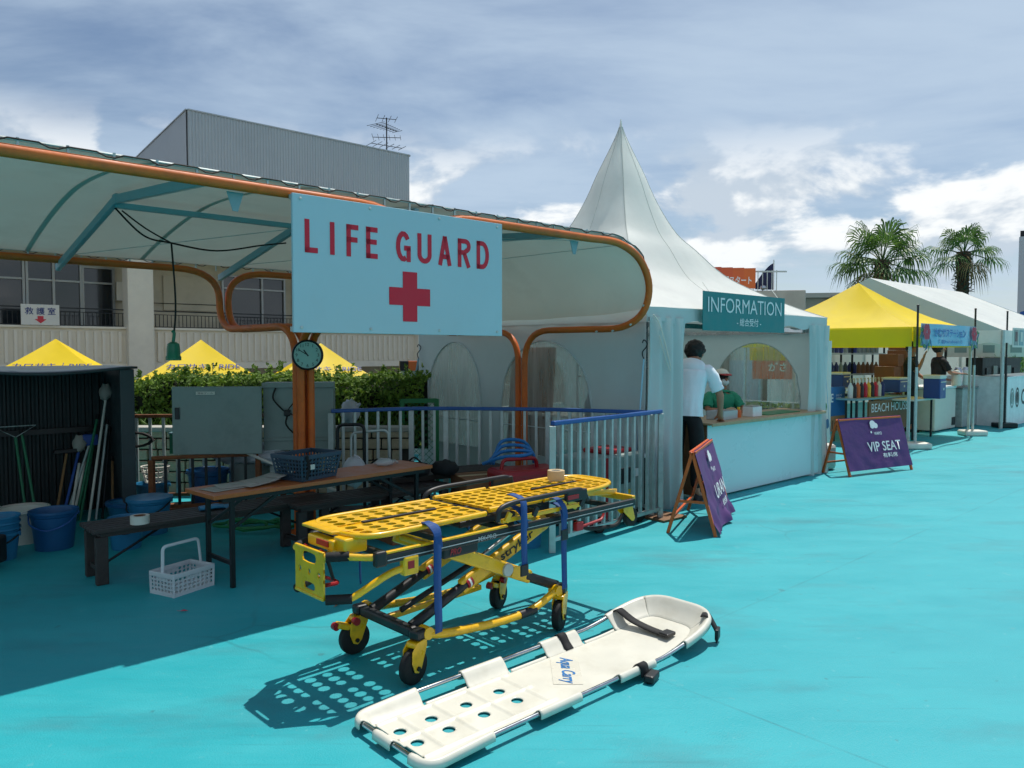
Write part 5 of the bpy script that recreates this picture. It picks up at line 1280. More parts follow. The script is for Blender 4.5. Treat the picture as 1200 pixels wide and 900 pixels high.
# ------------------------------------------------------------------ grey cabinet on the railing
gc = T('electric_cabinet', 'grey steel cabinet with one door swung open behind the orange post', 'cabinet', (-2.3, 7.32, 0), R(8))
def at(px, py, Y): return V((px - 600) / FPX * Y, Y, hz(py, Y))
MB().box((.23, .12, .92), (.66, .22, .66)).build('cabinet_body', 'grey_cabinet', gc, bevel=.006)
MB().box((.23, .0, 1.225), (.68, .03, .05)).build('top_lip', 'grey_cabinet', gc, bevel=.004); MB().box((.23, .0, .70), (.66, .02, .03)).build('bottom_lip', 'grey_cabinet', gc, bevel=.004)
do = MB().box((-.50, -.10, .90), (.82, .03, .64), rot=Matrix.Rotation(R(-3), 3, 'Z')).build('door', 'grey_cabinet', gc, bevel=.006)
MB().box((-.86, -.10, .97), (.04, .03, .11)).build('latch', 'black_plastic', do, bevel=.004)
MB().box((-.60, -.123, 1.16), (.17, .004, .03)).build('name_plate', 'off_white', do)
text('lettering', '流水プール', 'black_print', do, frame((-.60, -.1265, 1.16), (1, 0, 0), (0, 0, 1)), w=.14, h=.018)
MB().tube(spline([(.02, -.02, 1.2), (.0, -.04, 1.1), (.08, -.05, 1.0), (.13, -.04, .95), (.12, -.05, .85), (.2, -.03, .75), (.28, -.04, .7)], 6), .008, 6).build('cable', 'black_rope', gc)
MB().tube(spline([(.18, -.02, 1.2), (.2, -.05, 1.08), (.14, -.05, .98), (.22, -.05, .93), (.3, -.03, .95)], 6), .006, 6).build('cable', 'black_rope', gc)
MB().box((.13, -.04, .96), (.06, .05, .06)).build('socket', 'black_plastic', gc, bevel=.01)
for x in (-.05, .5): MB().box((x, .2, .3), (.05, .05, .6)).build('leg', 'galvanised', gc)
# ------------------------------------------------------------------ wooden trestle table
tt = T('trestle_table', 'long brown wooden folding table with black legs in the shade', 'table', (-1.90, 4.80, 0), R(47))
MB().box((.92, .21, .615), (1.84, .42, .028)).build('table_top', 'brown_wood', tt, bevel=.004)
for y in (.03, .39): MB().box((.92, y, .588), (1.7, .022, .03)).build('apron', 'dark_steel', tt)
for x in (.14, 1.70):
    for y in (.04, .38): MB().box((x, y, .29), (.03, .03, .58)).build('leg', 'dark_steel', tt, bevel=.004)
    MB().box((x, .21, .16), (.02, .34, .025)).build('stretcher', 'dark_steel', tt)
    for y in (.06, .36): MB().bar((x, y, .38), (x + (.34 if x < 1 else -.34), y, .57), .014, .02).build('brace', 'dark_steel', tt)
# ------------------------------------------------------------------ slatted benches
def bench(label, p, rz, L, h=.36):
    t = T('slatted_bench', label, 'bench', p, rz, 'dark slatted benches in the shade')
    for j in range(6): MB().box((L / 2, .03 + j * .062, h), (L, .05, .025)).build('seat_slat', 'dark_slat', t, bevel=.004)
    MB().box((L / 2, .185, h - .028), (L - .1, .3, .03)).build('seat_frame', 'dark_slat', t)
    for x in (.06, L - .06):
        for y in (.05, .32): MB().box((x, y, (h - .04) / 2), (.075, .05, h - .04)).build('leg', 'dark_slat', t, bevel=.006)
        MB().box((x, .185, .09), (.03, .24, .03)).build('stretcher', 'dark_slat', t)
    for x0, x1 in ((.1, .5), (L - .1, L - .5)): MB().tube([(x0, .185, .1), (x1, .185, h - .05)], .009, 6).build('brace', 'dark_steel', t)
    return t
bench('dark slatted bench at the left holding a roll of tape', (-2.74, 4.92, 0), R(42), 1.75)
bench('dark slatted bench directly behind the brown table', (-1.63, 5.72, 0), R(43), 1.5)
bench('grey-black slatted bench at the back by the green gate', (-1.15, 6.62, 0), R(30), 1.35, .42)
tr2 = T('white_tape_roll', 'roll of white tape lying on the left end of the dark bench', 'tape', V(-2.55, 5.16, .374))
MB().lathe([(.04, 0), (.062, 0), (.062, .055), (.04, .055), (.04, 0)], 20, cap=False).build('tape_winding', 'off_white', tr2, smooth=True)
MB().lathe([(.036, 0), (.04, 0), (.04, .055), (.036, .055), (.036, 0)], 20, cap=False).build('core', 'cardboard', tr2, smooth=True)
rag = T('work_gloves', 'blue rubber gloves left in the middle of the dark bench', 'gloves', V(-2.2, 5.62, .375), .5)
for k in range(2):
    m = MB(); m.tube([(-.12, .05 * k, .012), (0, .05 * k + .01, .018), (.05, .05 * k, .014)], [.03, .034, .026], 8, sy=.45)
    for j in range(4): m.tube([(.05, .05 * k - .02 + j * .014, .012), (.11, .05 * k - .025 + j * .018, .01)], .008, 6)
    m.build('glove', 'cyan_bucket', rag, smooth=True)
# ------------------------------------------------------------------ perforated crates and baskets
def crate(name, label, cat, p, rz, w, d, h, material, flare=1.0, handle=False, nx=9, nz=4, slot=.36, pw=6):
    t = T(name, label, cat, p, rz)
    MB().box((0, 0, .006), (w, d, .01)).build('bottom', material, t)
    for k, (L, off) in enumerate(((w, d / 2), (d, w / 2), (w, d / 2), (d, w / 2))):
        m = MB(); a = R(90 * k - 90); n = V(math.cos(a), math.sin(a), 0); r_ = V(-n.y, n.x, 0)
        lean = (flare - 1) * off
        nxx = max(3, round(nx * L / w)); cw = L / nxx; chh = (h - .045) / nz
        up = (V(0, 0, h) + n * lean).normalized()
        for i in range(nxx):
            for j in range(nz):
                f = 1 + (flare - 1) * (.02 + chh * (j + .5)) / h
                c = n * (off + lean * (.02 + chh * (j + .5)) / h) + r_ * (-L / 2 + cw * (i + .5)) * f + V(0, 0, .02 + chh * (j + .5))
                solid_ = (j == nz - 1 and handle and abs(i - (nxx - 1) / 2) < 1.1)
                m.holed(cw * f, chh * 1.005, .004, cw * (.05 if solid_ else slot), chh * .36, 8, frame(c, r_, up), pw)
        m.build('side', material, t)
        f = flare
        MB().bar(n * (off + lean) - r_ * L / 2 * f + V(0, 0, h - .014), n * (off + lean) + r_ * L / 2 * f + V(0, 0, h - .014), .016, .03).build('rim', material, t, bevel=.004)
        MB().bar(n * off - r_ * L / 2 + V(0, 0, .01), n * off + r_ * L / 2 + V(0, 0, .01), .01, .022).build('foot_edge', material, t)
    for sx in (-1, 1):
        for sy in (-1, 1): MB().bar((sx * w / 2, sy * d / 2, 0), (sx * w / 2 * flare, sy * d / 2 * flare, h), .014, .014).build('corner_post', material, t)
    if handle: MB().tube(fillet([(-w / 2 * .98, 0, h - .01), (-w / 2 * .9, .01, h + .16), (w / 2 * .9, .01, h + .16), (w / 2 * .98, 0, h - .01)], .03, 4), .009, 8, sy=1.2).build('handle', material, t, smooth=True)
    return t
mat('crate_white', '#c3c8cb', .4, var=.05)
crate('folding_crate', 'white folding plastic crate with raised handle standing on the deck', 'crate', G(214, 690), R(62), .30, .22, .145, 'crate_white', 1.02, True)
nb = crate('plastic_basket', 'navy blue plastic basket standing on the brown table', 'basket', V(-1.90, 4.80, .632) + Matrix.Rotation(R(47), 3, 'Z') @ V(.80, .20, 0), R(47 + 12), .32, .25, .185, 'navy_basket', 1.22, False, 11, 5)
MB().box((-.10, -.157, .10), (.05, .004, .035), rz=0).build('paper_tag', 'off_white', nb)
mm = MB().tube(spline([(-.16, -.17, .19), (-.15, -.18, .1), (-.16, -.165, .02)], 4), .012, 6).build('strap', 'black_cloth', nb)
for x, y, z, r_ in ((0, 0, .06, .07), (.06, .05, .08, .06), (-.07, .02, .10, .065)): MB().lathe([(0, 0), (r_, .02), (r_ * .9, .08), (0, .1)], 8, c=(x, y, z - .05), cap=False).build('contents', 'black_cloth', nb, smooth=True)
pp = T('loose_papers', 'curled grey papers lying on the left end of the brown table', 'papers', V(-1.90, 4.80, .63) + Matrix.Rotation(R(47), 3, 'Z') @ V(.28, .22, 0), R(47))
for k, (x, y, a, cu_) in enumerate(((-.1, .0, .1, .0), (0, .03, -.2, .01), (.12, -.02, .2, .02), (.2, .03, .05, .03))):
    rows = [[Matrix.Rotation(a, 3, 'Z') @ V(-.13 + .26 * i / 8, -.1 + .2 * j / 4, 0) + V(x, y, .003 + k * .004 + cu_ * (i / 8) ** 2) for j in range(5)] for i in range(9)]
    MB().grid(rows).build('sheet', 'paper', pp, smooth='all', solid=.002)
cb = T('crumpled_bag', 'crumpled clear plastic bag on the far end of the brown table', 'bag', V(-1.90, 4.80, .63) + Matrix.Rotation(R(47), 3, 'Z') @ V(1.55, .26, 0), R(40))
def lump(c, r, seed, n=16, k=10, amp=.3, flat=True, f=3.):
    rows = []
    for i in range(k + 1):
        a = -math.pi / 2 + math.pi * i / k; row = []
        for j in range(n):
            b = 2 * math.pi * j / n; d = V(math.cos(a) * math.cos(b), math.cos(a) * math.sin(b), math.sin(a)); q = 1 + amp * noise.noise(d * f + V(seed, 0, 0)) + amp * .5 * noise.noise(d * f * 2.7 + V(0, seed, 0))
            p = V(d.x * r[0] * q, d.y * r[1] * q, d.z * r[2] * q) + Vector(c)
            if flat and p.z < 0: p.z = 0
            row.append(p)
        rows.append(row)
    return MB().grid(rows, True)
lump((0, 0, .025), (.08, .05, .035), 3).build('bag_film', 'clear_plastic', cb, smooth='all'); MB().tube([(.09, 0, .03), (.14, .03, .01)], .012, 6).build('bag_knot', 'clear_plastic', cb)
# ------------------------------------------------------------------ buckets
def bucket(label, p, r=.15, h=.29, material='blue_bucket', stack=0, rz=0, lid=False, hang=True, name='bucket'):
    t = T(name, label, 'bucket', p, rz, 'plastic buckets on the deck'); k = .8
    MB().lathe([(0, .004), (r * k, 0), (r * k + .003, .01), (r * .97, h * .86), (r * 1.0, h * .87), (r * 1.02, h * .90), (r * 1.03, h), (r * 1.06, h + .006), (r * 1.06, h - .012), (r * 1.0, h), (r * .96, h * .88), (r * k - .004, .014), (0, .014)], 32, cap=False).build('bucket_body', material, t, smooth=True)
    for j in range(stack): MB().lathe([(r * .97, h + .03 * j), (r * 1.03, h + .035 + .045 * j), (r * 1.07, h + .04 + .045 * j), (r * 1.07, h + .028 + .045 * j), (r * 1.0, h + .02 + .045 * j)], 28, cap=False).build('nested_rim', material, t, smooth=True)
    zt_ = h + .045 * stack
    if hang: MB().tube(spline([(-r * 1.06, 0, h * .92), (-r * .75, -r * .9, h * .72), (0, -r * 1.12, h * .58), (r * .75, -r * .9, h * .72), (r * 1.06, 0, h * .92)], 6), .006, 6).build('bail_handle', 'blue_rail' if material != 'cyan_bucket' else 'black_rope', t, smooth=True)
    for s in (-1, 1): MB().cyl((s * r * 1.0, 0, h * .92), (s * r * 1.1, 0, h * .92), .014, 8).build('ear', material, t)
    if lid: MB().lathe([(0, zt_ + .012), (r * 1.0, zt_ + .012), (r * 1.09, zt_ + .01), (r * 1.09, zt_ - .015)], 28, cap=False).build('lid', material, t, smooth=True)
    return t
bucket('large dark blue bucket with curved handle in front of the tool shed', V(-3.62, 5.95, 0), .165, .30, 'blue_bucket', rz=.3)
bucket('stack of nested sky blue buckets at the far left edge', V(-3.83, 5.62, 0), .13, .20, 'cyan_bucket', 3, .2)
bucket('pale blue bucket behind the left end of the dark bench', V(-3.05, 5.95, 0), .13, .24, 'cyan_bucket', 0, .4, False, True)
bucket('blue lidded bucket behind the dark bench close to the shed panel', V(-3.10, 6.45, 0), .17, .30, 'cyan_bucket', 0, .1, True)
bucket('bright blue bucket beside the railing post behind the cot', V(.13, 6.0, 0), .12, .24, 'cyan_bucket', 0, .6)
bucket('dark blue tub standing behind the lower rusty railing', V(-3.02, 7.5, 0), .19, .38, 'blue_bucket', 0, .2, hang=False)
bucket('teal bucket behind the lower rusty railing next to a white sieve', V(-3.5, 7.35, 0), .15, .27, 'cyan_bucket', 0, .2, hang=False)
gb = T('grey_bin', 'tall grey plastic bin behind the lower rusty railing', 'bin', V(-2.62, 7.62, 0))
MB().lathe([(0, .0), (.17, 0), (.21, .52), (.225, .53), (.225, .56), (.2, .55), (.165, .02), (0, .02)], 24, cap=False).build('bin_body', 'grey_cabinet', gb, smooth=True)
MB().tube([(.1, -.2, .1), (.12, -.23, .45)], .02, 6).build('bin_rib', 'grey_cabinet', gb)
sv = T('white_sieve', 'white latticed plastic basket on the teal bucket behind the railing', 'basket', V(-3.47, 7.35, .285))
m = MB()
for i in range(9):
    a = 2 * math.pi * i / 9; 
    for k in range(14): a = 2 * math.pi * k / 14
m = MB()
for k in range(14):
    a = 2 * math.pi * k / 14; m.tube([(.09 * math.cos(a), .09 * math.sin(a), 0), (.13 * math.cos(a), .13 * math.sin(a), .15)], .006, 5)
m.build('ribs', 'off_white', sv)['kind'] = 'stuff'
for z, r_ in ((0, .09), (.05, .103), (.1, .117), (.15, .13)): MB().tube([(r_ * math.cos(a * .393), r_ * math.sin(a * .393), z) for a in range(16)], .007, 6, closed=True).build('hoop', 'off_white', sv, smooth=True)
# junk heap behind the lower railing
tarp = T('white_tarpaulin', 'crumpled white tarpaulin heaped over the grey bin', 'tarpaulin', V(-2.62, 7.45, .5))
lump((0, 0, .06), (.36, .16, .1), 8, 26, 12, .55, False, 4).build('sheet', 'bag_white', tarp, smooth='all'); lump((.2, -.05, .02), (.22, .12, .07), 2, 20, 10, .5, False, 4).build('fold', 'bag_white', tarp, smooth='all')
pl_ = T('white_pole', 'thin white pole sloping down behind the brown table', 'pole', V(-2.55, 7.25, .52)); MB().tube([(0, 0, .06), (.95, -.15, -.30)], .014, 8).build('shaft', 'off_white', pl_); MB().tube([(-.05, 0, .08), (.04, 0, .05)], .018, 8).build('grip', 'black_rubber', pl_)
hs = T('coiled_hose', 'dark coiled hose hung on the rusty railing next to the shed', 'hose', V(-3.72, 7.58, .66))
MB().tube([(.14 * math.cos(a * .42) * (1 + .02 * (a % 7)), -.05 + .01 * math.sin(a), .06 * math.sin(a * .42) + .006 * (a % 5)) for a in range(60)], .013, 6).build('hose_coil', 'black_rubber', hs, smooth=True); MB().tube([(-.14, -.05, 0), (-.12, -.06, -.2)], .013, 6).build('hose_end', 'black_rubber', hs)
gbx = T('green_box', 'small green plastic box hooked on the rusty railing left of the cabinet', 'box', V(-3.33, 7.50, .54), R(5)); MB().box((0, 0, .1), (.11, .08, .2)).build('box_body', 'green_plastic', gbx, bevel=.008); MB().box((0, 0, .205), (.12, .09, .012)).build('rim', 'pale_blue_steel', gbx); MB().tube([(0, 0, .2), (.0, .02, .34), (-.015, .02, .42)], [.02, .012, .006], 8).build('brush_handle', 'off_white', gbx)
rdt = T('red_tub', 'small dark red tub on the ledge beside the coiled hose', 'tub', V(-3.86, 7.45, .50)); MB().lathe([(0, 0), (.08, 0), (.10, .16), (.105, .16), (.095, .155), (.075, .01), (0, .01)], 18, cap=False).build('tub_body', 'red_plastic', rdt, smooth=True); MB().lathe([(.0, .13), (.09, .13)], 14, cap=False).build('contents', 'black_cloth', rdt)
lg = T('plank_ledge', 'rusty brown planks lying on the ground behind the lower railing', 'planks', V(-3.0, 7.1, 0), R(14))
for k in range(3): MB().box((0, k * .17, .03 + .012 * k), (1.3, .14, .03), rz=.03 * k).build('plank', 'rust', lg, bevel=.004)
hs2 = T('garden_hose', 'green hose lying in loops behind the left end of the table', 'hose', V(-2.4, 6.55, .02)); MB().tube([(.26 * math.cos(a * .4) + .008 * a, .16 * math.sin(a * .4), .012 + .006 * (a % 6)) for a in range(40)], .014, 6).build('hose_loop', 'green_fence', hs2, smooth=True); MB().tube([(.6, 0, .02), (.9, .1, .02)], .014, 6).build('hose_end', 'green_fence', hs2)
# ------------------------------------------------------------------ hand trolley, bags, boxes behind the table
ht = T('hand_trolley', 'black folded hand trolley standing behind the brown table', 'trolley', V(-1.48, 6.95, 0), R(10))
MB().tube(fillet([(-.12, 0, .1), (-.12, 0, .88), (.12, 0, .88), (.12, 0, .1)], .06, 5), .016, 8).build('frame', 'dark_steel', ht, smooth=True)
MB().tube(fillet([(-.0, .05, .3), (.0, .05, .80), (.34, .05, .82), (.36, .05, .3)], .06, 5), .012, 8).build('handle', 'galvanised', ht, smooth=True)
MB().box((0, -.12, .12), (.34, .25, .02)).build('toe_plate', 'dark_steel', ht)
for x in (-.17, .17): MB().cyl((x - .02, .03, .07), (x + .02, .03, .07), .07, 14).build('wheel', 'black_rubber', ht, smooth=True)
gbag = T('grey_sack', 'pale grey plastic sack behind the navy basket', 'sack', V(-1.28, 6.15, .38)); lump((0, 0, .19), (.1, .08, .12), 5, 20, 12, .2, True, 2).build('sack_film', 'bag_white', gbag, smooth='all'); MB().tube([(0, 0, .28), (.02, 0, .32)], [.02, .03], 8).build('sack_neck', 'bag_white', gbag)
tb_ = T('tool_bags', 'dark holdall bags piled on the bench behind the table', 'bag', V(-.95, 6.72, .435), R(20))
for k, (x, r_) in enumerate(((-.25, .16), (.08, .15), (.36, .13))): lump((x, 0, .06), (r_, .11, .075), k + 20, 16, 8, .25, True, 2.5).build('bag_body', 'black_cloth', tb_, smooth='all')
for x in (-.25, .08): MB().tube(spline([(x - .08, 0, .1), (x, 0, .17), (x + .08, 0, .1)], 5), .009, 6).build('bag_handle', 'black_rope', tb_)
cbx = T('cardboard_box', 'brown cardboard box on the deck behind the brown table legs', 'box', V(-.88, 6.25, 0), R(38)); MB().box((0, 0, .14), (.42, .3, .28)).build('box_body', 'cardboard', cbx, bevel=.004); MB().box((0, 0, .283), (.42, .05, .004)).build('tape_strip', 'beige_tape', cbx)
cbx = T('cardboard_box', 'wide brown cardboard box under the bench left of the red machine', 'box', V(-.2, 6.9, 0), R(25)); MB().box((0, 0, .22), (.62, .4, .42)).build('box_body', 'cardboard', cbx, bevel=.004); MB().box((0, 0, .433), (.62, .05, .004)).build('tape_strip', 'beige_tape', cbx)
# red pump, blue hose, grey machine behind the railing
rp = T('red_pump', 'red motor pump with carrying handle behind the cot and railing', 'pump', V(.12, 6.72, 0), R(25))
MB().box((0, 0, .42), (.62, .36, .20)).build('pump_body', 'red_plastic', rp, bevel=.04); MB().tube(fillet([(-.24, 0, .5), (-.22, 0, .6), (.1, 0, .6), (.12, 0, .5)], .04, 4), .017, 8).build('carry_handle', 'red_plastic', rp, smooth=True)
MB().box((0, 0, .16), (.56, .32, .32)).build('pump_engine', 'black_plastic', rp, bevel=.02); MB().cyl((-.33, 0, .2), (-.27, 0, .2), .09, 16).build('pump_outlet', 'dark_steel', rp)
bh = T('blue_hose', 'loops of bright blue hose lying on the red pump', 'hose', V(.02, 6.85, .53)); 
for k in range(4): MB().tube(spline([(-.28 + .03 * k, -.05, .01), (-.12, .10 * k - .15, .08 + .035 * k), (.08, .10 * k - .15, .10 + .03 * k), (.17, .02, .09), (.18, .06, .01)], 5), .016, 8).build('hose_loop', 'blue_print', bh, smooth=True)
gm2 = T('grey_generator', 'boxy grey generator with red stripe behind the sunlit railing', 'generator', V(.80, 6.80, 0), R(46))
MB().box((0, 0, .36), (.78, .42, .56)).build('housing', 'grey_cabinet', gm2, bevel=.02); MB().box((-.22, -.213, .36), (.09, .006, .54)).build('red_stripe', 'red_plastic', gm2); MB().box((.08, -.215, .45), (.14, .012, .14)).build('control_panel', 'black_plastic', gm2, bevel=.004); MB().box((.12, -.214, .30), (.07, .004, .04)).build('yellow_label', 'yellow_paint', gm2); MB().box((.24, -.214, .46), (.07, .004, .07)).build('white_label', 'white_print', gm2)
for x in (-.3, .3): MB().cyl((x, -.23, .07), (x, -.19, .07), .07, 14).build('wheel', 'black_rubber', gm2, smooth=True)
MB().box((.1, 0, .66), (.36, .3, .04)).build('red_lid', 'red_plastic', gm2, bevel=.015)
dbx = T('black_case', 'tall black case with white top tray behind the railing corner', 'case', V(1.12, 7.32, 0), R(46)); MB().box((0, 0, .27), (.44, .34, .54)).build('case_body', 'black_plastic', dbx, bevel=.01); MB().box((0, 0, .555), (.5, .4, .03)).build('tray', 'white_print', dbx, bevel=.008)
br = T('flat_board', 'flat brown board lying on the deck at the railing corner', 'board', V(1.42, 7.02, .0), R(40)); MB().box((0, 0, .012), (.34, .26, .02)).build('board_sheet', 'plywood', br, bevel=.003); MB().box((0, 0, .026), (.3, .02, .008)).build('batten', 'plywood', br)
# ------------------------------------------------------------------ tool shed
sh2 = T('tool_shed', 'open dark metal tool shed full of poles at the far left', 'shed', V(-3.46, 6.98, 0), TH)
HS = 1.39
MB().box((-.06, .38, HS / 2), (.035, .80, HS)).build('side_panel', 'shed_metal', sh2, bevel=.006); MB().box((-.08, .0, HS / 2), (.12, .05, HS)).build('front_post', 'shed_metal', sh2, bevel=.006)
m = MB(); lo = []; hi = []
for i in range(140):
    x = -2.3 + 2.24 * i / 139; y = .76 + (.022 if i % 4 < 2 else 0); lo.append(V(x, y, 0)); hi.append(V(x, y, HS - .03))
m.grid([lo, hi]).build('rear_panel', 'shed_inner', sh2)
rows = [[V(-2.4 + 2.40 * i / 20, -.06 + .9 * j / 6, HS + .015 - .05 * math.sin(math.pi * min(1, max(0, (i / 20 - .42) / .55))) * (1 - j / 6)) for j in range(7)] for i in range(21)]
MB().grid(rows).build('roof_sheet', 'shed_metal', sh2, solid=.02, smooth='all')
MB().box((-2.35, .38, HS / 2), (.035, .8, HS)).build('side_panel', 'shed_metal', sh2)
MB().box((-1.15, .72, .80), (2.2, .04, .05)).build('inner_rail', 'black_plastic', sh2)
def pole(label, name, p, q, m_, head=None, r=.012):
    p, q = Vector(p), Vector(q); p = V(p.x * .88, p.y * .8, p.z); q = V(q.x * .88, q.y * .9, q.z); t = T(name, label, 'tool', V(-3.46, 6.98, 0) + Matrix.Rotation(TH, 3, 'Z') @ p, TH, 'long handled tools leaning in the shed'); d = q - p
    MB().tube([(0, 0, 0), d], r, 8).build('handle', m_, t, smooth=True)
    if head == 'mop': lump(d + V(0, 0, .04), (.06, .05, .08), 3, 12, 8, .4, False, 5).build('mop_head', 'paper', t, smooth='all')
    elif head == 'blue': MB().box(d + V(.0, 0, .03), (.14, .06, .11)).build('scrubber_head', 'tool_blue', t, bevel=.02)
    elif head == 'brush': MB().box(d + V(0, 0, .0), (.22, .06, .04)).build('brush_head', 'black_plastic', t, bevel=.008)
    elif head == 'net':
        MB().tube([d, d + V(-.16, 0, .10), d + V(.16, 0, .10)], .006, 6, closed=True).build('net_hoop', 'galvanised', t); MB().add([d, d + V(-.16, 0, .10), d + V(0, .03, .0), d + V(.16, 0, .1)], [(0, 1, 2), (0, 2, 3)]).build('net_mesh', 'clear_plastic', t)
    else: MB().tube([d, d + (d.normalized() * .05)], r * 1.35, 8).build('grip', 'black_rubber', t)
TL = [('green handled skimmer net standing left in the shed', (-.93, .45, 0), (-.98, .6, .78), 'tool_green', 'net'), ('second green handled net right beside the first', (-.84, .45, 0), (-.92, .62, .80), 'tool_green', None),
      ('grey metal pole leaning at the far left edge of the shed', (-1.10, .1, 0), (-1.45, .5, .85), 'galvanised', None), ('wooden handled broom head up in the middle of the shed', (-.72, .3, 0), (-.52, .6, .62), 'tool_wood', 'brush'),
      ('blue handled mop with dirty white head', (-.66, .3, 0), (-.40, .6, .64), 'tool_blue', 'mop'), ('pole with a blue scrubber head among the handles', (-.62, .35, 0), (-.30, .6, .68), 'galvanised', 'blue'),
      ('white pole leaning right of the blue scrubber', (-.56, .3, 0), (-.33, .6, .60), 'off_white', None), ('dark green pole in the middle of the bundle', (-.52, .35, 0), (-.22, .62, .90), 'tool_green', None),
      ('green pole behind the thick pale pole', (-.48, .35, 0), (-.26, .6, .7), 'tool_green', None), ('thick pale grey pole reaching up to the shed roof', (-.42, .25, 0), (-.13, .6, 1.12), 'off_white', 'mop'),
      ('thin grey pole right of the thick pale pole', (-.34, .3, 0), (-.14, .55, .85), 'galvanised', None), ('dark grey pole near the shed post', (-.28, .3, 0), (-.12, .55, .78), 'dark_steel', None), ('short wooden stick beside the shed post', (-.20, .2, 0), (-.11, .5, .5), 'tool_wood', None),
      ('thin white cane low in the bundle of poles', (-.60, .22, 0), (-.42, .55, .5), 'off_white', None)]
for lab, p, q, m_, hd in TL: pole(lab, 'long_tool', p, q, m_, hd)
wtub = T('white_tub', 'white round tub behind the blue buckets at the left edge', 'tub', V(-4.0, 6.15, 0)); MB().lathe([(0, 0), (.15, 0), (.18, .26), (.19, .27), (.17, .265), (.14, .01), (0, .01)], 24, cap=False).build('tub_body', 'off_white', wtub, smooth=True); MB().lathe([(.186, .25), (.2, .255), (.2, .28), (.186, .285)], 24, cap=False).build('rim', 'off_white', wtub, smooth=True)
bk = T('blue_tub', 'low blue tub in front of the shed poles', 'tub', V(-3.38, 6.75, 0)); MB().lathe([(0, 0), (.18, 0), (.22, .2), (.23, .21), (.21, .205), (.17, .01), (0, .01)], 24, cap=False).build('tub_body', 'cyan_bucket', bk, smooth=True); MB().lathe([(.21, .19), (.236, .195), (.236, .22), (.21, .225)], 24, cap=False).build('rim', 'blue_bucket', bk, smooth=True)
wc = T('dark_cart', 'dark wheeled cart corner at the left edge of the deck', 'cart', V(-3.62, 5.28, 0)); MB().box((-.12, 0, .14), (.2, .3, .2)).build('cart_body', 'black_plastic', wc, bevel=.02); MB().cyl((-.02, -.1, .035), (-.02, -.06, .035), .035, 12).build('wheel', 'black_rubber', wc)
# ------------------------------------------------------------------ green gate, kiosk, white bag at the back
gg = T('green_gate', 'green wire mesh gate at the back beside the tent', 'gate', V(-1.27, 8.75, 0), R(14))
for x in (0, .40): MB().box((x, 0, .5), (.05, .05, 1.0)).build('post', 'green_fence', gg)
for z in (.08, .98): MB().box((.2, 0, z), (.4, .04, .05)).build('rail', 'green_fence', gg)
m = MB()
for i in range(-11, 11):
    a = i * .075; x0 = max(0, a); x1 = min(.4, a + .88)
    if x1 > x0: m.bar((x0, .0, .08 + (x0 - a)), (x1, .0, .08 + (x1 - a)), .005, .005); m.bar((.4 - x0, .006, .08 + (x0 - a)), (.4 - x1, .006, .08 + (x1 - a)), .005, .005)
m.build('wire_mesh', 'green_fence', gg)['kind'] = 'stuff'
ko = T('small_kiosk', 'small dark kiosk with orange striped canopy behind the green gate', 'kiosk', V(-1.55, 11.3, -.4), R(10))
MB().box((.45, .5, .85), (1.1, .8, 1.7)).build('kiosk_wall', 'off_white', ko); MB().box((.45, .08, 1.25), (.62, .04, .5)).build('opening', 'window_glass', ko)
for k in range(9): MB().box((-.06 + k * .128, -.02, 1.74), (.126, .34, .14)).build('awning_stripe', 'banner_orange' if k % 2 else 'black_plastic', ko)
MB().box((-.14, -.1, 1.3), (.1, .03, .42), rot=Matrix.Rotation(R(-8), 3, 'Y')).build('red_flag', 'banner_red', ko)
bg_ = T('white_bag', 'knotted white plastic bag on the block wall below the hedge', 'bag', V(-1.75, 8.2, .74)); lump((0, 0, .16), (.1, .08, .13), 11, 18, 12, .3, True, 3).build('bag_film', 'bag_white', bg_, smooth='all'); MB().tube([(.05, 0, .2), (.11, 0, .25)], [.03, .012], 8).build('bag_knot', 'bag_white', bg_)
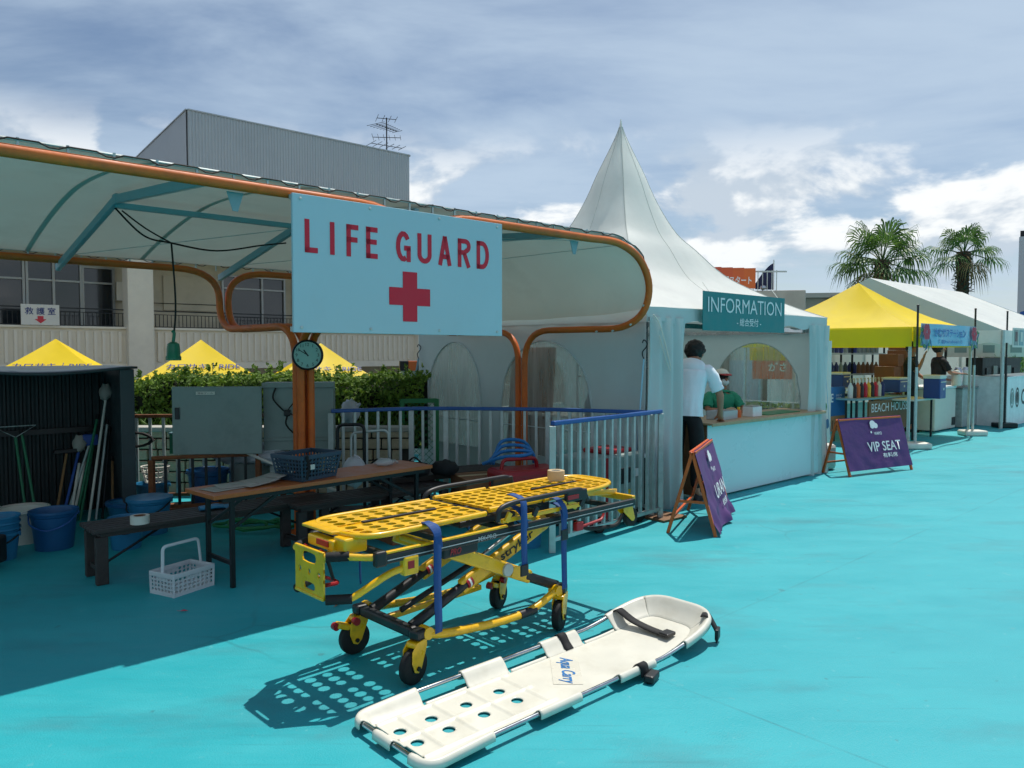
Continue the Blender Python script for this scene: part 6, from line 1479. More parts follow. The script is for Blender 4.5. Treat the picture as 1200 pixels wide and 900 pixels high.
# ================================================================== A-frame signs
def aframe(label, o, hdir, L, h, spread, txt, sub, wrinkle, logo_k=.62, cov=1.0):
    hd = Vector(hdir).normalized(); ang = math.atan2(hd.y, hd.x); t = T('folding_sign', label, 'sign', o, ang)
    # local: x along the hinge, -y towards the reader
    for x in (0, L):
        for s in (-1, 1):
            MB().bar((x, 0, h), (x, s * spread, 0), .028, .028, (1, 0, 0)).build('leg', 'orange_frame', t, bevel=.004)
        MB().bar((x, -spread * .60, h * .4), (x, spread * .60, h * .4), .012, .022).build('spreader', 'orange_frame', t)
    for s in (-1, 1): MB().bar((0, s * .016, h - .005), (L, s * .016, h - .005), .026, .026).build('hinge_bar', 'orange_frame', t, bevel=.004); MB().bar((0, s * spread * .8, h * .2), (L, s * spread * .8, h * .2), .02, .02).build('lower_bar', 'orange_frame', t)
    n = V(0, -h, spread).normalized(); up = V(0, spread, h).normalized(); slope = math.hypot(h, spread)
    rows = []
    for i in range(33):
        a = i / 32; row = []
        for j in range(41):
            b = j / 40; x = -.012 + (L + .024) * b
            y = -spread * a * cov; z = h * (1 - a * cov) + .012
            w = wrinkle * (a ** 2.2) * (math.sin(b * 13 + a * 7) * .5 + math.sin(b * 31 - a * 11) * .25 + .6 * noise.noise(V(b * 4, a * 6, 2))) + .004 * math.sin(b * 6 + a * 4)
            x += wrinkle * .25 * a * a * math.sin(a * 9 + b * 3)
            p = V(x, y, z) + n * (.018 + max(-.008, w)) - V(0, 0, (wrinkle * 1.2 * a ** 3 * (math.sin(b * 9) * .5 + .5)) * 0)
            if p.z < .02: p.z = .02
            row.append(p)
        rows.append(row)
    MB().grid(rows).build('cloth', 'purple_cloth', t, smooth='all')
    def F(x, a): return frame(V(x, -spread * a * cov, h * (1 - a * cov) + .012) + n * .038, (1, 0, 0), up)
    # round petal emblem with a dot and small lettering
    m = MB()
    F0_ = F(L * .5, .17)
    for cx_, cy_, r_ in ((-.015, .02, .055), (.035, -.005, .045), (-.03, -.01, .04)):
        m.add([F0_ @ V(cx_ + r_ * math.cos(k * .3927), cy_ + r_ * .8 * math.sin(k * .3927), .0005 * r_ * 40) for k in range(16)], [tuple(range(16))])
    m.build('emblem', 'white_print', t)
    MB().add([F(L * .44, .30) @ V(.016 * math.cos(k * .785), .016 * math.sin(k * .785), 0) for k in range(8)], [tuple(range(8))]).build('emblem_dot', 'white_print', t)
    text('lettering', 'WAPO', 'white_print', t, F(L * .54, .33), w=.15, h=.04, bold=.015)
    text('lettering', txt, 'white_print', t, F(L * logo_k, .58), w=L * .54, h=.125, bold=.012)
    text('lettering', sub, 'white_print', t, F(L * (logo_k + .06), .76), w=L * .24, h=.062, bold=.012)
    return t
aframe('purple cloth folding sign on orange frame beside the counter, cloth crumpled at the bottom', (1.52, 6.37, 0), (.387, .922, 0), 1.0, .70, .20, 'URAN', '総合席', .05, .60)
aframe('purple VIP SEAT folding sign on orange frame right of the white counter', (4.08, 9.50, 0), (1.02, .56, 0), 1.22, .69, .20, 'VIP SEAT', '有料席', .012, .60, .93)
wbk = T('white_weight', 'white plastic water weight behind the purple folding sign', 'weight', V(4.1, 9.95, 0), R(30)); MB().box((0, 0, .17), (.3, .2, .34)).build('tank', 'off_white', wbk, bevel=.05); MB().tube([(0, 0, .34), (0, 0, .38)], .03, 10).build('cap', 'off_white', wbk)
# ================================================================== stalls on the right
def rot(x, y, z=0): return V(x * AX - y * AY, x * AY + y * AX, z)
C1 = V(6.38, 12.2, 0); PC = C1 + rot(1.56, 1.5)
yt = pyramid('yellow_gazebo', 'bright yellow gazebo beside the white tent with a blue banner on its side', (PC.x, PC.y), 1.52, 1.95, 2.84, 1.63, TH, 'tent_yellow', None, .10, 'gazebo', 0.0)
# banner between two poles
pb1, pb2 = C1 + rot(-.02, -.12), C1 + rot(2.78, -.12)
def flagpole(label, p, h, base, m_='black_plastic'):
    t = T('banner_pole', label, 'pole', p); MB().cyl((0, 0, .04), (0, 0, h), .017, 8).build('shaft', m_, t, smooth=True); MB().cyl((0, 0, .04), (0, 0, 1.3), .022, 8).build('sleeve', 'galvanised' if base == 'white' else m_, t)
    if base == 'white':
        MB().box((0, 0, .05), (.42, .3, .1)).build('base_weight', 'off_white', t, bevel=.03)
    else: MB().box((0, 0, .05), (.4, .26, .1)).build('base_weight', 'dark_steel', t, bevel=.02)
    MB().lathe([(.02, h), (.02, h + .02), (0, h + .03)], 8, cap=False).build('tip', m_, t)
flagpole('thin black banner pole at the near corner of the yellow gazebo', pb1, hz(359, pb1.y), 'white')
flagpole('banner pole with white weight at the right end of the blue banner', pb2, hz(363, pb2.y), 'white')
flagpole('dark banner pole with black foot in front of the white counter', V(10.05, 15.45, 0), hz(366, 15.45), 'dark')
sb = T('station_banner', 'light blue banner with red flowers hung between two poles', 'banner', pb1, TH)
z0, z1 = hz(405, 12.2), hz(379, 12.2); LB = 2.80
rows = [[V(.04 + LB * .98 * i / 30, -.035 + .02 * math.sin(i * .5), z0 + (z1 - z0) * j / 4) for j in range(5)] for i in range(31)]
MB().grid(rows).build('sheet', 'banner_sky', sb, smooth='all')
hB = z1 - z0
text('lettering', 'かむサステーション', 'blue_print', sb, frame((LB * .48, -.062, z0 + hB * .60), (1, 0, 0), (0, 0, 1)), w=LB * .54, h=hB * .40, bold=.03)
text('lettering', '〔 @hanabeach 〕', 'blue_print', sb, frame((LB * .48, -.062, z0 + hB * .2), (1, 0, 0), (0, 0, 1)), w=LB * .40, h=hB * .22, bold=.015)
for x in (.22, LB - .26):
    for k in range(6):
        a = k * 1.05; m = MB(); c = V(x + .09 * math.cos(a), -.064, z0 + hB * .62 + .08 * math.sin(a)); m.add([c + V(.075 * math.cos(q * .785), -.001 * k, .06 * math.sin(q * .785)) for q in range(8)], [tuple(range(8))]); m.build('flower_petal', 'red_flower', sb)
    for k in range(8):
        a = -.6 - k * .45; c = V(x + .22 * math.cos(a) * (1 if x < 1 else -1), -.0605, z0 + hB * .42 + .17 * math.sin(a)); d = V(math.cos(a * 1.7), 0, math.sin(a * 1.7)); e = V(-d.z, 0, d.x); MB().add([c - d * .12, c + e * .035, c + d * .12, c - e * .035], [(0, 1, 2, 3)]).build('leaf_motif', 'leaf_print' if k % 2 else 'leaf_blue', sb)
# big white tent
PK = V(8.05, 17.2, 0); wtn = T('white_frame_tent', 'large white gable tent behind the yellow gazebo', 'tent', PK, TH)
HW, LT, zk_, ze_ = 2.65, 6.2, hz(326, 17.2), 1.98
for s in (-1, 1):
    rows = []
    for i in range(13):
        row = []
        for j in range(9):
            b = j / 8; row.append(V(LT * i / 12, s * HW * b, zk_ + (ze_ - zk_) * b - .035 * math.sin(b * math.pi) * (1 - .6 * abs(math.cos(i / 12 * math.pi * 3)))))
        rows.append(row)
    MB().grid(rows).build('roof_panel', 'tent_white', wtn, smooth='all')
    # scalloped valance
    m = MB(); lo = []; hi = []
    for i in range(97): x = LT * i / 96; lo.append(V(x, s * (HW + .01), ze_ - .30 + .05 * abs(math.sin(i * .42)))); hi.append(V(x, s * (HW + .01), ze_))
    m.grid([lo, hi]).build('valance', 'tent_white', wtn)
for x in (0, LT):
    MB().add([V(x, -HW, ze_), V(x, HW, ze_), V(x, 0, zk_)], [(0, 1, 2)]).build('gable', 'tent_wall', wtn)
    lo = []; hi = []
    for i in range(81): y = -HW + 2 * HW * i / 80; lo.append(V(x - .015, y, ze_ - .30 + .05 * abs(math.sin(i * .42)))); hi.append(V(x - .015, y, ze_))
    MB().grid([lo, hi]).build('valance', 'tent_white', wtn)
    for y in (-HW, 0, HW) if x else (-HW, HW): MB().cyl((x, y, 0), (x, y, ze_), .035, 8).build('leg', 'galvanised', wtn)
MB().add([V(LT * .55, HW, 0), V(LT, HW, 0), V(LT, HW, ze_ - .2), V(LT * .55, HW, ze_ - .2)], [(0, 1, 2, 3)]).build('side_sheet', 'tent_white', wtn)
MB().add([V(LT - .04, -.5, 0), V(LT - .04, HW, 0), V(LT - .04, HW, ze_), V(LT - .04, 0, zk_ - .1), V(LT - .04, -.5, zk_ - .3)], [(0, 1, 2, 3, 4)]).build('end_sheet', 'tent_white', wtn)
rows = [[V(.25 + LT * .62 * i / 20, HW - .06 + .03 * math.sin(i * 1.7), z) for z in (0, .7, 1.4, ze_ - .1)] for i in range(21)]
MB().grid(rows).build('rear_sheet', 'tent_white', wtn, smooth='all')
# right hand tent with banner strip
pbn = T('photo_banner', 'strip of printed pictures hung at the eave on the far right', 'banner', V(10.25, 15.6, 0), TH)
zb0, zb1 = hz(407, 15.6), hz(384, 15.6)
MB().box((1.2, 0, (zb0 + zb1) / 2), (2.3, .01, zb1 - zb0)).build('sheet', 'off_white', pbn)
for k in range(6): MB().box((.28 + k * .38, -.008, (zb0 + zb1) / 2), (.3, .004, (zb1 - zb0) * .8)).build('picture', 'pale_blue_steel' if k % 2 else 'grey_cabinet', pbn); MB().box((.28 + k * .38, -.012, (zb0 + zb1) / 2 + .02), (.14, .004, (zb1 - zb0) * .5)).build('figure_print', 'off_white' if k % 2 else 'dark_steel', pbn)
# white counter with dark emblem
wc2 = T('white_counter', 'white bar counter with dark round emblems and letters on the right', 'counter', V(10.18, 15.62, 0), TH)
hc_ = hz(443, 15.7)
MB().box((2.0, .0, hc_ / 2), (4.0, .03, hc_)).build('front_panel', 'white_print', wc2); MB().box((.0, .72, hc_ / 2), (.03, 1.42, hc_)).build('side_panel', 'white_print', wc2); MB().box((2.0, .3, hc_ + .016), (4.04, .66, .03)).build('counter_top', 'white_print', wc2, bevel=.006); MB().box((.3, .72, hc_ + .017), (.62, 1.46, .028)).build('counter_top', 'white_print', wc2, bevel=.006)
for x, r_ in ((.35, .17), (.72, .17)):
    F_ = frame((x, -.018, .58), (1, 0, 0), (0, 0, 1))
    for a, b in ((.78, 1.0), (.0, .6)):
        m = MB(); n = 20; lo = [F_ @ V(r_ * max(a, .02) * .8 * math.cos(2 * math.pi * k / n), r_ * max(a, .02) * 1.25 * math.sin(2 * math.pi * k / n), .002) for k in range(n)]; hi = [F_ @ V(r_ * b * .8 * math.cos(2 * math.pi * k / n), r_ * b * 1.25 * math.sin(2 * math.pi * k / n), .002) for k in range(n)]
        if x < .5 or a == 0 or True: m.grid([lo, hi], True).build('emblem_ring', 'grey_cabinet' if x < .5 else 'black_print', wc2)
text('lettering', 'OHANA', 'black_print', wc2, frame((1.02, -.018, .58), (1, 0, 0), (0, 0, 1)), h=.34, bold=.02, align='L')
# bar signs and hedge seen past the counter
hgx = T('planter_hedge', 'green grassy planter behind the white counter', 'plant', V(13.2, 20.5, 0), TH)
MB().box((2.0, 0, .25), (6, .6, .5)).build('planter_box', 'cardboard', hgx)
def pf(r): return V(r.uniform(-1, 5), r.uniform(-.4, .4), .5 + r.random() ** 1.3 * .95), V(0, -1, .3)
leaf_cloud(2600, pf, .11, 31, .14, 2.4).build('blades', 'grass_leaf', hgx)
sl = T('slide_frame', 'blue and yellow pipework of a slide in the background right', 'slide', V(16.0, 23.0, 0), TH)
for k, (m_, z) in enumerate((('blue_rail', 2.1), ('yellow_paint', 1.85), ('blue_rail', 1.7), ('yellow_paint', 1.62))): MB().tube(spline([(-2 + k * .6, 0, z + .5), (-1 + k * .5, 0, z + .2), (0 + k * .4, .2, z - .1), (2.5, .3, z - .35)], 5), .11, 8).build('pipe', m_, sl, smooth=True)
for x in (-1.4, .8, 2.4): MB().cyl((x, .2, 0), (x, .2, 1.9), .06, 8).build('leg', 'blue_rail', sl)
# ------------------------------------------------------------------ furniture of the stall
def ptab(px, py): return G(px, py)
tb1 = T('display_table', 'glass topped table with a row of coloured bottles under the yellow gazebo', 'table', V(5.8, 12.7, 0), TH - R(4))
MB().box((.9, .25, .74), (1.9, .5, .03)).build('table_top', 'pale_blue_steel', tb1, bevel=.004)
for x in (.05, 1.75):
    for y in (.05, .45): MB().box((x, y, .36), (.035, .035, .72)).build('leg', 'dark_steel', tb1)
bc = ['off_white', 'black_plastic', 'banner_orange', 'black_plastic', 'crimson', 'yellow_paint', 'black_plastic', 'crimson', 'off_white', 'navy_print']
nmz = ['white', 'black', 'orange', 'second black', 'dark red', 'yellow', 'third black', 'second dark red', 'right-hand white', 'navy']
for k, (c_, nm) in enumerate(zip(bc, nmz)):
    p = V(5.8, 12.7, .756) + Matrix.Rotation(TH - R(4), 3, 'Z') @ V(.12 + k * .125, .2, 0)
    b = T('pump_bottle', f'{nm} syrup bottle with a cream pump in the row on the display table', 'bottle', p, TH, 'row of syrup bottles on the display table')
    MB().lathe([(0, 0), (.042, 0), (.044, .19), (.02, .24), (.016, .26)], 12, cap=False).build('bottle_body', c_, b, smooth=True)
    MB().tube([(0, 0, .25), (0, 0, .33), (-.07, -.01, .325)], .012, 6).build('pump', 'beige_tape', b)
ps = T('poster_stand', 'dusk seaside BEACH HOUSE poster hanging below the display table', 'poster', V(5.2, 12.55, 0), TH - R(4))
MB().box((.35, .12, .70), (.95, .012, .50)).build('upper_print', 'poster_blue', ps); MB().box((.35, .118, .32), (.95, .012, .26)).build('lower_print', 'poster_dusk', ps)
for k in range(14): MB().box((-.1 + k * .065, .108, .26 + .02 * (k % 3)), (.012, .004, .15)).build('pier_print', 'black_print', ps)
text('lettering', 'PAGE', 'white_print', ps, frame((.22, .11, .76), (1, 0, 0), (0, 0, 1)), w=.42, h=.15, bold=.02)
text('lettering', 'SINCE 1967\nSHONAN', 'white_print', ps, frame((.62, .11, .78), (1, 0, 0), (0, 0, 1)), w=.2, h=.08)
bhs = T('beach_house_panel', 'dark panel with BEACH HOUSE in white letters under the display table', 'panel', V(5.8, 12.7, 0), TH - R(4))
MB().box((1.12, .0, .44), (1.5, .012, .52)).build('panel_sheet', 'plywood', bhs); text('lettering', 'BEACH HOUSE', 'white_print', bhs, frame((1.12, -.008, .58), (1, 0, 0), (0, 0, 1)), w=1.35, h=.15)
def cooler(label, p, w=.34, d=.3, h=.32, m_='cooler_blue'):
    t = T('cooler_box', label, 'cooler', p, TH, 'blue cooler boxes in the stall'); MB().box((0, 0, h * .42), (w, d, h * .84)).build('cooler_body', m_, t, bevel=.015); MB().box((0, 0, h * .91), (w * 1.04, d * 1.04, h * .16)).build('lid', 'off_white', t, bevel=.012); MB().tube([(-w * .4, -d * .52, h * .7), (w * .4, -d * .52, h * .7)], .01, 6).build('handle', 'off_white', t)
    MB().box((w * .1, -d * .505, h * .4), (.05, .004, .04)).build('label_print', 'off_white', t)
cooler('blue cooler box with white lid at the left of the shelves', V(6.30, 14.6, .86), .32, .28, .30)
cooler('blue cooler box with white lid in front of the cardboard boxes', V(7.12, 14.1, .80), .36, .3, .28)
cooler('tall blue cooler box on the small white table', V(7.52, 13.5, .72), .30, .28, .42)
for lab, p, L in (('side table under the left blue cooler', V(5.98, 14.35, 0), .9), ('work table under the middle blue cooler', V(6.62, 13.85, 0), .9), ('small white folding table under the tall blue cooler', V(7.0, 13.15, 0), 1.0)):
    t = T('folding_table', lab, 'table', p, TH, 'folding tables in the stall'); h_ = {V(5.98, 14.35, 0).x: .84}.get(p.x, .78 if p.x < 6.9 else .70)
    MB().box((L / 2, .3, h_), (L, .6, .03)).build('table_top', 'off_white', t)
    for x in (.06, L - .06):
        for y in (.06, .54): MB().box((x, y, h_ / 2), (.03, .03, h_)).build('leg', 'dark_steel', t)
# shelf with bottles, cardboard boxes, fridge
ss = T('bottle_shelf', 'dark metal shelf of bottles and cans at the back of the stall', 'shelf', V(6.6, 16.2, 0), TH - R(18))
for z in (.5, 1.05, 1.5): MB().box((.9, .15, z), (2.0, .36, .03)).build('shelf_board', 'galvanised', ss)
for x in (-.08, .9, 1.88):
    for y in (0, .3): MB().box((x, y, .95), (.03, .03, 1.9)).build('upright', 'dark_steel', ss)
ORD = 'first second third fourth fifth sixth seventh eighth ninth tenth eleventh twelfth thirteenth fourteenth'.split()
for zi, z in enumerate((1.07, 1.52)):
    for k in range(14):
        p = V(6.6, 16.2, z) + Matrix.Rotation(TH - R(18), 3, 'Z') @ V(.0 + k * .135, .1, 0); m_ = ('navy_print', 'navy_print', 'navy_basket', 'grey_cabinet', 'plywood')[(k * 3 + zi) % 4 if k < 9 else 4 - zi]
        b = T('shelf_bottle', f'{ORD[k]} bottle from the left on the {["lower", "upper"][zi]} shelf at the back of the stall', 'bottle', p, 0, ['bottles on the lower stall shelf', 'bottles on the upper stall shelf'][zi])
        MB().lathe([(0, 0), (.045, 0), (.047, .17), (.02, .22), (.018, .25), (0, .25)], 10, cap=False).build('bottle_body', m_, b, smooth=True)
for k, (x, y, z, w, h_) in enumerate(((7.35, 15.9, 0, .5, .5), (7.75, 16.2, 0, .5, .5), (7.35, 15.9, .5, .48, .4), (7.78, 16.2, .5, .5, .42), (7.5, 16.0, .9, .4, .34), (7.86, 16.25, .92, .48, .34), (7.62, 16.1, 1.24, .3, .26), (7.92, 16.3, 1.26, .42, .32), (7.92, 16.3, 1.58, .36, .22))):
    t = T('cardboard_carton', ['bottom left carton of the brown carton pile', 'bottom right carton of the brown carton pile', 'second carton up on the left of the pile', 'second carton up on the right of the pile', 'third carton up on the left of the pile', 'third carton up on the right of the pile', 'fourth small carton on the left of the pile', 'fourth carton on the right of the pile', 'topmost carton of the brown carton pile'][k], 'carton', (x + .42, y, z), TH + (k % 3 - 1) * .05, 'brown cartons piled in the stall')
    MB().box((0, 0, h_ / 2), (w, .4, h_ - .004)).build('carton_body', 'cardboard', t, bevel=.004); MB().box((0, 0, h_ - .001), (w, .05, .004)).build('tape_strip', 'beige_tape', t); MB().box((w * .2, -.202, h_ * .5), (w * .3, .003, h_ * .3)).build('printed_mark', 'plywood', t)
fr = T('chest_freezer', 'white chest freezer behind the small white table', 'freezer', V(8.15, 14.55, 0), TH); MB().box((.5, .3, .42), (1.15, .6, .80)).build('freezer_body', 'off_white', fr, bevel=.02); MB().box((.5, .3, .845), (1.17, .62, .05)).build('lid', 'white_print', fr, bevel=.012); MB().box((.95, -.004, .16), (.2, .006, .16)).build('vent', 'dark_steel', fr)
mc = T('drink_machine', 'cluster of steel drink machines on the back counter', 'machine', V(8.9, 15.2, .87), TH)
for k in range(4): MB().lathe([(0, 0), (.09, 0), (.09, .22 + .06 * (k % 2)), (.05, .30 + .06 * (k % 2)), (.0, .31 + .06 * (k % 2))], 14, c=(.0 + k * .24, .05 * (k % 2), 0), cap=False).build('canister', 'aluminium' if k % 2 else 'off_white', mc, smooth=True)
bcn = T('back_counter', 'grey steel back counter between freezer and white bar', 'counter', V(9.2, 15.4, 0), TH); MB().box((.6, .3, .40), (1.3, .55, .78)).build('cabinet', 'galvanised', bcn, bevel=.01); MB().box((.6, .3, .81), (1.36, .6, .03)).build('worktop', 'aluminium', bcn, bevel=.004)
bsn = T('menu_board', 'white hanging boards with grey prints behind the bar', 'board', V(11.4, 19.6, 0), TH - R(25))
zz0, zz1 = hz(425, 19.6), hz(411, 19.6)
for k in range(3): MB().box((.2 + k * .95, 0, 1.62), (.86, .02, .42)).build('board', 'off_white', bsn); MB().box((.2 + k * .95, -.013, 1.62), (.4, .004, .2)).build('print', 'grey_cabinet', bsn)
for k in (-.25, 2.6): MB().cyl((k, .03, 0), (k, .03, 2.0), .03, 8).build('post', 'dark_steel', bsn)
dkp = T('dark_stand', 'dark shelving behind the white bar counter', 'shelf', V(11.6, 18.6, 0), TH - R(10)); MB().box((.8, .2, .75), (1.9, .4, 1.3)).build('shelf_body', 'dark_steel', dkp, bevel=.01)
for k in range(5): MB().box((.1 + k * .34, -.01, .9), (.2, .03, .5 + .1 * (k % 2))).build('stored_item', ('black_plastic', 'grey_cabinet')[k % 2], dkp, bevel=.01)
# people in the stall
J = joints(1.70); J.update({'elr': (.12, -.24, 1.12), 'wrr': (.32, -.18, 1.10), 'par': (.40, -.16, 1.11), 'ell': (.05, .25, 1.12), 'wrl': (.25, .22, .98), 'pal': (.32, .2, .97)}); J['_face'] = (1, 0, -.1); rd_ = dict(RAD); finish(J, rd_)
q = body('person', 'person in black t-shirt facing right behind the freezer', J, rd_, [trous('black_cloth')], V(8.62, 15.35, 0), R(-5), 'short'); shoe_parts(q, J); shirt(q, J, 'black_cloth')
J = joints(1.70); J.update({'elr': (.15, -.22, 1.15), 'wrr': (.25, -.20, 1.4), 'par': (.27, -.19, 1.48), 'ell': (.05, .25, 1.12), 'wrl': (.25, .22, .98), 'pal': (.32, .2, .97)}); J['_face'] = (.6, -.8, 0); rd_ = dict(RAD); finish(J, rd_)
q = body('person', 'person in black clothes with one raised hand standing at the gazebo pole', J, rd_, [trous('black_cloth')], V(7.75, 14.75, 0), R(-40), 'short'); shoe_parts(q, J); shirt(q, J, 'black_cloth')
# ================================================================== palms
def palm(label, c, ztop, rc, seed, n=30):
    rnd = random.Random(seed); t = T('fan_palm', label, 'palm tree', (c[0], c[1], -1.3), 0, 'fan palms behind the white tent'); H_ = ztop + 1.3
    rows = []
    for i in range(60):
        z = H_ * i / 59; r_ = .24 - .06 * i / 59 + (.05 if i > 52 else 0); rows.append([V((r_ + .03 * ((i + j) % 2)) * math.cos(j * .5236), (r_ + .03 * ((i + j) % 2)) * math.sin(j * .5236), z) for j in range(12)])
    MB().grid(rows, True).build('trunk', 'palm_trunk', t)
    m = MB()
    for k in range(90):
        a = k * 2.4; z = H_ - .05 - 1.5 * (k / 90); d_ = V(math.cos(a), math.sin(a), 0); m.bar(d_ * .16 + V(0, 0, z), d_ * (.30 + .05 * (k % 3)) + V(0, 0, z + (.12 if k % 2 else -.05)), .07, .02)
    m.build('leaf_base', 'palm_trunk', t)['kind'] = 'stuff'
    for k in range(n):
        u = (k + .5) / n; az = k * 2.4; el = 82 - 108 * u ** .9 + rnd.uniform(-8, 8); dry = el < -18
        L = rc * rnd.uniform(.42, .55); d = V(math.cos(az) * math.cos(R(el)), math.sin(az) * math.cos(R(el)), math.sin(R(el)))
        p0_ = V(0, 0, H_ - .1); pe = p0_ + d * L - V(0, 0, .05 + .12 * u)
        fr_ = T('frond', None, None); fr_.parent = t
        MB().tube(spline([p0_, p0_.lerp(pe, .5) + V(0, 0, .06), pe], 3), .022, 5).build('stalk', 'palm_dry' if dry else 'palm_leaf', fr_)
        side = d.cross(V(0, 0, 1)); side = side.normalized() if side.length > .05 else V(1, 0, 0); nrm = side.cross(d)
        m = MB(); nl = 26; RL = rc * rnd.uniform(.50, .62)
        for q in range(nl):
            a = R(-112 + 224 * q / (nl - 1)); dd = (d * math.cos(a) + side * math.sin(a)).normalized(); ln = RL * (.72 + .28 * math.cos(a * .7)) * rnd.uniform(.88, 1.05)
            wv = nrm.cross(dd).normalized() * RL * .030; droop = V(0, 0, -RL * (.30 + .45 * rnd.random() + (.35 if dry else 0)))
            fold = nrm * .02 * (1 if q % 2 else -1)
            a0 = pe; a1 = pe + dd * ln * .55 + fold; a2 = pe + dd * ln * .82 + droop * .35; a3 = pe + dd * ln * .95 + droop
            m.add([a0, a1 - wv, a1 + wv, a2 - wv * .7, a2 + wv * .7, a3], [(0, 1, 2), (1, 3, 4, 2), (3, 5, 4)])
        m.build('leaf_fan', 'palm_dry' if dry else 'palm_leaf', fr_)
    return t
def pxp(px, Y): return ((px - 600) / FPX * Y, Y)
palm('left fan palm with the broader crown behind the yellow gazebo', pxp(1031, 27), hz(306, 27), 1.95, 3, 21)
palm('right fan palm with a bare shaggy trunk top behind the white tent', pxp(1126, 29), hz(296, 29), 1.5, 8, 17)
# ================================================================== far buildings on the right
fb = T('terrace_building', 'low grey concrete building with roof railing behind the information tent', 'building', V(*pxp(800, 26), -1.3), R(-10))
def fz(py, Y): return hz(py, Y) + 1.3
x1f = (936 - 800) / FPX * 26 / 1.0
MB().box((x1f / 2 - 1, 3, fz(342, 26) / 2), (x1f + 2, 6, fz(342, 26))).build('block', 'concrete', fb, bevel=.03)
MB().box((x1f + 1.6, 4.2, fz(352, 28) / 2), (3.1, 5, fz(352, 28))).build('block', 'concrete', fb, bevel=.03)
MB().box((x1f + 1.55, 1.6, fz(349, 27) + .05), (3.3, .5, .16)).build('canopy_slab', 'concrete', fb); MB().box((x1f + 1.35, 1.45, fz(365, 27) - .2), (.5, .4, 1.4)).build('pier', 'concrete', fb)
ztr = fz(342, 26); zt2 = fz(312, 26)
MB().bar((-2, .1, zt2 - .15), (x1f - .6, .1, zt2 - .25), .05, .05).build('roof_rail', 'galvanised', fb)
for k in range(34): MB().box((-1.9 + k * .15, .1, (ztr + zt2 - .2) / 2), (.025, .025, zt2 - ztr - .2)).build('baluster', 'galvanised', fb) if -1.9 + k * .15 < x1f - .55 else None
bnr = T('sweets_banner', 'red to orange banner with white Japanese lettering on the roof railing', 'banner', V(*pxp(800, 25.9), 0), R(-10))
zA, zB = hz(336, 26), hz(311, 26)
xa, xb = -.6, 2.35
for k in range(8):
    c_ = tuple(H('#b8263f')[i] * (1 - k / 7) + H('#d0652a')[i] * (k / 7) for i in range(3)); mat(f'banner_tone_{k}', c_, .55, var=.03)
    MB().box((xa + (xb - xa) * (k + .5) / 8, 0, (zA + zB) / 2 - .02 * k), ((xb - xa) / 8 + .0, .01, zB - zA - .05)).build('sheet', f'banner_tone_{k}', bnr)
text('lettering', 'スイーツ福岡スタート', 'white_print', bnr, frame((1.30, -.012, (zA + zB) / 2 - .18), (1, 0, -.03), (.03, 0, 1)), w=1.85, h=.27, bold=.02)
nf = T('navy_flag', 'dark navy quarter-round flag on a white staff above the roof railing', 'flag', V(*pxp(905, 26), hz(340, 26)))
zf = hz(308, 26) - hz(340, 26)
MB().cyl((0, 0, 0), (0, 0, zf + .08), .025, 8).build('staff', 'white_print', nf)
pts = [(-.02, zf * .98)] + [(-.62 + .60 * math.sin(R(90 * k / 8)) - .0, zf * .22 + (zf * .74) * (1 - (1 - math.sin(R(90 * k / 8))) ** 1.4)) for k in range(8, -1, -1)] + [(-.62, 0.02), (-.02, 0.0)]
MB().prism(pts, .02, frame((0, .01, 0), (1, 0, 0), (0, 0, 1))).build('cloth', 'navy_flag', nf)
rl = T('roof_lamp', 'small round floodlight on the edge of the concrete roof', 'lamp', V(*pxp(893, 25.6), hz(338, 25.6))); MB().lathe([(0, .1), (.09, .07), (.11, 0), (.05, -.06), (0, -.07)], 14, cap=False).build('lamp_head', 'aluminium', rl, smooth=True); MB().cyl((0, .05, -.3), (0, .05, 0), .02, 6).build('bracket', 'galvanised', rl)
# pavilion glimpsed through the tent window
tw = T('tall_tower', 'pale slab tower with a dark blue stripe at the right edge', 'tower', V(*pxp(1197, 90), -1.3), R(-40))
hT = hz(278, 90) + 1.3
MB().box((1.2, 2, hT / 2), (3.6, 4, hT)).build('shaft', 'stone_tower', tw, bevel=.05); MB().box((.5, -.03, hT * .5), (.5, .08, hT)).build('blue_stripe', 'navy_flag', tw); MB().box((-.1, .5, hT + .3), (.8, .8, .8)).build('rooftop_unit', 'dark_steel', tw)
pv = T('pale_pavilion', 'pale building with brown piers seen through the arched tent window', 'building', V(*pxp(860, 22), -1.3), R(-25))
MB().box((0, 1, 1.9), (5, 2, 3.8)).build('wall', 'concrete_warm', pv)
for x in (-1.6, -.3, 1.0): MB().box((x, -.1, 1.9), (.35, .25, 3.8)).build('pier', 'plywood', pv)
MB().box((.3, -.02, 2.0), (.9, .04, 1.2)).build('opening', 'stone_tower', pv)
hp_ = T('low_hedge', 'low green planting seen through the arched tent window', 'hedge', V(*pxp(855, 17), 0), R(-20))
def lf(r): return V(r.uniform(-2, 2), r.uniform(-.3, .3), r.uniform(.0, .42)), V(0, -1, .4)
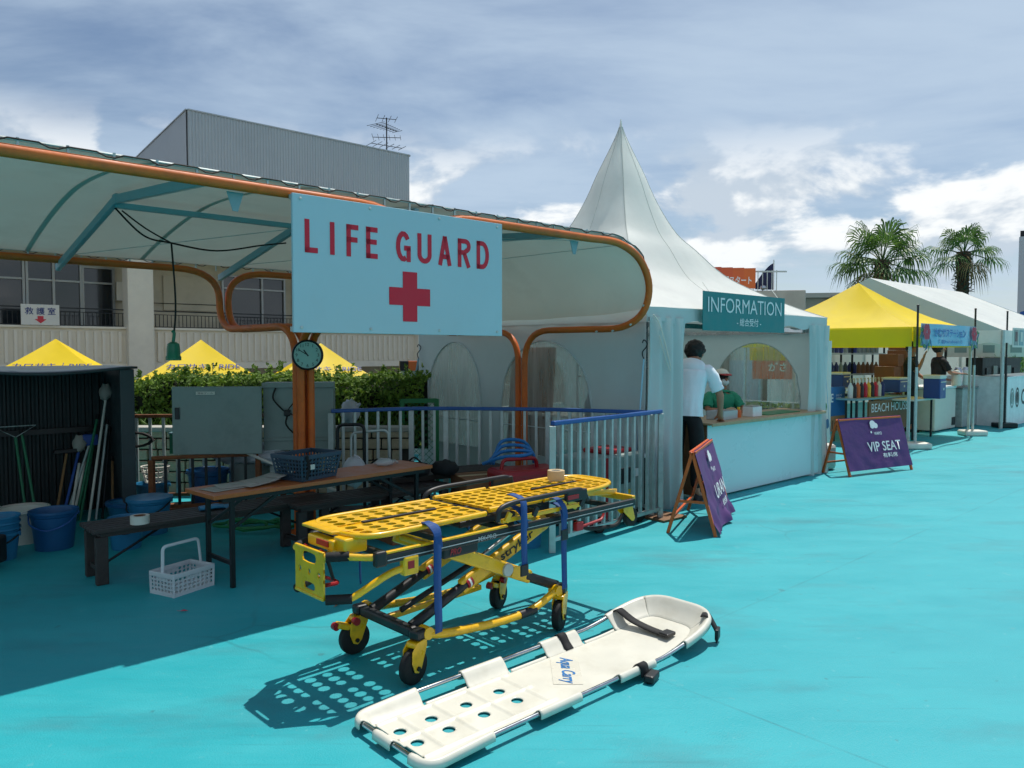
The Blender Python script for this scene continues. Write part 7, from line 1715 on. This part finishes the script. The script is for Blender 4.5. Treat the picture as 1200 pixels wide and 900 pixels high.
leaf_cloud(1800, lf, .05, 77).build('foliage', 'hedge_leaf', hp_); MB().box((0, 0, .16), (4, .5, .32)).build('dark_core', 'hedge_core', hp_)  # plain dark box added inside the foliage to keep it opaque
oy = T('orange_flag_banner', 'yellow and orange banner seen through the arched tent window', 'banner', V(*pxp(905, 15), 0), R(-20)); MB().box((0, 0, 1.28), (.75, .02, .55)).build('cloth', 'banner_orange', oy); MB().box((-.05, -.012, 1.5), (.75, .01, .25)).build('upper_cloth', 'tent_yellow', oy); text('lettering', 'がさ', 'white_print', oy, frame((.1, -.014, 1.25), (1, 0, 0), (0, 0, 1)), w=.35, h=.18, bold=.03); MB().cyl((.4, .03, 0), (.4, .03, 1.7), .02, 6).build('pole', 'off_white', oy)
# flower banner and strap between the tents
fbn = T('flower_banner', 'narrow floral printed banner behind the right tent corner', 'banner', V(4.35, 10.55, 0), TH); MB().box((0, 0, .95), (.36, .012, 1.5)).build('cloth', 'off_white', fbn)
for k in range(5): MB().add([V(-.1 + .09 * (k % 3), -.009, .3 + .12 * k) + V(.07 * math.cos(q * .785), 0, .07 * math.sin(q * .785)) for q in range(8)], [tuple(range(8))]).build('flower_print', ('red_flower', 'leaf_print', 'leaf_blue')[k % 3], fbn)
MB().box((-.05, -.009, 1.45), (.16, .004, .4)).build('purple_print', 'purple_cloth', fbn)
strap('pale blue tie-down strap running down from the right tent corner', wt(4.0, .02), wt(3.66, -.02, 1.62))
# ------------------------------------------------------------------ small marks on the deck
rnd = random.Random(12)
for i, (px, py, c_, lab) in enumerate(((215, 716, 'red_flower', 'small red petal lying on the shaded deck near the white crate'), (395, 709, 'brown_wood', 'small brown leaf on the deck below the cot end'), (505, 668, 'plywood', 'dry brown leaf on the deck left of the blue strap'))):
    lf_ = T('fallen_leaf', lab, 'leaf', G(px, py, .006), i * 1.3); MB().add([(-.025, 0, .0), (0, .010, .006), (.028, 0, .002), (0, -.011, .005)], [(0, 1, 2, 3)]).build('blade', c_, lf_, solid=.001); MB().tube([(-.025, 0, .001), (-.04, .004, .001)], .0012, 4).build('stem', c_, lf_)
